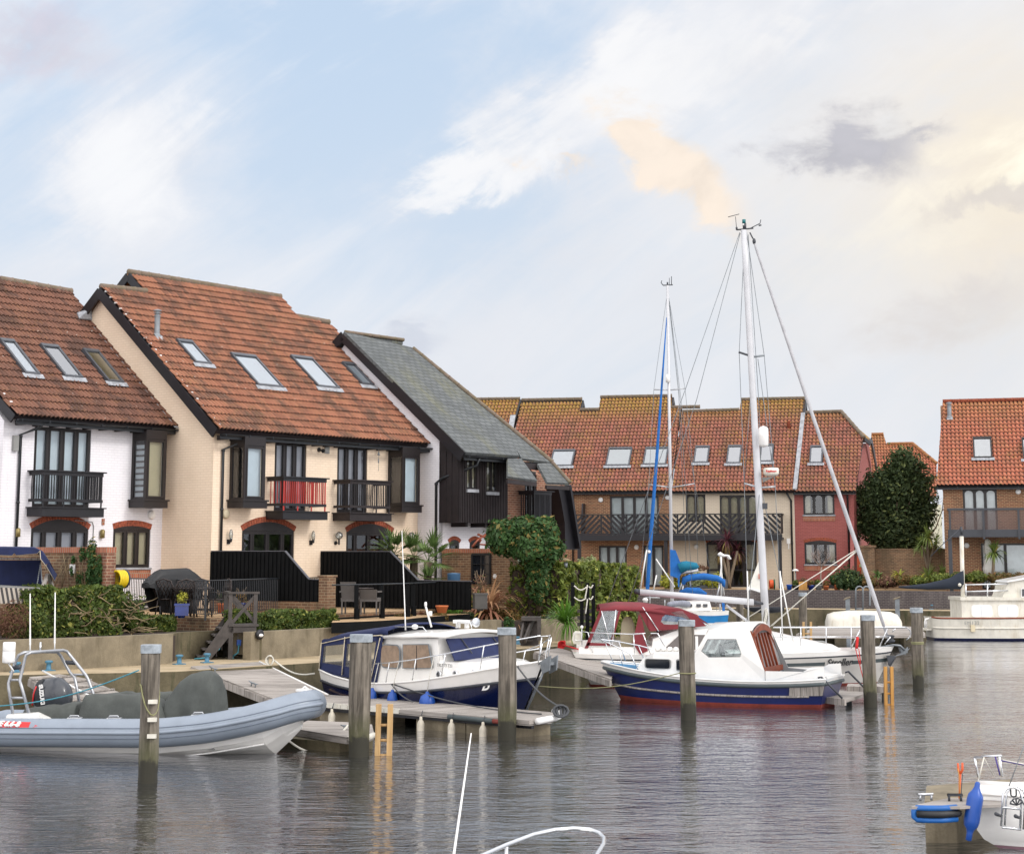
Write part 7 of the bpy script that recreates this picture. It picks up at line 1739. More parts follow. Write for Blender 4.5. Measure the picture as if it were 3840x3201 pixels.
P =[RP(109,2674,.75),RP(80,2570,.75),RP(74,2550,.75),RP(93,2470,.72),RP(98,2455,.72),RP(112,2446,.70),RP(170,2441,0),RP(235,2437,-.6),RP(250,2441,-.72),RP(262,2455,-.75),RP(322,2530,-.8),RP(330,2545,-.8),RP(350,2600,-.8),RP(352,2630,-.8)]
b.tube(P,.028,10)
P2 =[RP(48,2674,.75),RP(32,2575,.75),RP(32,2560,.75),RP(58,2480,.72),RP(70,2455,.72),RP(90,2445,.7),RP(150,2442,.1),RP(215,2443,-.6),RP(228,2458,-.72),RP(262,2520,-.8),RP(280,2538,-.8),RP(290,2590,-.8),RP(297,2632,-.8)]
b.tube(P2,.028,10)
for a,c in (((55,2505,.73),(85,2505,.73)),((36,2548,.75),(74,2548,.75)),((40,2615,.75),(92,2615,.75)),((270,2528,-.8),(315,2528,-.8)),((290,2594,-.8),(345,2594,-.8))):b.tube([RP(*a),RP(*c)],.02,8)
b.build('aluminium_arch',M['alu'],rb)
b =MB()
for a,c in (((48,2503,.73),(80,2500,.73)),((246,2482,-.78),(282,2484,-.78))):b.tube([RP(*a),RP(*c)],.04,8)
b.build('arch_strap',M['dgrey'],rb)
for (x0,y0),(x1,y1),t_ in (((113,2441),(113,2224),.6),((205,2434),(207,2220),-.4)):
    b =MB();p,q =RP(x0,y0,t_),RP(x1,y1,t_);b.tube([p,p.lerp(q,.1),p.lerp(q,.12),p.lerp(q,.3),q],[.012,.013,.018,.014,.009],8);b.build('aerial',M['wpaint'],rb)
b =MB();p =RP(151,2440,.2);b.tube([p,p+Vector((0,0,.13))],.018,8);b.ball(p+Vector((0,0,.14)),.022,8);b.build('stern_light',M['steel'],rb)
b =MB();p =RP(32,2486,.9);b.lathe(p,[(0,.03),(.01,.10),(.03,.112),(.2,.112),(.205,.108),(.21,.112),(.36,.112),(.37,.10)],18);b.tube([p,p-Vector((-.1,0,.14))],.015,6);b.build('radar_reflector',M['wpaint'],rb)
b =MB();q =[RP(20,2697,.78),RP(24,2682,.78),RP(30,2677,.78),RP(115,2673,.78),RP(160,2690,.78),RP(172,2698,.78)];b.prism(q,Vector((-RF.n[0],-RF.n[1],0))*.3);b.build('arch_base',M['gel'],rb)
om =MB();secs =[]
for f,y0,y1,xc,w2 in ((0,2560,2640,0,0),):pass
oc =RF.t(198,2600,-.25);so_,zo =oc
for s,zt_,zb,hw_ in ((-.40,.05,-.10,.05),(-.33,.18,-.3,.14),(-.2,.26,-.4,.2),(0,.30,-.42,.22),(.17,.29,-.4,.21),(.30,.18,-.36,.17),(.36,.02,-.3,.1)):
    secs.append([RF.W(so_+s,-.25+hw_*math.cos(a)*(1 if math.sin(a) > -.5 else .8),zo+((zt_ if math.sin(a) > 0 else -zb)*math.sin(a))) for a in [2*math.pi*i/16 for i in range(16)]])
om.loft(secs,close=True);ob =om.build('outboard_cowling',plain('charcoal_cowling','3d4148',.35,coat=.4),rb)
b =MB();secs =[]
for s,hw_,zt_,zb in ((-.28,.185,.235,-.36),(-.2,.205,.267,-.40),(-.14,.213,.278,-.41)):secs.append([RF.W(so_+s,-.25+(hw_+.004)*math.cos(a),zo+(((zt_+.004) if math.sin(a) > 0 else -zb)*math.sin(a))) for a in [-.6+2.0*i/10 for i in range(11)]])
b.loft(secs,caps=False);b.build('black_cowling_band',M['blackc'],ob)
b =MB();b.tube([RF.W(so_-.30,-.25+.19,zo-.2),RF.W(so_-.28,-.25+.195,zo),RF.W(so_-.24,-.25+.18,zo+.14)],.016,5);b.build('red_trim',M['redp'],ob)
textmesh('SUZUKI',.105,RF.W(so_-.16,-.25+.225,zo+.17),(.18*RF.u[0],.18*RF.u[1],-1),(RF.u[0],RF.u[1],.18),M['wpaint'],ob,bold=.006)
b =MB();b.box(RF,so_-.15,so_+.1,-.35,-.15,-.3,zo-.3);b.build('outboard_leg',M['blackc'],rb)
zR0 =RF.t(100,2746,.93)[1];sR =RF.t(140,2712,1.15)[0];b =MB();ptsA =[]
def tubeside(s,a):
    return RF.W(s,.93+r0*1.012*math.cos(a),zR0+r0*1.012*math.sin(a))
b.loft([[tubeside(s,a) for a in (.42,.60,.78,.93)] for s in (sR-2.2,sR-1.4,sR-.7,sR-.17)],caps=False);b.loft([[tubeside(s+q_,a) for a,q_ in ((.42,0),(.60,.03),(.78,.06),(.93,.09))] for s in (sR-.10,sR+.04)],caps=False);b.build('red_name_strip',M['redp'],rb)
p =tubeside(sR-1.93,.52);nn =Vector((RF.n[0],RF.n[1],0));textmesh('BAY STORMFORCE 6.6-8',.145,p+nn*.02,(RF.u[0],RF.u[1],0),(-RF.n[0]*.62,-RF.n[1]*.62,.78),M['wpaint'],rb,shear=.25,bold=.004,ext=.014)
for x in (282,430,745):
    s =RF.t(x,2690,.85)[0];i =min(range(len(path)),key=lambda j:abs(path[j][0]-s));q =path[i];p =RF.W(s,q[1]-.06,q[2]+r0-.005)
    b =MB();b.box8([p+Vector(v_) for v_ in ((-.13,-.05,0),(.13,-.05,0),(.13,.06,.01),(-.13,.06,.01),(-.12,-.04,.012),(.12,-.04,.012),(.12,.05,.022),(-.12,.05,.022))]);b.tube([p+Vector((-.09,-.03,.01)),p+Vector((-.07,-.03,.05)),p+Vector((.07,-.03,.05)),p+Vector((.09,-.03,.01))],.014,6);b.build('grab_handle',M['alu'],rb)
p =RF.W(path[-1][0]-.08,0,path[-1][2]+r0-.02);b =MB();b.box(Fr((p.x,p.y),-17),-.13,.1,-.09,.09,p.z,p.z+.035);b.tube([p+Vector((-.05,0,.03)),p+Vector((0,0,.075)),p+Vector((.06,0,.03))],.02,6);b.build('bow_fitting',M['wpaint'],rb)
b =MB();a =atY(-30,2648,31);c =atY(520,2512,29.3);b.tube(sag(a,c,.12,14),.011,6);tag(b.build('mooring_rope',M['rope_b']),'turquoise rope running from the nearest pile across the inflatable arch','rope')
DY =82.0
def D_(x,y,dd=0):return atY(x,y,DY+dd)
c0 =D_(2560,2300)
VF =Fr((D_(2440,2300).x,DY),4)
fy =thing('sailing_yacht','distant blue and white yacht with teal sail cover and blue sleeved forestay','yacht',VF.W(1.8,0,0))
Lh =D_(2722,2300).x-D_(2440,2300).x
st =interp([(Lh+.0,Lh-.1,.95,.7,1.02,-.3),(Lh*.75,Lh*.75,1.1,.95,.98,-.4),(Lh*.4,Lh*.42,1.0,.8,1.04,-.4),(Lh*.1,Lh*.2,.5,.3,1.14,-.3),(-.35,.3,.03,.02,1.22,-.2)],16)
hull(VF,st,[('underbody',-1,.12,M['navy']),('topsides',.12,.5,M['gel']),('blue_band',.5,.82,plain('sky_blue_gelcoat','1f7fc0',.3)),('white_sheer',.82,1,M['gel'])],fy,M['gelold'])
cabin(VF,[(.8,1.0,1.0,1.15,.5,.4,.04),(1.3,1.4,1.0,1.35,.65,.55,.05),(2.6,2.5,1.0,1.45,.7,.6,.05)],fy,M['gel'],'coachroof')
b =MB()
for x in (2588,2620,2645):s =VF.t(x,2285,.68)[0];b.box(VF,s-.1,s+.1,.66,.69,1.16,1.30)
b.build('cabin_windows',M['dkglass'],fy)
b =MB();secs =[];mbt,mtp =D_(2521,2320),D_(2503,1070)
for f in (0,.5,1):c =mbt.lerp(mtp,f);k =1-.3*f;secs.append([c+Vector((.082*k*math.cos(a),.07*k*math.sin(a),0)) for a in [2*math.pi*i/12 for i in range(12)]])
b.loft(secs,close=True);mm =b.build('mast',M['mast'],fy)
b =MB();b.tube([D_(2487,1070),D_(2523,1068)],.025,5);b.tube([D_(2503,1068),D_(2503,1058)],.04,6);b.tube([D_(2487,1070),D_(2479,1060),D_(2482,1052)],.018,4);b.tube([D_(2510,1068),D_(2510,1042)],.012,4);b.tube([D_(2518,1068),D_(2518,1036)],.016,4);b.build('masthead_fitting',M['dgrey'],mm)
b =MB();b.lathe(D_(2505,1435,-.15),[(0,.02),(.02,.10),(.35,.10),(.38,.03)],10);b.build('radar_reflector',M['wpaint'],mm)
for pr in (((2452,1460),(2507,1462)),((2514,1462),(2569,1456)),((2432,1816),(2514,1827)),((2520,1827),(2605,1813))):b =MB();b.tube([D_(*pr[0]),D_(*pr[1])],.028,5);b.build('spreader',M['alu'],mm)
b =MB();b.tube([D_(2500,1190),D_(2485,1400),D_(2464,1700),D_(2445,1950),D_(2428,2205),D_(2425,2230)],[.02,.045,.07,.085,.085,.04],10);b.build('sleeved_forestay',M['bluec'],fy)
b =MB();c =D_(2434,2068,-.13);b.lathe(c,[(0,.07),(.01,.07)],12,(0,-1,0));b.build('round_badge',M['wpaint'],fy)
b =MB();b.prism([D_(2513,2060,-.15),D_(2533,2062,-.15),D_(2552,2110,-.15),D_(2555,2150,-.15),D_(2545,2168,-.15),D_(2514,2158,-.15)],(0,.32,0));b.prism([D_(2540,2150,-.05),D_(2550,2150,-.05),D_(2548,2200,-.05),D_(2543,2200,-.05)],(0,.05,0));b.build('mainsail_cover_front',M['bluec'],fy)
b =MB();b.tube([D_(2545,2130),D_(2575,2120),D_(2610,2122),D_(2618,2128)],[.28,.22,.16,.08],10);b.build('mainsail_cover',M['tealc'],fy)
b =MB();b.tube([D_(2545,2148),D_(2618,2136)],.07,8);b.build('boom',M['mast'],fy)
wl =[[(2502,1100,0),(2452,1460,0),(2433,1816,0),(2395,2210,-.8)],[(2505,1100,0),(2569,1456,0),(2605,1813,0),(2618,2120,-.5)],[(2508,1120,0),(2550,1500,0),(2598,2240,-.6)],[(2508,1130,0),(2545,1480,0),(2580,2250,.3)],[(2502,1110,0),(2504,1500,0),(2512,2050,0)],[(2509,1120,0),(2560,1550,0),(2690,2300,.3)]]
wires(wl,fy,'stay',.010,d=DY)
wires([[(2460,2095,-.5),(2530,2200,-.5)],[(2425,2060,-.5),(2402,2205,-.5)],[(2462,2155,-.5),(2450,2215,-.5)]],fy,'lower_stay',.03,M['wpaint'],d=DY)
b =MB();b.tube([D_(2562,2190),D_(2567,2172),D_(2590,2164),D_(2640,2160),D_(2690,2168),D_(2712,2180),D_(2715,2200)],[.08,.14,.15,.15,.14,.12,.06],10);b.build('bimini_roll',M['bluec'],fy)
rail([[D_(2540,2230),D_(2566,2165)],[D_(2556,2235),D_(2562,2190)],[D_(2590,2200),D_(2584,2150)],[D_(2708,2230),D_(2712,2170)],[D_(2684,2260),D_(2700,2185)]],fy,'bimini_frame',.04,M['alu'])
b =MB();b.tube([D_(2548,2218),D_(2575,2212),D_(2620,2214),D_(2650,2226)],[.05,.12,.14,.05],8);b.build('spray_hood',M['bluec'],fy)
b =MB();b.prism([D_(2638,2240,-.3),D_(2660,2250,-.3),D_(2668,2282,-.3),D_(2640,2276,-.3)],(0,.1,0));b.prism([D_(2707,2255,-.5),D_(2718,2262,-.5),D_(2719,2300,-.5),D_(2710,2298,-.5)],(0,.1,0));b.build('blue_dodger',M['bluec'],fy)
rail([[D_(2420,2239),D_(2475,2240)],[D_(2437,2234),D_(2437,2262)],[D_(2493,2248),D_(2493,2270)],[D_(2660,2275),D_(2660,2298)],[D_(2700,2262),D_(2700,2296)]],fy,'guard_rail',.03,M['alu'])
b =MB();b.tube([D_(2705,2235),D_(2705,2120),D_(2703,2080)],[.03,.035,.05],8);
for x in (2692,2716):b.tube([D_(x,2230),D_(2704,2125)],.022,6)
b.build('wind_generator_pole',M['wpaint'],fy)
b =MB();b.tube([D_(2692,2079),D_(2700,2077),D_(2714,2083),D_(2728,2082),D_(2740,2096)],[.05,.10,.06,.04,.05],8);b.prism([D_(2722,2082),D_(2736,2080),D_(2741,2097),D_(2732,2096)],(0,.03,0));b.build('wind_generator',M['wpaint'],fy)
b =MB();rs =random.Random(4)
for i in range(9):c =D_(2515+i*7.5,2266-4*math.sin(i/9*3.1),-.6);b.ball(c,.14+.03*rs.random(),8,(1.2,.8,.9))
b.build('lashed_tender',plain('silver_grey_tarpaulin','8f93a0',.7,bump=.6,bs=9),fy)
b =MB();c =D_(2420,2258,-.3);b.lathe(c,[(0,.10),(.06,.1),(.08,.12),(.16,.12),(.2,.05)],10);b.build('liferaft_light',M['wpaint'],fy)
MF =Fr((atz(3490,2396,0).x-.6,76.9),0)
mo =thing('motor_cruiser','old streaked white motor cruiser with small mast and navy mizzen cover, at the right edge','boat',MF.W(3,0,0))
def MP(x,y,t_=1.2):s,z =MF.t(x,y,t_);return MF.W(s,t_,z)
sB =MF.t(3478,2310,0)[0];zB =MF.t(3478,2308,.5)[1];sW =MF.t(3495,2392,.3)[0]
st =interp([(sB,sW,.75,.55,MF.t(3480,2312,.6)[1],-.3),(sB+.35,sW+.15,1.05,.9,MF.t(3520,2317,1.1)[1],-.35),(sB+1.5,sW+1.4,1.35,1.25,MF.t(3620,2317,1.3)[1],-.4),(sB+3.5,sB+3.5,1.45,1.35,MF.t(3840,2316,1.4)[1],-.4),(sB+6.5,sB+6.3,.9,.7,1.0,-.4),(sB+8,sB+7.5,.05,.03,1.2,-.3)],22)
hull(MF,st,[('boot_stripe',-.3,.10,M['navy']),('topsides',.10,.55,M['gelold']),('bulwark',.55,1.0,M['gelold'])],mo,M['gelold'])
b =MB();b.tube([MF.W(e[0],e[2],e[4]) for e in st],.035,6);b.build('teak_cap_rail',M['varn'],mo)
b =MB();b.tube([MF.W(e[1]+(e[0]-e[1])*.55,e[3]+(e[2]-e[3])*.55**.8+.01,e[4]*.55) for e in st],.035,6);b.build('rubbing_strake',M['gelold'],mo)
sC0 =MF.t(3607,2300,1.0)[0];zc1 =MF.t(3620,2250,1.0)[1];zc0 =.8
b =MB();b.box(MF,sC0,sC0+6,-1.0,1.0,zc0,zc1);b.build('cabin_side',M['gelold'],mo);b =MB();b.box(MF,sC0-.05,sC0+6,-1.08,1.08,zc1+.002,zc1+.12);b.build('cabin_roof',M['gelold'],mo)
for x0,x1 in ((3647,3717),(3747,3814)):
    pts =rrect(MF,1.0,x0,2270,x1,2309,.10);g_,rt =pane(pts,M['blue_pale'],mo,'cabin_window',frame=M['wpaint'],fw=.06)
    b =MB();s =MF.t((x0+x1)/2,2290,1.0)[0];b.box(MF,s-.02,s+.02,1.02,1.035,MF.t(x0,2309,1)[1],MF.t(x0,2270,1)[1]);b.build('window_bar',M['wpaint'],rt)
b =MB();b.prism([MP(3755,2250,.9),MP(3840,2250,.9),MP(3900,2250,.9),MP(3900,2166,.9),MP(3782,2182,.9),MP(3776,2195,.9)],(0,1.7,0));b.build('wheelhouse',M['gelold'],mo)
b =MB();b.prism([MP(3776,2183,1.0),MP(3782,2176,1.0),MP(3920,2150,1.0),MP(3920,2160,1.0)],(0,1.9,0));b.build('wheelhouse_roof',M['gel'],mo)
pane([MP(3832,2235,.93),MP(3832,2208,.93),MP(3860,2205,.93),MP(3860,2235,.93)],M['dkglass'],mo,'wheelhouse_window',frame=M['wpaint'],fw=.05)
rl =[]
for y in (2192,2217):rl.append([MP(3622,y,.95),MP(3780,y-4,.95)]);rl.append([MP(3622,y,-.95),MP(3780,y-4,-.95)]);rl.append([MP(3622,y,.95),MP(3622,y,-.95)])
for x in (3622,3703):rl.append([MP(x,2188,.95),MP(x,2248,.95)]);rl.append([MP(x,2188,-.95),MP(x,2240,-.95)])
rail(rl,mo,'deck_rail',.03,M['steel'])
b =MB();b.box(MF,MF.t(3755,2200,.5)[0],MF.t(3775,2200,.5)[0],-.5,.5,zc1+.12,MF.t(3755,2195,.5)[1]);b.build('helm_seat',M['gelold'],mo)
b =MB();b.tube([MP(3612,2310,.2),MP(3606,2010,.2)],.085,12);mz =b.build('mizzen_mast',M['gelold'],mo)
b =MB();b.tube([MP(3607,2003,.2),MP(3604,1974,.2)],.05,8);b.tube([MP(3603,1980,.2),MP(3535,2040,.2),MP(3490,2085,.2)],.018,4);b.tube([MP(3606,1980,.2),MP(3616,1996,.2)],.012,4);b.build('mast_cap',M['dgrey'],mz)
b =MB();secs =[]
for x,y,h in ((3370,2198,.06),(3400,2199,.12),(3480,2196,.26),(3560,2186,.45),(3600,2175,.7),(3612,2160,.75)):
    c =MP(x,y,.2);secs.append([c+Vector((0,.14*math.cos(a)*min(1,h*3),h*.5*math.sin(a)-.02)) for a in [2*math.pi*i/12 for i in range(12)]])
b.loft(secs,close=True);b.build('mizzen_cover',plain('dark_navy_canvas','1a2433',.8,bump=.6,bs=8),mo)
b =MB();c =MP(3598,2192,.35)+Vector((0,-.03,0));b.lathe(c,[(0,.07),(.02,.07)],16,(0,-1,0));b.build('round_badge',M['gelold'],mo)
b =MB();b.box(MF,MF.t(3455,2360,.6)[0],MF.t(3493,2360,.6)[0],-.6,.6,.38,.44);b.build('swim_platform',M['gelold'],mo)
rail([[MP(3468,2353,.6),MP(3468,2330,.6),MP(3472,2320,.6),MP(3484,2319,.6)],[MP(3474,2353,.5),MP(3474,2325,.5)]],mo,'boarding_ladder',.04,M['wpaint'])
textmesh('EM132',.20,MF.W(MF.t(3614,2338,1.3)[0],1.40,MF.t(3614,2341,1.35)[1]),(1,0,0),(0,0,1),M['mid'],mo,spacing=1.15)
b =MB()
for x in (3640,3745):s =MF.t(x,2365,1.33)[0];b.box(MF,s,s+.16,1.2,1.34+.08,.35,.62)
b.build('stained_step',M['blind'],mo)
NF =Fr((5.62+.15,22.6),-40)
nbt =thing('motor_boat','close white boat stern with aluminium ladder and black lettering, cut off at the bottom right','boat',(6.8,22.6,0))
def NP(x,y,d):return atY(x,y,d)
dN =22.3
ol =[(3700,2990),(3672,3040),(3668,3090),(3678,3140),(3700,3185),(3740,3215),(3900,3240)]
sh =[(3676,2934),(3720,2918),(3790,2908),(3900,2904)]
secs =[]
prof =[(3676,2935,22.6),(3673,2945,22.5),(3665,3000,22.5),(3660,3060,22.5),(3664,3110,22.5),(3690,3145,22.5),(3725,3165,22.5),(3780,3195,22.4),(3840,3235,22.3)]
b =MB()
rows =[]
for (x,y,d) in prof:
    base =atY(x,y,d);row =[]
    for i in range(13):
        f =i/12;row.append(Vector((base.x+2.6*f*(1.0) ,base.y-.9*math.sin(f*math.pi/2)*1.0+.4*(1-f)*0,base.z)))
    rows.append(row)
b.loft(rows,caps=False);b.loft([[p,Vector((p.x+2.4,p.y+.75,p.z))] for i,p in enumerate([r[0] for r in rows])],caps=False)
o =b.build('hull',M['gel'],nbt)
b =MB();row =rows[0];b.add([*row,Vector((row[0].x+2.4,row[0].y+.75,row[0].z))],[tuple(range(14))]);b.build('deck',M['gel'],nbt)
b =MB();b.tube([p+Vector((-.01,-.015,.0)) for p in rows[0]],.035,8);b.tube([p+Vector((-.01,-.015,-.09)) for p in rows[1]],.015,8);b.build('gunwale_moulding',M['gel'],nbt)
b =MB();b.loft([[p+Vector((-.006,-.008,0)) for p in rows[6]],[p+Vector((-.006,-.008,0)).lerp(Vector((-.006,-.008,0)),0) for p in [q.lerp(r,.45) for q,r in zip(rows[6],rows[7])]]],caps=False);b.build('purple_boot_stripe',plain('plum_stripe','6d4a56',.4),nbt)
b =MB();secs =[]
c =rows[0][8]
for s,h in ((-.55,.02),(-.3,.12),(.1,.2),(1.4,.26)):secs.append([Vector((c.x+s,c.y+.45+.4*math.cos(a),c.z+h*1.3*math.sin(a)**.7)) for a in [math.pi*i/10 for i in range(11)]])
b.loft(secs);b.build('coaming',M['gel'],nbt)
def N2(x,y,dy=-.35):return atY(x,y,22.3+dy)
rail([[N2(3655,2838,.3),N2(3660,2870,.3),N2(3670,2912,.3)],[N2(3655,2838,.3),N2(3755,2832,-.1)],[N2(3748,2836,-.1),N2(3758,2910,-.1)]],nbt,'pushpit',.016)
wires([[(3690,2838,.1),(3670,2918,.0)],[(3690,2840,.1),(3728,2910,.3)],[(3745,2848,0),(3755,2908,0)],[(3760,2848,0),(3860,2868,0)]],nbt,'lashing_line',.008,M['rope_w'],d=22.0)
wires([[(3732,2835,0),(3750,2905,0)],[(3755,2850,0),(3860,2870,0)]],nbt,'purple_line',.008,plain('purple_rope','4b3a8c',.9),d=22.0)
wires([[(3784,2945,0),(3845,2780,0)]],nbt,'backstay',.006,d=21.7)
lx =[atY(3755,3095,21.75),atY(3762,2975,21.75),atY(3775,2955,21.75),atY(3800,2949,21.75),atY(3822,2960,21.75),atY(3832,2985,21.75),atY(3825,3110,21.75)]
b =MB();b.tube(lx,.014,8);b.tube([p+Vector((.05,.04,0)) for p in lx],.011,8)
for y0,y1 in ((3025,3032),(3100,3108)):b.tube([atY(3758,y0,21.75),atY(3829,y1,21.75)],.015,6)
b.build('boarding_ladder',M['steel'],nbt)
b =MB()
for x,y in ((3735,3050),(3808,3058)):b.tube([atY(x,y,21.5),atY(x+20,y+8,21.8)],[.022,.014],8)
b.build('ladder_feet',M['dgrey'],nbt)
pa =atY(3781,2984,21.9);textmesh('ULM',.125,pa+Vector((0,-.06,0)),(1,-.25,-.03),(0,0,1),M['dgrey'],nbt,bold=.003,spacing=1.3)
b =MB();c =atY(3812,3018,21.75)
for k in range(5):b.tube([c+Vector((.08*math.cos(R(k*34+q_*14)),-.02,.08*math.sin(R(k*34+q_*14)))) for q_ in range(3)]+[c],[.004,.010,.012,.006],5)
b.build('fan_emblem',M['dgrey'],nbt)
t =thing('fender','large royal blue sausage fender hanging on the close white boat','fender',atY(3655,3150,22.0));p0 =atY(3667,2930,22.0);p1 =atY(3632,3148,22.0)
b =MB();ax =(p1-p0);Lf =ax.length;b.lathe(p0,[(0,.02),(.02,.03),(.06,.032),(.10,.05),(.15,.085),(.20,.092),(Lf-.22,.092),(Lf-.16,.08),(Lf-.12,.045),(Lf-.08,.035),(Lf,.035),(Lf+.01,.01)],18,ax);b.build('fender_body',M['blufen'],t)
b =MB();b.tube([p0,atY(3690,2838,22.2)],.008,5);b.build('lanyard',M['rope_w'],t)
np_ =thing('pontoon','concrete pontoon end with blue and black padded edge, at the bottom right','pontoon',atz(3500,3155,0))
q =[atz(x,y,.55) for x,y in ((3418,3022),(3600,3022),(3760,3014),(3760,2990),(3560,2990),(3450,3012))]
b =MB();b.prism([p-Vector((0,0,.03)) for p in q],(0,0,.03));b.build('deck',M['deckw'],np_)
b =MB();fr_ =[atz(3472,3158,0),atz(3590,3160,0),atz(3800,3120,0),atz(3800,3060,0),atz(3480,3090,0)];b.prism([(p.x,p.y,-.5) for p in fr_],(0,0,.98));b.build('concrete_float',M['conc'],np_)
b =MB();e =[atz(x,y,.53)-Vector((0,.03,0)) for x,y in ((3436,3026),(3480,3028),(3530,3028),(3584,3024))];lo_ =[p-Vector((0,0,.13)) for p in e]
b.tube(e[::-1]+[e[0]-Vector((.035,0,.03)),lo_[0]-Vector((.035,0,-.03))]+lo_,.034,8);b.build('blue_edge_tube',plain('blue_foam','1c62ad',.5),np_)
b =MB();b.tube([p-Vector((0,.02,.065)) for p in e]+[atz(3592,3024,.52)-Vector((0,.02,.065))],.042,10);b.build('black_pad',M['blackc'],np_)
cleat(atz(3472,3000,.55),(1,.2,0),np_,L_=.18,m_=M['alu']);cleat(atz(3582,3002,.55),(1,0,0),np_,L_=.14,m_=M['dgrey'])
t =thing('boat_hook_stand','orange forked boat hook standing on the near pontoon with yellow and black ropes','boat hook',atY(3597,3015,22.6))
b =MB();b.tube([atY(3597,3015,22.6),atY(3599,2960,22.6),atY(3600,2900,22.6)],[.011,.012,.018],8);b.tube([atY(3600,2900,22.6),atY(3594,2885,22.6),atY(3592,2860,22.6)],[.018,.014,.012],8);b.tube([atY(3600,2900,22.6),atY(3609,2885,22.6),atY(3609,2858,22.6)],[.018,.016,.013],8);b.build('fork',M['orangep'],t)
b =MB();b.tube([atY(3592,2880,22.5),atY(3597,2910,22.5),atY(3600,2960,22.5),atY(3598,3000,22.5)],.006,5);b.build('yellow_rope',M['yellow_w'],t);b =MB();b.tube([atY(3610,2900,22.5),atY(3606,2945,22.5),atY(3604,2990,22.5),atY(3612,3015,22.5)],.005,5);b.build('black_rope',M['dgrey'],t)
HF =Fr((-1.2,8.0),60)
nr =thing('bow_rail_boat','foreground white boat of which only the curved bow rail and whip aerial are seen','boat',(0.1,9,0))
dR =11.5
pr =[(1560,3330),(1700,3255),(1810,3206),(1900,3166),(2000,3128),(2080,3110),(2150,3104),(2210,3108),(2248,3122),(2266,3142),(2262,3165),(2240,3200),(2215,3250),(2180,3330)]
pts =[]
for i,(x,y) in enumerate(pr):f =i/(len(pr)-1);pts.append(atY(x,y,dR-.9+1.1*math.sin(f*math.pi)))
b =MB();b.tube(pts,.0135,10);br =b.build('bow_rail',M['steel'],nr)
b =MB();p =pts[3];b.tube([p,Vector((p.x-.02,p.y,p.z-.75))],.011,8);b.build('rail_post',M['steel'],nr)
rz =atY(1900,3166,dR).z;zd_ =rz-.75
secs =[[Vector((pts[5].x+.1,dR+.75,zd_)),Vector((pts[5].x+.1,dR+.6,.3)),Vector((pts[5].x+.1,dR+.6,.3)),Vector((pts[5].x+.12,dR+.75,zd_))]]
b =MB();stn =[]
for s,hw_,z in ((0,.03,zd_+.05),(.5,.45,zd_),(1.3,.8,zd_-.04),(2.6,1.05,zd_-.08),(5,1.1,zd_-.1)):
    cx,cy =.12-s*.35,dR+.45-s*.92;stn.append([Vector((cx-hw_*.93,cy+hw_*.35,z)),Vector((cx-hw_*.6,cy+hw_*.2,-.2)),Vector((cx,cy,-.35)),Vector((cx+hw_*.6,cy-hw_*.2,-.2)),Vector((cx+hw_*.93,cy-hw_*.35,z))])
b.loft(stn,caps=True);b.add([s_[0] for s_ in stn]+[s_[-1] for s_ in stn[::-1]],[tuple(range(10))]);b.build('hull',M['gel'],nr)
b =MB();a =atY(1698,3230,8.5);c =atY(1767,2748,8.8);b.tube([Vector((a.x-.03,a.y,a.z-.6)),a,a.lerp(c,.5),c],[.007,.0065,.005,.003],8);b.build('whip_aerial',M['wpaint'],nr)
def leaves(name,blobs,n,size,mat,parent,seed=1,aspect=.55,shell=.45,droop=0.,clump=.0,mats=None,elong=1.0):
    """blobs: (centre, (rx, ry, rz)); leaf-sized faces spread through their volume, denser towards the outside"""
    rs =np.random.RandomState(seed);vol =np.array([r[0]*r[1]*r[2] for _,r in blobs])**.75;pr_ =vol/vol.sum()
    idx =rs.choice(len(blobs),n,p=pr_);C_ =np.array([list(c) for c,_ in blobs])[idx];Rr =np.array([list(r) for _,r in blobs])[idx]
    d =rs.randn(n,3);d /= np.linalg.norm(d,axis=1)[:,None];rad =rs.rand(n)**shell
    ph =rs.rand(6)*6;lump =1+.16*np.sin(d[:,0]*5+ph[0]+idx)+.12*np.sin(d[:,1]*7+ph[1])*np.cos(d[:,2]*6+ph[2])
    if clump:
        k =max(6,n//60);cc =rs.randn(k,3)*clump;rad *= 1;C_ =C_+cc[rs.randint(0,k,n)]*np.array([1,1,.6])
    P =C_+d*Rr*(rad*lump)[:,None]
    nrm =d+rs.randn(n,3)*.55;nrm[:,2] += .25-droop;nrm /= np.linalg.norm(nrm,axis=1)[:,None]
    t1 =np.cross(nrm,rs.randn(n,3));t1 /= np.linalg.norm(t1,axis=1)[:,None]+1e-9;t2 =np.cross(nrm,t1)
    sz =size*(.6+.8*rs.rand(n));a =t1*(sz*elong)[:,None];c =t2*(sz*aspect)[:,None];fold =nrm*(sz*.22)[:,None]
    V =np.stack([P-a,P-c*.9+fold,P+a,P+c*.9+fold],1).reshape(-1,3)
    b =MB();b.v =V.tolist();b.f =[(4*i,4*i+1,4*i+2,4*i+3) for i in range(n)];b.mi =[0]*n;b.sm =[False]*n
    return b.build(name,mat,parent)
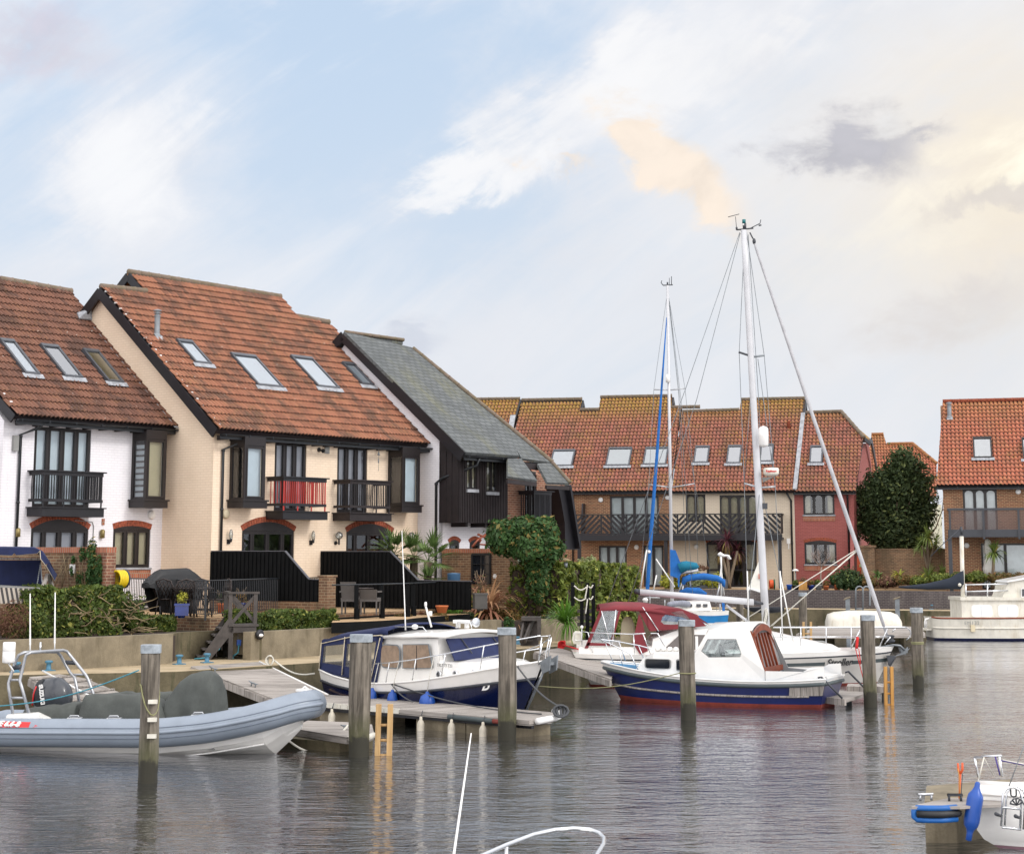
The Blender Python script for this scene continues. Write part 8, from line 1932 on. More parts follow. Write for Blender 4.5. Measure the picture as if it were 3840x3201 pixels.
def hedgebox(name,fr,s0,s1,t0,t1,z0,z1,n,size,mat,parent,seed=1,bumpy=.06):
    rs =np.random.RandomState(seed);fx =rs.rand(n);
    u =rs.rand(n,3);face =rs.rand(n)
    dims =np.array([s1-s0,t1-t0,z1-z0]);
    for i in range(n):
        f =face[i]
        if f < .42:u[i,1] =1-abs(rs.randn())*.06
        elif f < .72:u[i,2] =1-abs(rs.randn())*.05
        elif f < .80:u[i,0] =1-abs(rs.randn())*.03
        elif f < .88:u[i,0] =abs(rs.randn())*.03
    s =s0+u[:,0]*dims[0];t =t0+u[:,1]*dims[1]+bumpy*np.sin(s*5.1)*np.cos(u[:,2]*7+s*2);z =z0+u[:,2]*dims[2]+bumpy*np.sin(s*3.7+1)*u[:,2]+bumpy*.6*np.sin(s*9.3)
    P =np.stack([fr.o[0]+fr.u[0]*s+fr.n[0]*t,fr.o[1]+fr.u[1]*s+fr.n[1]*t,z],1)
    nr =rs.randn(n,3);nr[:,2] += .5;nr[:,0] += fr.n[0]*.8;nr[:,1] += fr.n[1]*.8;nr /= np.linalg.norm(nr,axis=1)[:,None]
    t1_ =np.cross(nr,rs.randn(n,3));t1_ /= np.linalg.norm(t1_,axis=1)[:,None];t2 =np.cross(nr,t1_);sz =size*(.6+.8*rs.rand(n))
    a =t1_*sz[:,None];c =t2*(sz*.6)[:,None];V =np.stack([P-a,P-c,P+a,P+c],1).reshape(-1,3)
    b =MB();b.v =V.tolist();b.f =[(4*i,4*i+1,4*i+2,4*i+3) for i in range(n)];b.mi =[0]*n;b.sm =[False]*n
    o =b.build(name,mat,parent)
    b =MB();k =.09;b.box(fr,s0+k,s1-k,t0+k,t1-k,z0,z1-k);b.build('inner_twigs',M['soil'],parent);return o
def blade(b,base,dirv,L_,w,droop,n=6,twist=0.):
    d =Vector(dirv).normalized();side =d.cross(Vector((0,0,1)));side =side.normalized() if side.length > .05 else Vector((1,0,0));P =[]
    p =Vector(base);cur =d.copy()
    for i in range(n+1):
        f =i/n;ww =w*(1-f**2.2)*(.55+.9*min(f*3,1)*.5);P.append([p-side*ww,p+side*ww+Vector((0,0,ww*.15))]);cur =(cur+Vector((0,0,-droop/n*(1+f)))).normalized();p =p+cur*L_/n
    b.loft(P,caps=False,smooth=True)
def spiky(name,c,n,L_,w,droop,mat,parent,seed=1,low=-.2,high=1.2,spread=1.0):
    rs =random.Random(seed);b =MB()
    for i in range(n):
        a =rs.uniform(0,2*math.pi);el =rs.uniform(low,high);r =math.cos(el)*spread
        blade(b,Vector(c)+Vector((math.cos(a)*.03,math.sin(a)*.03,0)),(math.cos(a)*r,math.sin(a)*r,math.sin(el)),L_*rs.uniform(.7,1.1),w*rs.uniform(.7,1.2),droop*rs.uniform(.5,1.4),5)
    return b.build(name,mat,parent)
def fanleaf(b,c,d,R_,n=16):
    d =Vector(d).normalized();side =d.cross(Vector((0,0,1))).normalized();up =side.cross(d)
    for i in range(n):
        a =-1.35+2.7*i/(n-1);q =(d*math.cos(a)+side*math.sin(a));blade(b,c,q+up*.1,R_*(1-.12*abs(a)),R_*.045,.35,4)
def fanpalm(name,c,h,nf,R_,parent_label,group=None,trunk=True,seed=1):
    rs =random.Random(seed);t =thing(name,parent_label,'palm',(c[0],c[1],c[2]),group);top =Vector(c)+Vector((0,0,h))
    if trunk:b =MB();b.tube([Vector(c),top],[.10,.13],9);b.build('trunk',M['bark'],t)
    b =MB()
    for i in range(nf):
        a =rs.uniform(0,6.28);el =rs.uniform(-.3,1.3);d =Vector((math.cos(a)*math.cos(el),math.sin(a)*math.cos(el),math.sin(el)));p =top+d*R_*rs.uniform(.45,.8);b.tube([top,p],.008,4);fanleaf(b,p,d,R_*rs.uniform(.7,1.))
    b.build('crown',M['lf_palm'],t);return t
def plantthing(name,label,cat,c,blobs,n,size,mat,part='foliage',group=None,seed=1,stem=None,**k):
    t =thing(name,label,cat,c,group);leaves(part,blobs,n,size,mat,t,seed,**k)
    if stem:
        b =MB();rs =random.Random(seed)
        for i in range(stem[0]):a =rs.uniform(0,6.28);b.tube([Vector(c),Vector(c)+Vector((math.cos(a)*.3*stem[1],math.sin(a)*.3*stem[1],.5*stem[1])),Vector(c)+Vector((math.cos(a)*.8*stem[1],math.sin(a)*.8*stem[1],stem[1]))],[.03*stem[2],.02*stem[2],.006*stem[2]],5)
        b.build('stems',M['bark'],t)
    return t
def at_z(x,y,z):return atz(x,y,z)
ZP =1.83
def Vc(x,y,d):return atY(x,y,d)
def perp_t(x,s,y=2100):return FA.sp(x,y,s)[0]
def perp_z(x,y,s):return FA.sp(x,y,s)
def boardfence(s,pxtop,zbot,label):
    """boarded fence square to the houses; outline from its seen top edge"""
    t =thing('board_fence',label,'fence',FA.W(s,0,ZP));top =[perp_z(x,y,s) for x,y in pxtop]
    b =MB();poly =[(top[0][0],zbot)]+top+[(top[-1][0],zbot)];b.prism([FA.W(s,t_,z) for t_,z in poly],Vector((FA.u[0],FA.u[1],0))*.04);b.build('panel',M['fence'],t)
    b =MB();T0,T1 =top[0][0],top[-1][0];n =int((T1-T0)/.16)
    def zt(tt):
        for a,c in zip(top[:-1],top[1:]):
            if a[0] <= tt <= c[0]:return a[1]+(c[1]-a[1])*(tt-a[0])/(c[0]-a[0]+1e-9)
        return top[-1][1]
    for i in range(n):a =T0+i*.16+.02;b.box(FA,s-.028,s-.002,a,a+.10,zbot+.02,min(zt(a),zt(a+.1))-.01)
    b.build('battens',M['fence'],t)
    b =MB()
    for a,c in zip(top[:-1],top[1:]):b.bar(FA.W(s+.02,a[0],a[1]+.012),FA.W(s+.02,c[0],c[1]+.012),.075,.025)
    b.build('capping',plain('worn_grey_capping','55565c',.6) if 'worn_cap' not in M else M['worn_cap'],t);return t
s1f =FA.t(792,2100,0)[0];s2f =FA.t(1203,2100,0)[0]
boardfence(s1f+.0,[(790,2067),(1068,2067),(1158,2172),(1200,2174)],2.14,'black boarded fence with sloped end between the barbecue patio and the red-balcony doors')
boardfence(s2f,[(1203,2068),(1462,2068),(1568,2176),(1765,2180)],1.85,'black boarded fence with sloped end behind the wicker chairs')
tE =perp_t(1222,s1f)
b =MB();b.box(FA,s1f-.02,s1f+.20,.05,tE-.2,1.45,2.14);tag(b.build('low_brick_wall',M['brick_garden']),'low worn brick wall under the first black fence','wall')
b =MB();zt_ =FA.sp(1220,2163,s1f)[1];b.box(FA,s1f-.06,s1f+.28,tE-.19,tE+.12,1.45,zt_);b.box(FA,s1f-.09,s1f+.31,tE-.22,tE+.15,zt_,zt_+.05);tag(b.build('brick_pillar',M['brick_garden']),'square weathered brick pillar at the end of the first black fence','pillar')
sL_ =FA.t(430,2100,4.2)[0];zt_ =perp_z(430,2050,sL_)[1]
wl_ =thing('garden_wall','brown brick garden wall with ivy beside the swing seat, in front of the white house','wall',FA.W(sL_,0,1.5))
b =MB();b.box(FA,sL_-.25,sL_,TW+.02,4.2,1.5,zt_-.14);b.build('wall_face',M['brick_garden'],wl_)
b =MB();b.box(FA,sL_-.28,sL_+.03,TW+.02,4.23,zt_-.14,zt_);b.build('coping',M['soldier'],wl_)
b =MB();b.box(FA,sL_-.27,sL_+.02,3.7,4.222,1.5,zt_-.142);b.build('end_pier',M['brick'],wl_)
Cs =Fr((FA.W(sL_-.27,0,0).x,FA.W(sL_-.27,0,0).y),FA.deg-90) 
def wallp(x,y,s,off=0):t_,z =FA.sp(x,y,s-off);return FA.W(s-off,t_,z)
t =thing('ivy','straggling green ivy climbing the left brick garden wall','ivy',wallp(330,2210,sL_-.27));rs =random.Random(5)
bl =[]
for x,y,r in ((345,2060,.28),(340,2090,.2),(350,2120,.3),(335,2150,.22),(345,2180,.35),(370,2110,.18),(372,2150,.2),(365,2190,.3),(275,2100,.12),(270,2140,.12),(310,2075,.18),(300,2170,.2)):c =wallp(x,y,sL_-.27,.05);bl.append((c,(r,r,r*1.1)))
leaves('foliage',[(c,(r[0]*.45,r[1]*.35,r[2]*.95)) for c,r in bl],1900,.05,M['lf_ivy'],t,3)
b =MB()
for i in range(26):
    x =rs.uniform(180,330);p =wallp(x,2215,sL_-.27,.04);q =wallp(x+rs.uniform(-30,60),rs.uniform(2070,2130),sL_-.27,.03);b.tube([p,p.lerp(q,.5)+Vector((rs.uniform(-.08,.08),0,rs.uniform(-.05,.1))),q],.006,4)
b.build('dry_stems',M['twig'],t)
t =thing('hose_reel','yellow garden hose coiled on its reel at the end of the left brick wall','hose',wallp(437,2200,sL_));c =FA.W(sL_+.1,4.28,perp_z(437,2170,sL_)[1])
b =MB()
for k in range(5):b.tube([c+Vector((FA.u[0]*(.05*k-.1),FA.u[1]*(.05*k-.1),0))+Vector((FA.n[0]*math.cos(a),FA.n[1]*math.cos(a),math.sin(a)))*.19 for a in [2*math.pi*i/18 for i in range(18)]],.028,7,cyc=True)
b.build('hose_coil',M['yellowp'],t)
b =MB();b.lathe(c+Vector((FA.u[0]*.14,FA.u[1]*.14,0)),[(0,.23),(.02,.23)],18,(FA.u[0],FA.u[1],0));b.build('reel_disc',M['dgrey'],t)
c =wallp(272,2132,sL_-.27,.03);b =MB();b.box(Fr((c.x,c.y),FA.deg-90),-.09,.09,-.01,.02,c.z-.11,c.z+.11);tag(b.build('wall_plaque',M['wpaint']),'small white plaque on the left brick garden wall','plaque')
c =Vc(253,2215,47);t =thing('red_cabinet','bright red plastic box with dark oval slot beside the swing seat','box',c);f_ =Fr((c.x,c.y),10)
b =MB();b.box(f_,-.11,.12,-.12,.1,c.z-.05,c.z+.33);b.box(f_,-.10,.11,-.11,.09,c.z+.33,c.z+.35);b.build('box_body',M['redp'],t)
b =MB();b.lathe(f_.W(.0,.1,c.z+.18),[(0,.045),(.012,.045)],14,(f_.n[0],f_.n[1],0));b.build('dark_slot',M['blackc'],t)
c =Vc(283,2215,47.2);b =MB();b.box(Fr((c.x,c.y),10),-.08,.08,-.1,.1,c.z-.05,c.z+.32);tag(b.build('black_box',M['blackc']),'black box beside the bright red plastic box','box')
c =Vc(60,2240,44);t =thing('swing_seat','navy canopied garden swing seat with striped cushion at the left edge','swing seat',c);f_ =Fr((c.x,c.y),12)
def SW(x,y,d=44):return atY(x,y,d)
b =MB();top =[(-40,2058),(130,2053),(150,2062)]
secs =[[SW(-60,2056,43.3),SW(-60,2049,44.2),SW(-60,2075,45.2)],[SW(125,2056,43.3),SW(128,2052,44.2),SW(140,2075,45.2)],[SW(150,2064,43.4),SW(160,2068,44.2),SW(185,2120,45)],[SW(180,2110,43.6),SW(190,2115,44.2),SW(212,2160,44.8)]]
b.loft(secs,caps=False);sc_ =[SW(-60,2078,43.3),SW(0,2080,43.3),SW(45,2082,43.3),SW(54,2073,43.3),SW(62,2081,43.3),SW(140,2074,43.3),SW(150,2064,43.3)]
b.add([SW(-60,2056,43.3),*sc_[:-1],SW(150,2064,43.3),SW(125,2056,43.3)],[tuple(range(9))[::-1]]);b.add([SW(150,2064,43.3),SW(152,2095,43.3),SW(170,2118,43.5),SW(182,2108,43.6)],[(0,1,2,3)]);b.add([SW(182,2108,43.6),SW(175,2125,43.6),SW(205,2178,44.2),SW(214,2152,44.6)],[(0,1,2,3)])
o =b.build('canopy',M['navyc'],t);md =o.modifiers.new('s','SOLIDIFY');md.thickness =.015
b =MB();b.tube(sc_,.008,4);b.tube([SW(150,2064,43.28),SW(152,2095,43.28),SW(170,2118,43.45),SW(175,2125,43.55),SW(205,2178,44.15)],.008,4);b.build('pale_piping',M['curtainc'],t)
b =MB();b.prism([SW(-60,2100,45),SW(150,2100,45),SW(155,2205,45),SW(-60,2205,45)],(0,.08,0));b.build('back_cushion',M['navyc'],t)
b =MB();b.bar(SW(-60,2092,44),SW(150,2096,44),.04,.04);
for a,c_,d in (((178,2155),(155,2215),43.6),((182,2155),(200,2215),44.6)):b.bar(SW(*a,44.1),SW(*c_,d),.07,.09)
b.build('frame',M['deckx'],t)
b =MB();rs =random.Random(2)
for (x0,y0),(x1,y1) in (((152,2112),(135,2215)),((152,2112),(158,2185))):
    for i in range(14):p =SW(x0,y0,43.8).lerp(SW(x1,y1,43.8),i/14);b.ball(p,.018,6,(1,.6,1.5))
b.build('chains',M['galv'],t)
mt,tt_,b_ =newmat('striped_cushion');g =NT(tt_);sp_ =g.n('ShaderNodeSeparateXYZ');g.l(g.coord('Object',rot=(0,0,0)),sp_.inputs[0]);q_ =g.math('ADD',g.math('MULTIPLY',sp_.outputs[0],9.0),g.math('MULTIPLY',sp_.outputs[2],2.0));g.l(g.mix(g.rng(g.math('FRACT',q_),.48,.52),lin('b3a99c'),lin('3a3736')),b_.inputs['Base Color']);M['stripe'] =mt
b =MB();b.prism([SW(-60,2200,43.4),SW(115,2206,43.4),SW(118,2212,43.4),SW(108,2262,43.4),SW(-60,2262,43.4)],(0,.1,0));b.build('striped_cushion',M['stripe'],t)
b =MB();b.prism([SW(-60,2192,43.5),SW(150,2202,43.5),SW(150,2209,43.5),SW(-60,2203,43.5)],(0,.6,0));b.build('seat_rail',M['mid'],t)
rl_ =thing('railing','black iron railing round the barbecue patio with thin upright bars','railing',atz(770,2318,ZP))
pts =[atz(428,2291,ZP),atz(600,2303,ZP),atz(770,2318,ZP),atz(1045,2296,ZP),atz(1212,2287,ZP)];hR =.93
b =MB();b.tube([p+Vector((0,0,hR)) for p in pts],.018,6);b.tube([p+Vector((0,0,.10)) for p in pts],.012,6);b.build('rails',M['plastic'],rl_)
for p in pts[1:]:b =MB();b.bar(p-Vector((0,0,.05)),p+Vector((0,0,hR+.02)),.05,.05,Vector((0,1,0)));b.build('post',M['plastic'],rl_)
b =MB();n =0
for a,c in zip(pts[:-1],pts[1:]):
    L_ =(c-a).length;k =int(L_/.125)
    for i in range(1,k):p =a.lerp(c,i/k);b.bar(p+Vector((0,0,.1)),p+Vector((0,0,hR)),.018,.018,Vector((0,1,0)))
o =b.build('upright_bars',M['plastic'],rl_)
r2 =thing('timber_railing','black timber posts with thin top rail along the wicker-chair deck','railing',atz(1335,2335,1.7))
P2_ =[(1243,2338),(1335,2335),(1430,2331),(1526,2325),(1548,2322),(1640,2314),(1742,2306)]
dzs =[atz(x,y,1.62) for x,y in P2_];b =MB();b.tube([p+Vector((0,0,1.0)) for p in dzs],.022,6);b.build('top_rail',M['plastic'],r2)
for p in dzs[1:]:
    b =MB();b.bar(p-Vector((0,0,.1)),p+Vector((0,0,1.0)),.11,.11,Vector((0,1,0)));b.build('post',M['fence'],r2)
    b =MB();q =p+Vector((.05,-.12,0));b.bar(q-Vector((0,0,.1)),q+Vector((0,0,.38)),.10,.08,Vector((0,1,0)));b.build('stub_post',M['fence'],r2)
b =MB();b.bar(dzs[0]+Vector((0,-.05,.06)),dzs[-1]+Vector((0,-.05,.06)),.05,.18);b.build('edge_board',M['fence'],r2)
b =MB()
a,c =dzs[1],dzs[-1]
b.add([dzs[0]+Vector((0,.5,.16)),dzs[-1]+Vector((0,.5,.16)),dzs[-1]+Vector((0,.55,.98)),dzs[0]+Vector((0,.55,.98))],[]) 
s3 =5.78;zt3 =perp_z(1700,2056,s3)[1];tE3 =perp_t(2062,s3)
w3 =thing('garden_wall','long brown brick garden wall with old mirror and clock, below the ivy-covered tree','wall',FA.W(s3,2,1.5));b =MB();b.box(FA,s3,s3+.25,.95,tE3,1.5,zt3-.14);b.build('wall_face',M['brick_garden'],w3);b =MB();b.box(FA,s3-.03,s3+.28,.95,tE3+.03,zt3-.14,zt3);b.build('coping',M['soldier'],w3)
fw =Fr((FA.W(s3-.01,0,0).x,FA.W(s3-.01,0,0).y),FA.deg-90)
def on3(x,y):return FA.sp(x,y,s3-.01)
t0_,z1_ =on3(1773,2078);t1_,z0_ =on3(1840,2190)
t =thing('garden_mirror','dark framed panelled mirror hanging on the long brick garden wall','mirror',FA.W(s3-.03,t0_,z0_));b =MB();FM =fw
for a,c in (((t0_,z0_),(t0_,z1_)),((t1_,z0_),(t1_,z1_)),((t0_,z1_),(t1_,z1_)),((t0_,(z0_*2+z1_)/3),(t1_,(z0_*2+z1_)/3)),((t0_,(z0_+z1_*2)/3),(t1_,(z0_+z1_*2)/3)),(((t0_+t1_)/2,z0_),((t0_+t1_)/2,z1_))):
    b.bar(FA.W(s3-.04,a[0],a[1]),FA.W(s3-.04,c[0],c[1]),.06,.06 if a[0] in (t0_,t1_) and c[0] == a[0] or a[1] == z1_ else .02,Vector((FA.u[0],FA.u[1],0)) if a[1] != c[1] else Vector((0,0,1)))
b.build('frame',M['blackc'],t);b =MB();b.add([FA.W(s3-.03,t0_,z0_),FA.W(s3-.03,t1_,z0_),FA.W(s3-.03,t1_,z1_),FA.W(s3-.03,t0_,z1_)],[(0,1,2,3)]);b.build('mirror_glass',M['dkglass'],t)
c =FA.W(s3-.03,*on3(1955,2101));b =MB();b.lathe(c,[(0,.12),(.02,.12),(.03,.10)],22,(-FA.u[0],-FA.u[1],0));tag(b.build('wall_clock',plain('pale_green_clock','b5c3b0',.6)),'round pale green clock on the long brick garden wall','clock')
c =FA.W(s3-.03,*on3(1857,2160));b =MB();b.lathe(c,[(0,.025),(.03,.02)],8,(-FA.u[0],-FA.u[1],0))
for k in range(6):a =k*math.pi/3;b.ball(c+Vector((FA.n[0]*.05*math.cos(a),FA.n[1]*.05*math.cos(a),.05*math.sin(a))),.03,7,(1,.6,1))
tag(b.build('flower_ornament',M['wpaint']),'white metal flower ornament in front of the long brick wall','ornament')
c =FA.W(s3-.06,*on3(1988,2125));b =MB();b.lathe(c-Vector((0,0,.12)),[(0,.10),(.1,.09),(.2,.04),(.24,.01)],12);tag(b.build('terracotta_bell',M['terra']),'small terracotta bell hanging beside the ivy column','ornament')
t =thing('garden_arch','dark red curved timber arch ornament before the white lower wall of the slate house','arch',FA.W(6.5,2.3,3.0));b =MB();AF =lambda x,y:FA.W(FA.t(x,y,2.3)[0],2.3,FA.t(x,y,2.3)[1])
b.tube([AF(1770,2050),AF(1795,2020),AF(1825,2002),AF(1845,2003)],.035,6);b.tube([AF(1792,2003),AF(1815,2012),AF(1845,2030)],.035,6);b.tube([AF(1800,2040),AF(1838,2044)],.03,6);b.build('arch_timbers',M['varn'],t)
t =thing('covered_barbecue','large barbecue under a creased black cover on the patio','barbecue',FA.W(*[FA.t(650,2290,2.4)[0],2.4,ZP]));rs =random.Random(8);secs =[]
for x,yt,w2 in ((548,2185,.20),(560,2172,.28),(590,2140,.30),(612,2131,.30),(700,2131,.30),(715,2138,.30),(745,2170,.28),(752,2180,.2)):
    sB_,zt_ =FA.t(x,yt,2.4);sb_ =sB_;lowx =2295 if 575 < x < 720 else 2205;zb_ =FA.t(x,lowx,2.4)[1]
    secs.append([FA.W(sB_+rs.uniform(-.02,.02),2.4+w2*math.cos(a)*(abs(math.cos(a))**-.4 if abs(math.cos(a)) > .1 else 1)*.8,zb_+(zt_-zb_)*max(0,math.sin(a))**.4+rs.uniform(-.02,.02)) for a in [math.pi*i/12 for i in range(13)]])
b =MB();b.loft(secs,smooth=False);b.build('cover',M['blackc'],t)
b =MB();
for k in range(7):a_ =FA.W(FA.t(600+k*18,2200,2.7)[0],2.72,2.1+.3*(k % 2));b.tube([a_,a_+Vector((.05,-.03,-.35))],[.03,.01],5)
b.build('cover_folds',M['blackc'],t)
def ironchair(x,y,d,rz,label,first=None):
    c =atY(x,y,d);c.z =ZP
    if first is not None:return copytree(first,c-first.location,rz,label)
    t =thing('patio_chair',label,'chair',c,'cast metal chairs round the patio table');f_ =Fr((c.x,c.y),0)
    b =MB();b.lathe(f_.W(0,0,ZP+.42),[(0,.22),(.035,.23)],14);b.build('seat',M['ironb'],t)
    b =MB();pr_ =[(-.21,.44),(-.24,.7),(-.2,.9),(0,.96),(.2,.9),(.24,.7),(.21,.44)];b.tube([f_.W(s,-.2-(z-.44)*.18,ZP+z) for s,z in pr_],.02,6)
    for i in range(5):s =-.2+.1*i;b.tube([f_.W(s,-.2,ZP+.46),f_.W(s+.10,-.26,ZP+.72),f_.W(s-.02,-.28,ZP+.9)],.014,4);b.tube([f_.W(-s,-.2,ZP+.46),f_.W(-s-.10,-.26,ZP+.72),f_.W(-s+.02,-.28,ZP+.9)],.014,4)
    b.build('lattice_back',M['ironb'],t)
    for sx_ in (-.18,.18):
        for ty in (-.18,.18):b =MB();b.tube([f_.W(sx_,ty,ZP+.42),f_.W(sx_*1.1,ty*1.1,ZP+.2),f_.W(sx_*1.3,ty*1.35,ZP+.0)],[.022,.016,.02],6);b.build('leg',M['ironb'],t)
    b =MB()
    for sx_ in (-.24,.24):b.tube([f_.W(sx_,-.22,ZP+.62),f_.W(sx_,.12,ZP+.62),f_.W(sx_*.9,.16,ZP+.44)],.014,6)
    b.build('armrests',M['ironb'],t);return t
ch =ironchair(625,2290,48.6,0,'lattice-backed patio chair at the far left of the table')
ch.rotation_euler =(0,0,R(170))
ironchair(688,2290,47.9,R(200),'lattice-backed patio chair behind the square blue pot',ch)
ironchair(755,2290,48.8,R(20),'lattice-backed patio chair behind the railing corner post',ch)
ironchair(815,2290,48.2,R(-60),'lattice-backed patio chair nearest the orange pot',ch)
c =atY(722,2200,48.4);t =thing('patio_table','dark metal patio table between the lattice-backed chairs','table',(c.x,c.y,ZP));b =MB();b.lathe((c.x,c.y,ZP+.70),[(0,.55),(.03,.55)],24);b.build('table_top',M['ironb'],t)
for k in range(4):a =k*math.pi/2+.5;b =MB();b.tube([(c.x+.4*math.cos(a),c.y+.4*math.sin(a),ZP),(c.x+.2*math.cos(a),c.y+.2*math.sin(a),ZP+.7)],.022,6);b.build('leg',M['ironb'],t)
def wicker(x,y,d,w_,label,src=None,hb=.85):
    c =atY(x,y,d);c.z =1.83
    t =thing('wicker_chair',label,'chair',c,'grey wicker chairs on the deck');f_ =Fr((c.x,c.y),-8)
    b =MB();b.box(f_,-w_/2,w_/2,-.45,.0,c.z+.34,c.z+.44);b.build('seat',M['rattan'],t)
    b =MB();b.prism([f_.W(-w_/2+.03,.0,c.z+.40),f_.W(w_/2-.03,.0,c.z+.40),f_.W(w_/2,.10,c.z+hb),f_.W(-w_/2,.10,c.z+hb)],Vector((-f_.n[0],-f_.n[1],0))*.05);b.build('backrest',M['rattan'],t)
    for sx_ in (-w_/2+.03,w_/2-.03):
        for ty in (-.43,-.02):b =MB();b.bar(f_.W(sx_,ty,c.z+.0),f_.W(sx_,ty,c.z+.36),.04,.04,Vector((0,1,0)));b.build('leg',M['rattan'],t)
    for sx_ in (-w_/2,w_/2):b =MB();b.box(f_,sx_-.03,sx_+.03,-.45,.05,c.z+.58,c.z+.62);b.build('armrest',M['rattan'],t)
    return t
wicker(1306,2290,50.0,.42,'tall-backed grey wicker chair behind the black posts',hb=.86);wicker(1382,2290,50.0,.48,'low-backed grey wicker chair right of the tall-backed one',hb=.66)
c =atY(1345,2215,51.5);b =MB();b.lathe((c.x,c.y,2.48),[(0,.42),(.03,.42)],20);b.tube([(c.x,c.y,1.83),(c.x,c.y,2.5)],.05,8);tag(b.build('small_table',M['ironb']),'small dark table between the two wicker chairs','table')
def pot(x,yb,z,w_,h,mat,label,plant=None,pn=200,ps=.05,sq=False,pr_=None,seed=1,cat='plant pot',stemmy=False,ph=.3):
    c =atz(x,yb,z);t =thing('potted_plant' if plant else 'plant_pot',label,cat,c);b =MB();r =w_/2
    if sq:f_ =Fr((c.x,c.y),12);b.box(f_,-r,r,-r,r,z+.06,z+h);b.box(f_,-r-.02,r+.02,-r-.02,r+.02,z+h-.05,z+h+.002);b.lathe(c,[(0,r*.5),(.06,r*.6)],10)
    else:b.lathe(c,[(0,r*.72),(h*.8,r*.98),(h*.82,r*1.06),(h,r*1.06),(h,r*.92),(h-.04,r*.88)],20)
    b.build('pot',mat,t)
    if plant:q =pr_ or (r*.9,r*.9,ph*.5);leaves('foliage',[(c+Vector((0,0,h+q[2]*.8)),q)],pn,ps,plant,t,seed)
    if stemmy:
        rs_ =random.Random(seed);b =MB()
        for i in range(9):a =rs_.uniform(0,6.28);b.tube([c+Vector((0,0,h)),c+Vector((.16*math.cos(a),.16*math.sin(a),h+ph*rs_.uniform(.6,1)))],.008,4)
        b.build('stems',M['bark'],t)
    return t
pot(680,2316,ZP,.34,.36,M['bluepot'],'square cobalt blue pot with a small yellow-green shrub before the table',M['lf_yel'],220,.03,sq=True,ph=.35)
pot(832,2297,ZP,.27,.26,M['terra'],'round terracotta pot with twiggy plant behind the timber steps rail',M['lf_dark'],160,.03,ph=.4,stemmy=True,pr_=(.16,.16,.18))
pot(905,2298,ZP,.24,.28,M['bluepot'],'blue pot with dried hydrangea behind the crossed rail',M['lf_rust'],160,.04,ph=.45,stemmy=True,pr_=(.2,.2,.16))
pot(1044,2293,ZP,.36,.22,M['blufen'],'empty wide blue bowl pot before the low brick wall')
pot(502,2293,ZP,.2,.22,plain('teal_bucket','2e5b5c',.5),'small teal bucket at the foot of the white house wall')
pot(1657,2297,1.83,.34,.2,M['terra'],'shallow terracotta pot behind the black posts')
pot(1800,2290,1.83,.36,.5,M['greypot'],'tall dark grey planter with bare twiggy shrub',M['lf_brown'],160,.03,sq=True,pr_=(.3,.3,.3),stemmy=True,ph=.7)
c =FA.W(s2f+1.5,3.2,1.83);cc_ =atY(1702,2152,54.5);b =MB();b.lathe((cc_.x,cc_.y,1.9),[(0,.17),(cc_.z-1.9+.0,.19),(cc_.z-1.88,.2),(cc_.z-1.86,.05)],16);tag(b.build('blue_water_butt',plain('dusty_blue_plastic','3b5f80',.6)),'dusty blue water butt showing above the lower black fence','water butt')
HL =Fr((atz(130,2385,1.6).x,atz(130,2385,1.6).y),40)
def zof(y,d):return CAMH-(y-2080)*d/7081
c0 =atz(160,2384,1.55);c1 =atz(470,2362,1.62)
t =thing('box_hedge','tall clipped box hedge with bare pale twigs showing, behind the inflatable aerials','hedge',c0)
f_ =Fr((c0.x,c0.y),math.degrees(math.atan2(c1.y-c0.y,c1.x-c0.x)));Lh =(c1-c0).length
hedgebox('foliage',f_,-.4,Lh,-1.1,-.15,1.5,zof(2207,c0.y+.6),9000,.055,M['lf_box'],t,2)
b =MB();rs =random.Random(3)
for i in range(95):
    s =Lh*.28+rs.random()*Lh*.95;z =rs.uniform(1.6,2.45)-max(0,s-Lh)*.5;p =f_.W(s,-.2,z);pts =[p]
    d =Vector((rs.uniform(-1,1),-.15,rs.uniform(-.45,.45)))
    for k in range(4):p =p+d*.16+Vector((rs.uniform(-.05,.05),rs.uniform(-.05,.03),rs.uniform(-.05,.06)));pts.append(p)
    b.tube(pts,[rs.uniform(.012,.028),.016,.012,.008,.004],4)
b.build('bare_twigs',M['twig'],t)
leaves('loose_shoots',[(f_.W(Lh+.35,-.6,2.05),(.55,.4,.45)),(f_.W(Lh+.1,-.5,2.3),(.4,.4,.25))],1500,.05,M['lf_box'],t,9)
c2 =atz(505,2366,1.55);c3 =atz(672,2352,1.6);t =thing('box_hedge','low clipped green hedge on the planter left of the timber steps','hedge',c2);f2 =Fr((c2.x,c2.y),math.degrees(math.atan2(c3.y-c2.y,c3.x-c2.x)))
hedgebox('foliage',f2,0,(c3-c2).length,-.75,-.12,1.52,zof(2308,c2.y+.4),3600,.05,M['lf_box'],t,4)
c =atz(55,2400,1.5);plantthing('brown_shrub','bare reddish brown twiggy shrub at the left edge, below the swing seat','shrub',c,[(c+Vector((-.15,.3,.42)),(.55,.5,.46)),(c+Vector((-.6,.3,.35)),(.5,.5,.4))],4200,.035,M['lf_brown'],seed=5,aspect=.25)
c =atz(138,2398,1.5);plantthing('green_shrub','small round green bush between the brown shrub and the tall hedge','shrub',c,[(c+Vector((.0,.15,.3)),(.24,.25,.38))],1400,.04,M['lf_box'],seed=6)
c =atz(-5,2400,1.5);plantthing('green_shrub','clipped green shrub cut off by the left edge, behind the white radar tube','shrub',c,[(c+Vector((-.3,.2,.25)),(.3,.25,.32))],900,.04,M['lf_dark'],seed=16)
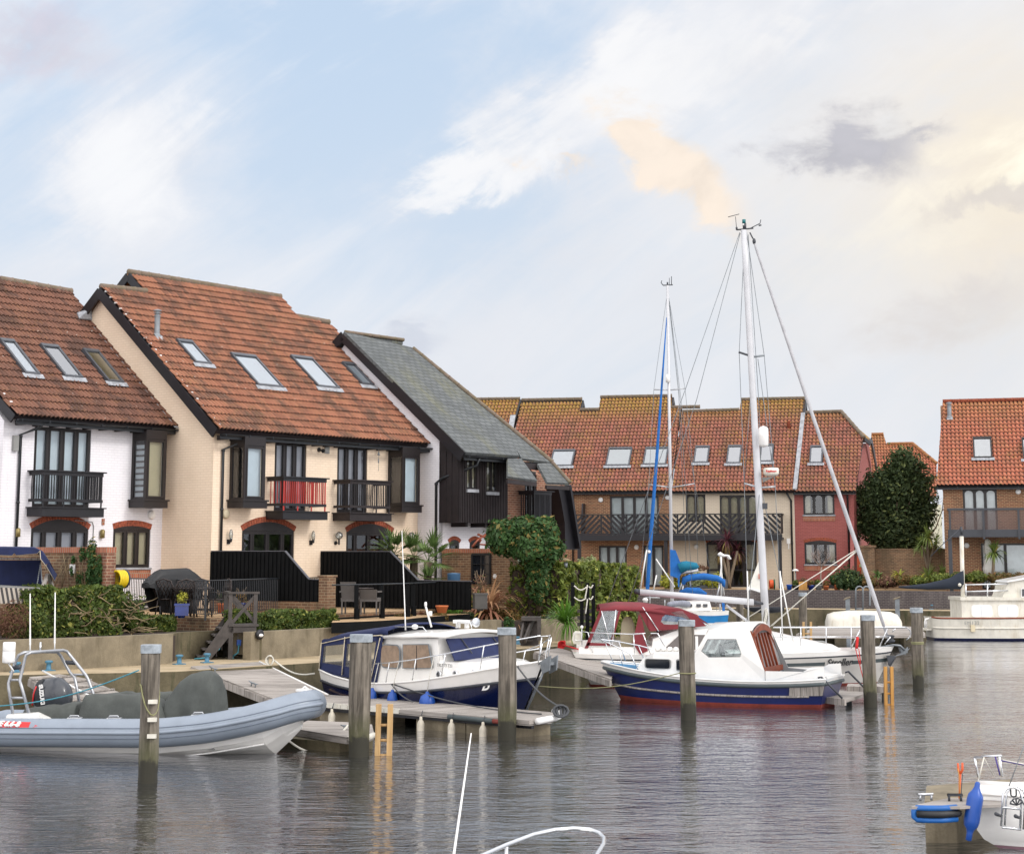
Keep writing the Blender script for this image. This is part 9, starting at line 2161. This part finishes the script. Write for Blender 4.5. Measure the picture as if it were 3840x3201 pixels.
c4 =atz(908,2364,1.56);c5 =atz(1278,2343,1.6);t =thing('box_hedge','long clipped box hedge on the planter right of the timber steps','hedge',c4);f3 =Fr((c4.x,c4.y),math.degrees(math.atan2(c5.y-c4.y,c5.x-c4.x)))
hedgebox('foliage',f3,0,(c5-c4).length,-.72,-.12,1.52,zof(2298,c4.y+.6),7000,.05,M['lf_box'],t,7)
def bushpx(x,y,z,rx,rz,mat,label,n=700,size=.045,nm='low_shrub',seed=1,ry=None,up=.75,**k):
    c =atz(x,y,z);s =c.y/6990;r =rx*s;h =rz*s;return plantthing(nm,label,'shrub',c,[(c+Vector((0,r*.4,h*up)),(r,ry or r*.8,h)),(c+Vector((r*.4,r*.5,h*up*.8)),(r*.6,r*.6,h*.7))],n,size,mat,seed=seed,**k)
bushpx(1515,2330,1.58,34,18,M['lf_rust'],'rusty heather clump on the planter behind the aerial mast',seed=11);bushpx(1583,2324,1.58,30,18,M['lf_brown'],'dull purple heather clump on the planter',seed=12)
bushpx(1650,2326,1.58,32,16,M['lf_rust'],'rusty heather clump left of the bright green cushion plant',seed=13);bushpx(1685,2318,1.58,44,24,M['lf_bright'],'bright green cushion shrub on the planter behind the cabin roof',900,seed=14);bushpx(1745,2318,1.58,28,14,M['lf_dark'],'dark low clump right of the green cushion shrub',seed=15)
c =atz(1830,2300,1.68);t =thing('phormium','big bronze and yellow striped phormium clump right of the wicker-chair deck','plant',c);spiky('leaves',c,110,1.45,.05,1.5,M['lf_spike'],t,3,.35,1.4)
c =atz(1780,2308,1.6);t =thing('phormium','green and bronze phormium clump against the last black post','plant',c);spiky('leaves',c,60,1.1,.05,1.3,M['lf_cord'],t,6,.5,1.45)
c =atz(2035,2310,1.55);t =thing('phormium','pale arching phormium clump beside the stone trough','plant',c);spiky('leaves',c,90,1.15,.045,1.6,M['lf_spike'],t,13,.4,1.4)
c =atz(2000,2310,1.5);t =thing('dry_grass','tuft of dry brown ornamental grass over the ladder steps','grass tuft',c);spiky('blades',c,220,.75,.016,.5,plain('dry_grass_blade','9b7a5c',.9,var=.3),t,8,.5,1.5)
c =atz(2120,2340,1.45);t =thing('leafy_perennial','fresh bright green strap-leaved clump by the rope posts','plant',c);spiky('leaves',c,150,.85,.03,1.0,M['lf_bright'],t,9,.6,1.5);spiky('hanging_leaves',c+Vector((.1,-.3,.05)),50,.8,.014,3.5,M['lf_bright'],t,10,-.2,.7)
c =atz(1910,2282,1.65);f_ =Fr((c.x,c.y),20);b =MB();b.box(f_,-.32,.32,-.15,.15,c.z,c.z+.20);b.box(f_,-.34,.34,-.17,.17,c.z+.20,c.z+.25);t =thing('stone_trough','pale stone trough planted with dark green herbs','planter',c);b.build('trough',M['ledge'],t);leaves('foliage',[(c+Vector((0,0,.29)),(.3,.14,.08))],500,.03,M['lf_dark'],t,3)
t =thing('trailing_plant','rusty trailing plant spilling over the end of the long planter wall','plant',atz(1930,2360,1.3));c =atz(1920,2330,1.45);leaves('foliage',[(c+Vector((0,-.1,.05)),(.42,.2,.25)),(c+Vector((.15,-.15,-.2)),(.22,.12,.3)),(c+Vector((-.3,.1,.2)),(.5,.3,.2))],2200,.04,M['lf_rust'],t,3)
bushpx(1905,2358,1.3,22,26,M['lf_ivy'],'small dark green bush at the planter wall corner',500,seed=18)
t =thing('trailing_plant','grey-green fern and rusty leaves hanging over the short planter wall','plant',atz(2080,2360,1.3));c =atz(2085,2335,1.4);leaves('foliage',[(c+Vector((0,-.1,.1)),(.5,.2,.25)),(c+Vector((-.2,-.1,-.1)),(.25,.12,.3))],2000,.04,leafmat('grey_green_leaf','7c8a63','5d6b48','8c5a34'),t,4)
c =FA.W(s3+.4,tE3-1.0,1.6);cx =atY(1970,2040,56.5)
ti =thing('ivy_tree','broad rounded ivy-clad tree in front of the brick house with the slate catslide','tree',(cx.x,cx.y,1.6))
def B_(x,y,rx,rz,d=56.3,ry=None):p =atY(x,y,d);k =d/6990;return (p,(rx*k,(ry or rx)*k,rz*k))
leaves('crown',[B_(1900,2010,72,56),B_(1960,1990,75,50),B_(2030,2000,70,58),B_(1985,2050,105,55),B_(2060,2060,52,55),B_(1880,2040,45,32),B_(1950,1965,20,26),B_(2035,1965,18,24)],17000,.085,M['lf_ivy'],ti,5,shell=.42,clump=.07)
leaves('ivy_column',[B_(2020,2130,48,50),B_(2025,2180,45,48),B_(2020,2225,30,40)],5000,.07,M['lf_ivy'],ti,6,shell=.38)
b =MB();p0 =atY(2025,2290,56.5);b.tube([p0,atY(2018,2160,56.5),atY(1990,2060,56.5),atY(1960,2010,56.4)],[.12,.10,.08,.03],8);b.tube([atY(2015,2130,56.5),atY(2045,2040,56.6)],[.07,.02],6);b.build('trunk',M['bark'],ti)
for i,(x,y,h,R_,nf,l) in enumerate(((1478,2078,.9,.62,16,'fan palm nearest the aerial, above the black fence'),(1552,2090,.7,.55,15,'middle fan palm before the right black bay window'),(1605,2105,.6,.70,20,'large fan palm spreading over the lower black fence'))):
    p =atY(x,y,56.5-.4*i);fanpalm('fan_palm',(p.x,p.y,1.8),p.z-1.8,nf,R_,l,seed=i+2)
c =atY(1608,2175,55.3);t =thing('fan_palm','low bushy fan palm frond clump at the end of the sloped black fence','palm',(c.x,c.y,1.8));b =MB();rs =random.Random(31)
for i in range(9):a =rs.uniform(0,6.28);el =rs.uniform(.1,1.2);d =Vector((math.cos(a)*math.cos(el),math.sin(a)*math.cos(el),math.sin(el)));fanleaf(b,c+d*.15,d,.5)
b.build('fronds',M['lf_palm'],t);b =MB();b.tube([(c.x,c.y,1.8),c],[.12,.10],8);b.build('trunk',M['bark'],t)
c =atY(2120,2190,57);t =thing('patio_heater','patio heater with mushroom hood beside the big green hedge','heater',(c.x,c.y,1.6));zt_ =atY(2120,2092,57).z;b =MB();b.tube([(c.x,c.y,1.6),(c.x,c.y,zt_-.12)],.035,8);b.lathe((c.x,c.y,zt_-.30),[(0,.07),(.18,.08)],12);b.build('pole',M['galv'],t);b =MB();b.lathe((c.x,c.y,zt_-.06),[(-.02,.19),(0,.19),(.03,.12),(.05,.03)],20);b.build('hood',M['brass'],t)
c =atz(2098,2262,1.75);f_ =Fr((c.x,c.y),-10);t =thing('covered_grill','grill under a brown cover with bright green hem by the rope posts','barbecue',c);b =MB();b.prism([f_.W(-.24,.15,c.z+.22),f_.W(.24,.15,c.z+.20),f_.W(.19,.12,c.z+.58),f_.W(-.18,.12,c.z+.62)],Vector((-f_.n[0],-f_.n[1],0))*.4);b.build('cover',M['brownc'],t);b =MB();b.prism([f_.W(-.28,.18,c.z+.13),f_.W(.25,.18,c.z+.12),f_.W(.24,.165,c.z+.21),f_.W(-.24,.165,c.z+.235)],Vector((-f_.n[0],-f_.n[1],0))*.44);b.build('green_hem',plain('lime_green_fabric','5aa544',.8),t)
for k,s in enumerate((-.18,.2)):b =MB();b.box(f_,s-.03,s+.03,-.05,.0,c.z,c.z+.13);b.build('leg',M['dgrey'],t)
hA =atY(2095,2200,56);hB =atY(2393,2200,62);t =thing('privet_hedge','large loose bright green hedge before the far brown brick house','hedge',hA);f_ =Fr((hA.x,hA.y),math.degrees(math.atan2(hB.y-hA.y,hB.x-hA.x)))
hedgebox('foliage',f_,.15,(hB-hA).length,-1.8,0,.9,atY(2240,2122,58.5).z-.02,15000,.085,M['lf_hedge'],t,12,bumpy=.10)
bushpx(2205,2135,2.9,42,38,M['lf_var'],'cream and green variegated bush showing over the big hedge',1500,.06,seed=21,up=.35)
t =thing('rope_posts','tall black mooring-style posts linked by pale rope at the quay corner','posts',atz(2190,2400,.9));pp =[(2148,2182,2270),(2182,2242,2345),(2203,2184,2400),(2225,2184,2400)]
for x,y0,y1 in pp:b =MB();a,c =atY(x,y0,51.5),atY(x,y1,51.5);b.bar(c,a,.10,.10,Vector((0,1,0)));b.build('post',M['fence'],t)
b =MB()
for (xa,ya),(xb,yb),d in (((2153,2195),(2200,2200),.10),((2208,2198),(2224,2192),.06),((2153,2238),(2198,2242),.08),((2208,2242),(2224,2234),.06),((2203,2192),(2194,2245),0),((2203,2245),(2196,2300),0)):b.tube(sag(atY(xa,ya,51.35),atY(xb,yb,51.35),d,8),.018,5)
b.build('rope',M['rope_w'],t)
b =MB()
for y in (2290,2315,2340):b.bar(atY(2165,y,52.2),atY(2230,y,52.2),.06,.10)
b.build('cross_rails',M['stair'],t)
tl =thing('ladder_steps','black open ladder steps between the two planter walls, beyond the navy boat bow','steps',atz(1990,2400,.9))
def LP(x,y,d=51.5):return atY(x,y,d)
for a,c in (((1968,2402),(2000,2318)),((1952,2402),(1968,2318))):b =MB();b.bar(LP(*a),LP(*c,52.3),.05,.16);b.build('stringer',M['stair'],tl)
b =MB()
for y in (2340,2362,2384,2400):b.bar(LP(1950,y,52.4),LP(1998,y,52.4),.25,.04)
b.build('treads',M['stair'],tl)
b =MB();b.bar(LP(1955,2318,52.3),LP(2028,2318,52.3),.7,.10);b.bar(LP(2022,2400,51.8),LP(2022,2320,51.8),.1,.1,Vector((0,1,0)));b.bar(LP(1952,2402,52.6),LP(2020,2402,52.6),.06,1.1);b.build('landing',M['stair'],tl)
c =atz(2110,2398,.9);f_ =Fr((c.x,c.y),30);b =MB();b.prism([f_.W(-.55,.08,.92),f_.W(.5,.08,.92),f_.W(.5,-.1,1.15),f_.W(-.55,-.1,1.15)],(0,.04,.0));tag(b.build('leaning_plank',M['deckx']),'weathered plank leaning on the short planter wall','plank')
ZG =1.70
def fb(x,y,d):return atY(x,y,d)
c =fb(3370,2060,99);te =thing('evergreen_tree','big dark green rounded evergreen tree between the red house and the right-hand brick house','tree',(c.x,c.y,ZG))
def BB(x,y,rx,rz,d=99):p =atY(x,y,d);k =d/6990;return (p,(rx*k,rx*k*.9,rz*k))
bl =[BB(3300,1830,60,70),BB(3270,1900,55,80),BB(3300,1980,75,70),BB(3375,1850,70,90),BB(3390,1760,45,60),BB(3375,1720,22,45),BB(3435,1760,32,60),BB(3445,1850,45,70),BB(3450,1940,50,70),BB(3380,1960,90,85),BB(3350,2030,90,45),BB(3255,1870,30,25),BB(3460,1800,26,30),BB(3480,1900,25,30),BB(3400,1705,18,28),BB(3240,1960,30,35),BB(3330,1760,18,25),BB(3430,2020,55,45),BB(3240,1850,24,36),BB(3320,1790,30,36)]
leaves('crown',bl,22000,.115,M['lf_ever'],te,7,shell=.5,clump=.25)
b =MB();b.tube([(c.x,c.y,ZG),(c.x,c.y,ZG+1.6),(c.x+.1,c.y,ZG+4)],[.22,.18,.06],9)
for k in range(7):a =k*.9;b.tube([(c.x,c.y,ZG+1.2+.3*k),(c.x+1.1*math.cos(a),c.y+1.1*math.sin(a),ZG+2.2+.45*k)],[.08,.02],6)
b.build('trunk',M['bark'],te)
c =fb(3480,1980,104);t =thing('bare_tree','thin bare winter tree behind the dark evergreen','tree',(c.x,c.y,ZG));b =MB();rs =random.Random(3)
def branch(b,p,d,L_,r,k,rs):
    q =p+d*L_;b.tube([p,p.lerp(q,.5)+Vector((rs.uniform(-1,1),0,rs.uniform(-1,1)))*L_*.07,q],[r,r*.8,r*.55],4)
    if k:
        for i in range(3):a =rs.uniform(0,6.28);branch(b,q if i else p.lerp(q,.6),(d+Vector((math.cos(a),math.sin(a),rs.uniform(-.2,.5)))*.6).normalized(),L_*rs.uniform(.6,.8),r*.55,k-1,rs)
branch(b,Vector((c.x,c.y,ZG)),Vector((0,0,1)),2.6,.09,5,rs);b.build('branches',M['bark'],t)
def cordyline(x,yb,yts,d,mat,label,L_,w,seed=1,n=70,skirt=None,zb=ZG,fork=True):
    c =fb(x,yb,d);t =thing('cordyline',label,'palm',(c.x,c.y,zb));b =MB();base =Vector((c.x,c.y,zb));fk =Vector((c.x,c.y,c.z+.15))
    for hx,hy in yts:p =fb(hx,hy,d);b.tube([base,fk,p],[.11,.09,.06],8)
    b.build('trunk',M['bark'],t)
    for i,(hx,hy) in enumerate(yts):p =fb(hx,hy,d+.3*i);spiky('crown',p,n,L_,w,.9,mat,t,seed+i,-.5,1.4)
    if skirt:
        for i,(hx,hy) in enumerate(yts):p =fb(hx,hy+8,d+.3*i);spiky('dead_leaf_skirt',p,30,L_*.8,w,2.2,skirt,t,seed+9+i,-1.1,-.1)
    return t
cordyline(2735,2200,[(2725,2025),(2705,2068),(2765,2065)],96,M['lf_purple'],'purple-leaved cordyline with tan skirts before the cream house patio doors',.85,.035,3,60,leafmat('tan_dead_leaf','a08a50','7c6238'))
cordyline(3480,2140,[(3480,2015),(3458,2045),(3505,2045)],93.5,M['lf_cord'],'branched green cordyline left of the right-hand brick house',.9,.035,5,62,zb=1.7)
c =fb(3480,2165,92.5);t =thing('yucca','low bushy green yucca clump under the branched cordyline','plant',c);spiky('leaves',c,90,.8,.035,.8,M['lf_cord'],t,4,-.2,1.4);spiky('leaves',c+Vector((.8,.2,.1)),70,.75,.035,.8,M['lf_cord'],t,5,-.2,1.4)
cordyline(3722,2190,[(3728,2072)],90,M['lf_cord'],'single-headed green cordyline before the sliding doors at the right',.85,.035,6,80)
c =fb(3662,2170,90);t =thing('phormium','small bronze phormium fan at the foot of the right-hand brick house','plant',c);spiky('leaves',c,40,.65,.03,.5,M['lf_spike'],t,7,.4,1.4)
for x,y,m_,l in ((3292,2160,M['lf_palm'],'green cycad rosette nearest the red house'),(3372,2160,M['lf_yel'],'large yellow-green cycad rosette in the middle of the far bed'),(3450,2170,M['lf_yel'],'small yellow cycad rosette right in the far bed')):
    c =fb(x,y,92);t =thing('cycad',l,'plant',c);spiky('fronds',c,34,.55,.06,1.0,m_,t,int(x),.1,1.2)
c =fb(3700,2180,91);t =thing('closed_parasol','closed white parasol before the sliding doors at the right','parasol',(c.x,c.y,ZG));b =MB();b.tube([(c.x,c.y,ZG),(c.x,c.y,fb(3700,2030,91).z)],.03,6);b.build('pole',M['galv'],t)
b =MB();secs =[]
for y,w_ in ((2019,.03),(2028,.13),(2045,.17),(2070,.19),(2080,.13),(2090,.12),(2100,.17),(2130,.26),(2155,.2)):p =fb(3702+(y-2019)*.05,y,91);secs.append([p+Vector((w_*(1+.2*math.cos(5*a))*math.cos(a),w_*(1+.2*math.cos(5*a))*math.sin(a),.03*math.sin(4*a))) for a in [2*math.pi*i/20 for i in range(20)]])
b.loft(secs,close=True);b.build('folded_canopy',M['sail'],t)
def farbush(x,y,rx,rz,mat,label,n=900,d=90,size=.08,seed=1):
    c =atY(x,y,d);k =d/6990;c.z =max(c.z,1.5);return plantthing('border_shrub',label,'shrub',c,[(c+Vector((0,.2,rz*k*.6)),(rx*k,.5,rz*k)),(c+Vector((rx*k*.4,.3,rz*k*.4)),(rx*k*.6,.4,rz*k*.7)),(c+Vector((-rx*k*.5,.2,rz*k*.4)),(rx*k*.5,.4,rz*k*.6))],n,size,mat,seed=seed)
farbush(3190,2200,55,45,M['lf_dark'],'dark green shrub spilling over the far wall below the red house corner',2600,90,.08,2)
farbush(3150,2185,40,30,M['lf_ivy'],'smaller dark shrub left of the spilling one',1200,91,.08,3)
for i,(x,y,rx,rz,m_,l) in enumerate(((3262,2195,38,22,'lf_rust','rusty border shrub below the first cycad'),(3330,2195,42,22,'lf_brown','brown border shrub left of the furled navy sail tip'),(3395,2185,40,20,'lf_rust','rusty border shrub above the furled navy sail'),(3450,2190,36,20,'lf_hedge','olive border shrub above the furled navy sail'),(3530,2180,45,22,'lf_hedge','light green border shrub beside the small mast'),(3600,2180,40,22,'lf_box','green border shrub left of the old motor cruiser rail'),(3670,2175,45,22,'lf_hedge','olive border shrub below the closed parasol'),(3760,2180,50,22,'lf_rust','rusty border shrub behind the cruiser deck rail'),(3835,2180,40,22,'lf_rust','rusty border shrub at the right edge'))):
    farbush(x,y,rx,rz,M[m_],l,1100,90-.004*(x-3262),.07,20+i)
for i,(x,y,m_,l) in enumerate(((2520,2198,'lf_yel','yellow-green rounded shrub behind the distant yacht mast'),(2610,2190,'lf_var','cream-flowered shrub behind the blue bimini'),(2680,2195,'lf_yel','yellow shrub behind the blue bimini right end'),(2560,2180,'lf_rust','brown flowered shrub behind the distant yacht'))) :farbush(x,y,42,30,M[m_],l,1100,93,.07,40+i)
farbush(2610,2135,60,14,M['lf_brown'],'thin twiggy shrub against the cream house wall',300,95.5,.06,60)
for i,(x,w_,h,m_,l,pl_) in enumerate(((2960,20,18,'blufen','blue pot at the foot of the far downpipe',None),(2985,22,16,'blackc','black round pot on the far terrace edge','lf_box'),(3012,30,26,'yellow_w','square yellow glazed pot on the far terrace edge','lf_brown'),(3042,24,16,'bluepot','small dark blue pot among the far terrace pots','lf_rust'),(3070,26,18,'mid','wide stone bowl among the far terrace pots','lf_box'),(3098,20,14,'terra','small terracotta pot among the far terrace pots','lf_rust'),(3140,26,18,'terra','large terracotta pot beside the spilling shrub','lf_dark'))):
    p =atY(x,2212,92.5);k =92.5/6990;t =thing('potted_plant' if pl_ else 'plant_pot',l,'plant pot',(p.x,p.y,1.66));b =MB();r =w_*k/2;hh =h*k
    if m_ == 'yellow_w':b.box(Fr((p.x,p.y),-10),-r,r,-r,r,1.66,1.66+hh+.1)
    else:b.lathe((p.x,p.y,1.66),[(0,r*.75),(hh,r),(hh+.02,r*1.1),(hh+.06,r*1.1),(hh+.06,r*.8)],14)
    b.build('pot',M[m_],t)
    if pl_:leaves('foliage',[(Vector((p.x,p.y,1.8+hh)),(r*1.2,r,.18))],160,.06,M[pl_],t,i)
c =fb(3092,2200,94.5);t =thing('bare_acer','small bare pale-stemmed tree in front of the red house window','tree',(c.x,c.y,1.7));b =MB();rs =random.Random(12);p0 =Vector((c.x,c.y,1.7));p1 =fb(3080,2125,94.5);b.tube([p0,p0.lerp(p1,.5)+Vector((-.12,0,0)),p1],[.045,.04,.03],6)
for k in range(7):a =k*.9;d =Vector((math.cos(a)*.8,math.sin(a)*.5,.75)).normalized();branch(b,p1,d,.42,.022,3,rs)
b.build('branches',plain('pale_bark','9a8c84',.9),t)
c =fb(2983,2140,94);t =thing('garden_lamp','white dish-shaped garden lamp at the corner of the cream and red houses','lamp',(c.x,c.y,1.7));b =MB();b.tube([(c.x,c.y,1.7),(c.x,c.y,c.z)],.03,6);b.build('stem',M['mid'],t);b =MB();b.lathe(c,[(0,.17),(.05,.15),(.1,.05)],14);b.build('shade',M['wpaint'],t)
c =fb(3230,2140,95.3);zt_ =fb(3230,2086,95.3).z;t =thing('life_ring_cabinet','orange-red emergency cabinet with pale notice beside the red house','cabinet',(c.x,c.y,1.7));f_ =Fr((c.x,c.y),-12);b =MB();b.box(f_,-.2,.2,-.15,.15,c.z,zt_);b.prism([f_.W(-.22,.17,zt_),f_.W(.22,.17,zt_),f_.W(0,.17,zt_+.12)],Vector((-f_.n[0],-f_.n[1],0))*.34);b.box(f_,-.06,.06,-.08,.08,1.7,c.z);b.build('cabinet_body',M['orangep'],t);b =MB();b.box(f_,-.08,.1,.151,.16,c.z+.2,c.z+.35);b.build('notice',plain('pale_green_notice','c8e0a0',.6),t)
c =fb(3283,2066,112);t =thing('parked_car','red car glimpsed under the dark evergreen behind the garden wall','car',(c.x,c.y,1.7));f_ =Fr((c.x,c.y),70);b =MB();secs =[]
for s,h in ((-1.9,.55),(-1.7,.8),(-1.0,.9),(-.5,1.38),(.7,1.42),(1.4,.95),(1.9,.8),(2.0,.5)):secs.append([f_.W(s,.85*math.cos(a),1.95+(h-.25)*max(0,math.sin(a))**.5) for a in [math.pi*i/10 for i in range(11)]])
b.loft(secs);b.build('body',plain('red_car_paint','b3202c',.3,coat=.6),t)
for s in (-1.2,1.25):
    for tt__ in (-.8,.8):b =MB();b.lathe(f_.W(s,tt__-.1,2.0),[(0,.3),(.2,.3)],14,(f_.n[0],f_.n[1],0));b.build('wheel',M['blackc'],t)
b =MB();b.prism([f_.W(.75,.6,2.75),f_.W(.75,-.6,2.75),f_.W(.75,-.5,3.1),f_.W(.75,.5,3.1)],(.01,.01,0));b.build('windscreen',M['dkglass'],t)
t =thing('covered_furniture','grey covered garden furniture behind the distant yacht','furniture',fb(2640,2170,95.5));b =MB();secs =[]
for x,y in ((2540,2168),(2560,2152),(2650,2148),(2700,2156),(2725,2172)):p =fb(x,y,95.5);secs.append([Vector((p.x,p.y+.5*math.cos(a),1.7+(p.z-1.7)*max(0,math.sin(a))**.4)) for a in [math.pi*i/8 for i in range(9)]])
b.loft(secs);b.build('cover',M['dgrey'],t)
c =fb(2898,2190,94);t =thing('hose_reel','green and orange hose reel by the far balcony post','hose',c);b =MB()
for k in range(4):b.tube([c+Vector((.05*k-.15,.18*math.cos(a),.2*math.sin(a))) for a in [2*math.pi*i/14 for i in range(14)]],.03,6,cyc=True)
b.build('hose_coil',M['orangep'],t);b =MB();b.lathe(c+Vector((.06,0,0)),[(0,.26),(.03,.26)],16,(1,0,0));b.build('reel_disc',plain('green_plastic','1f6b4f',.5),t)
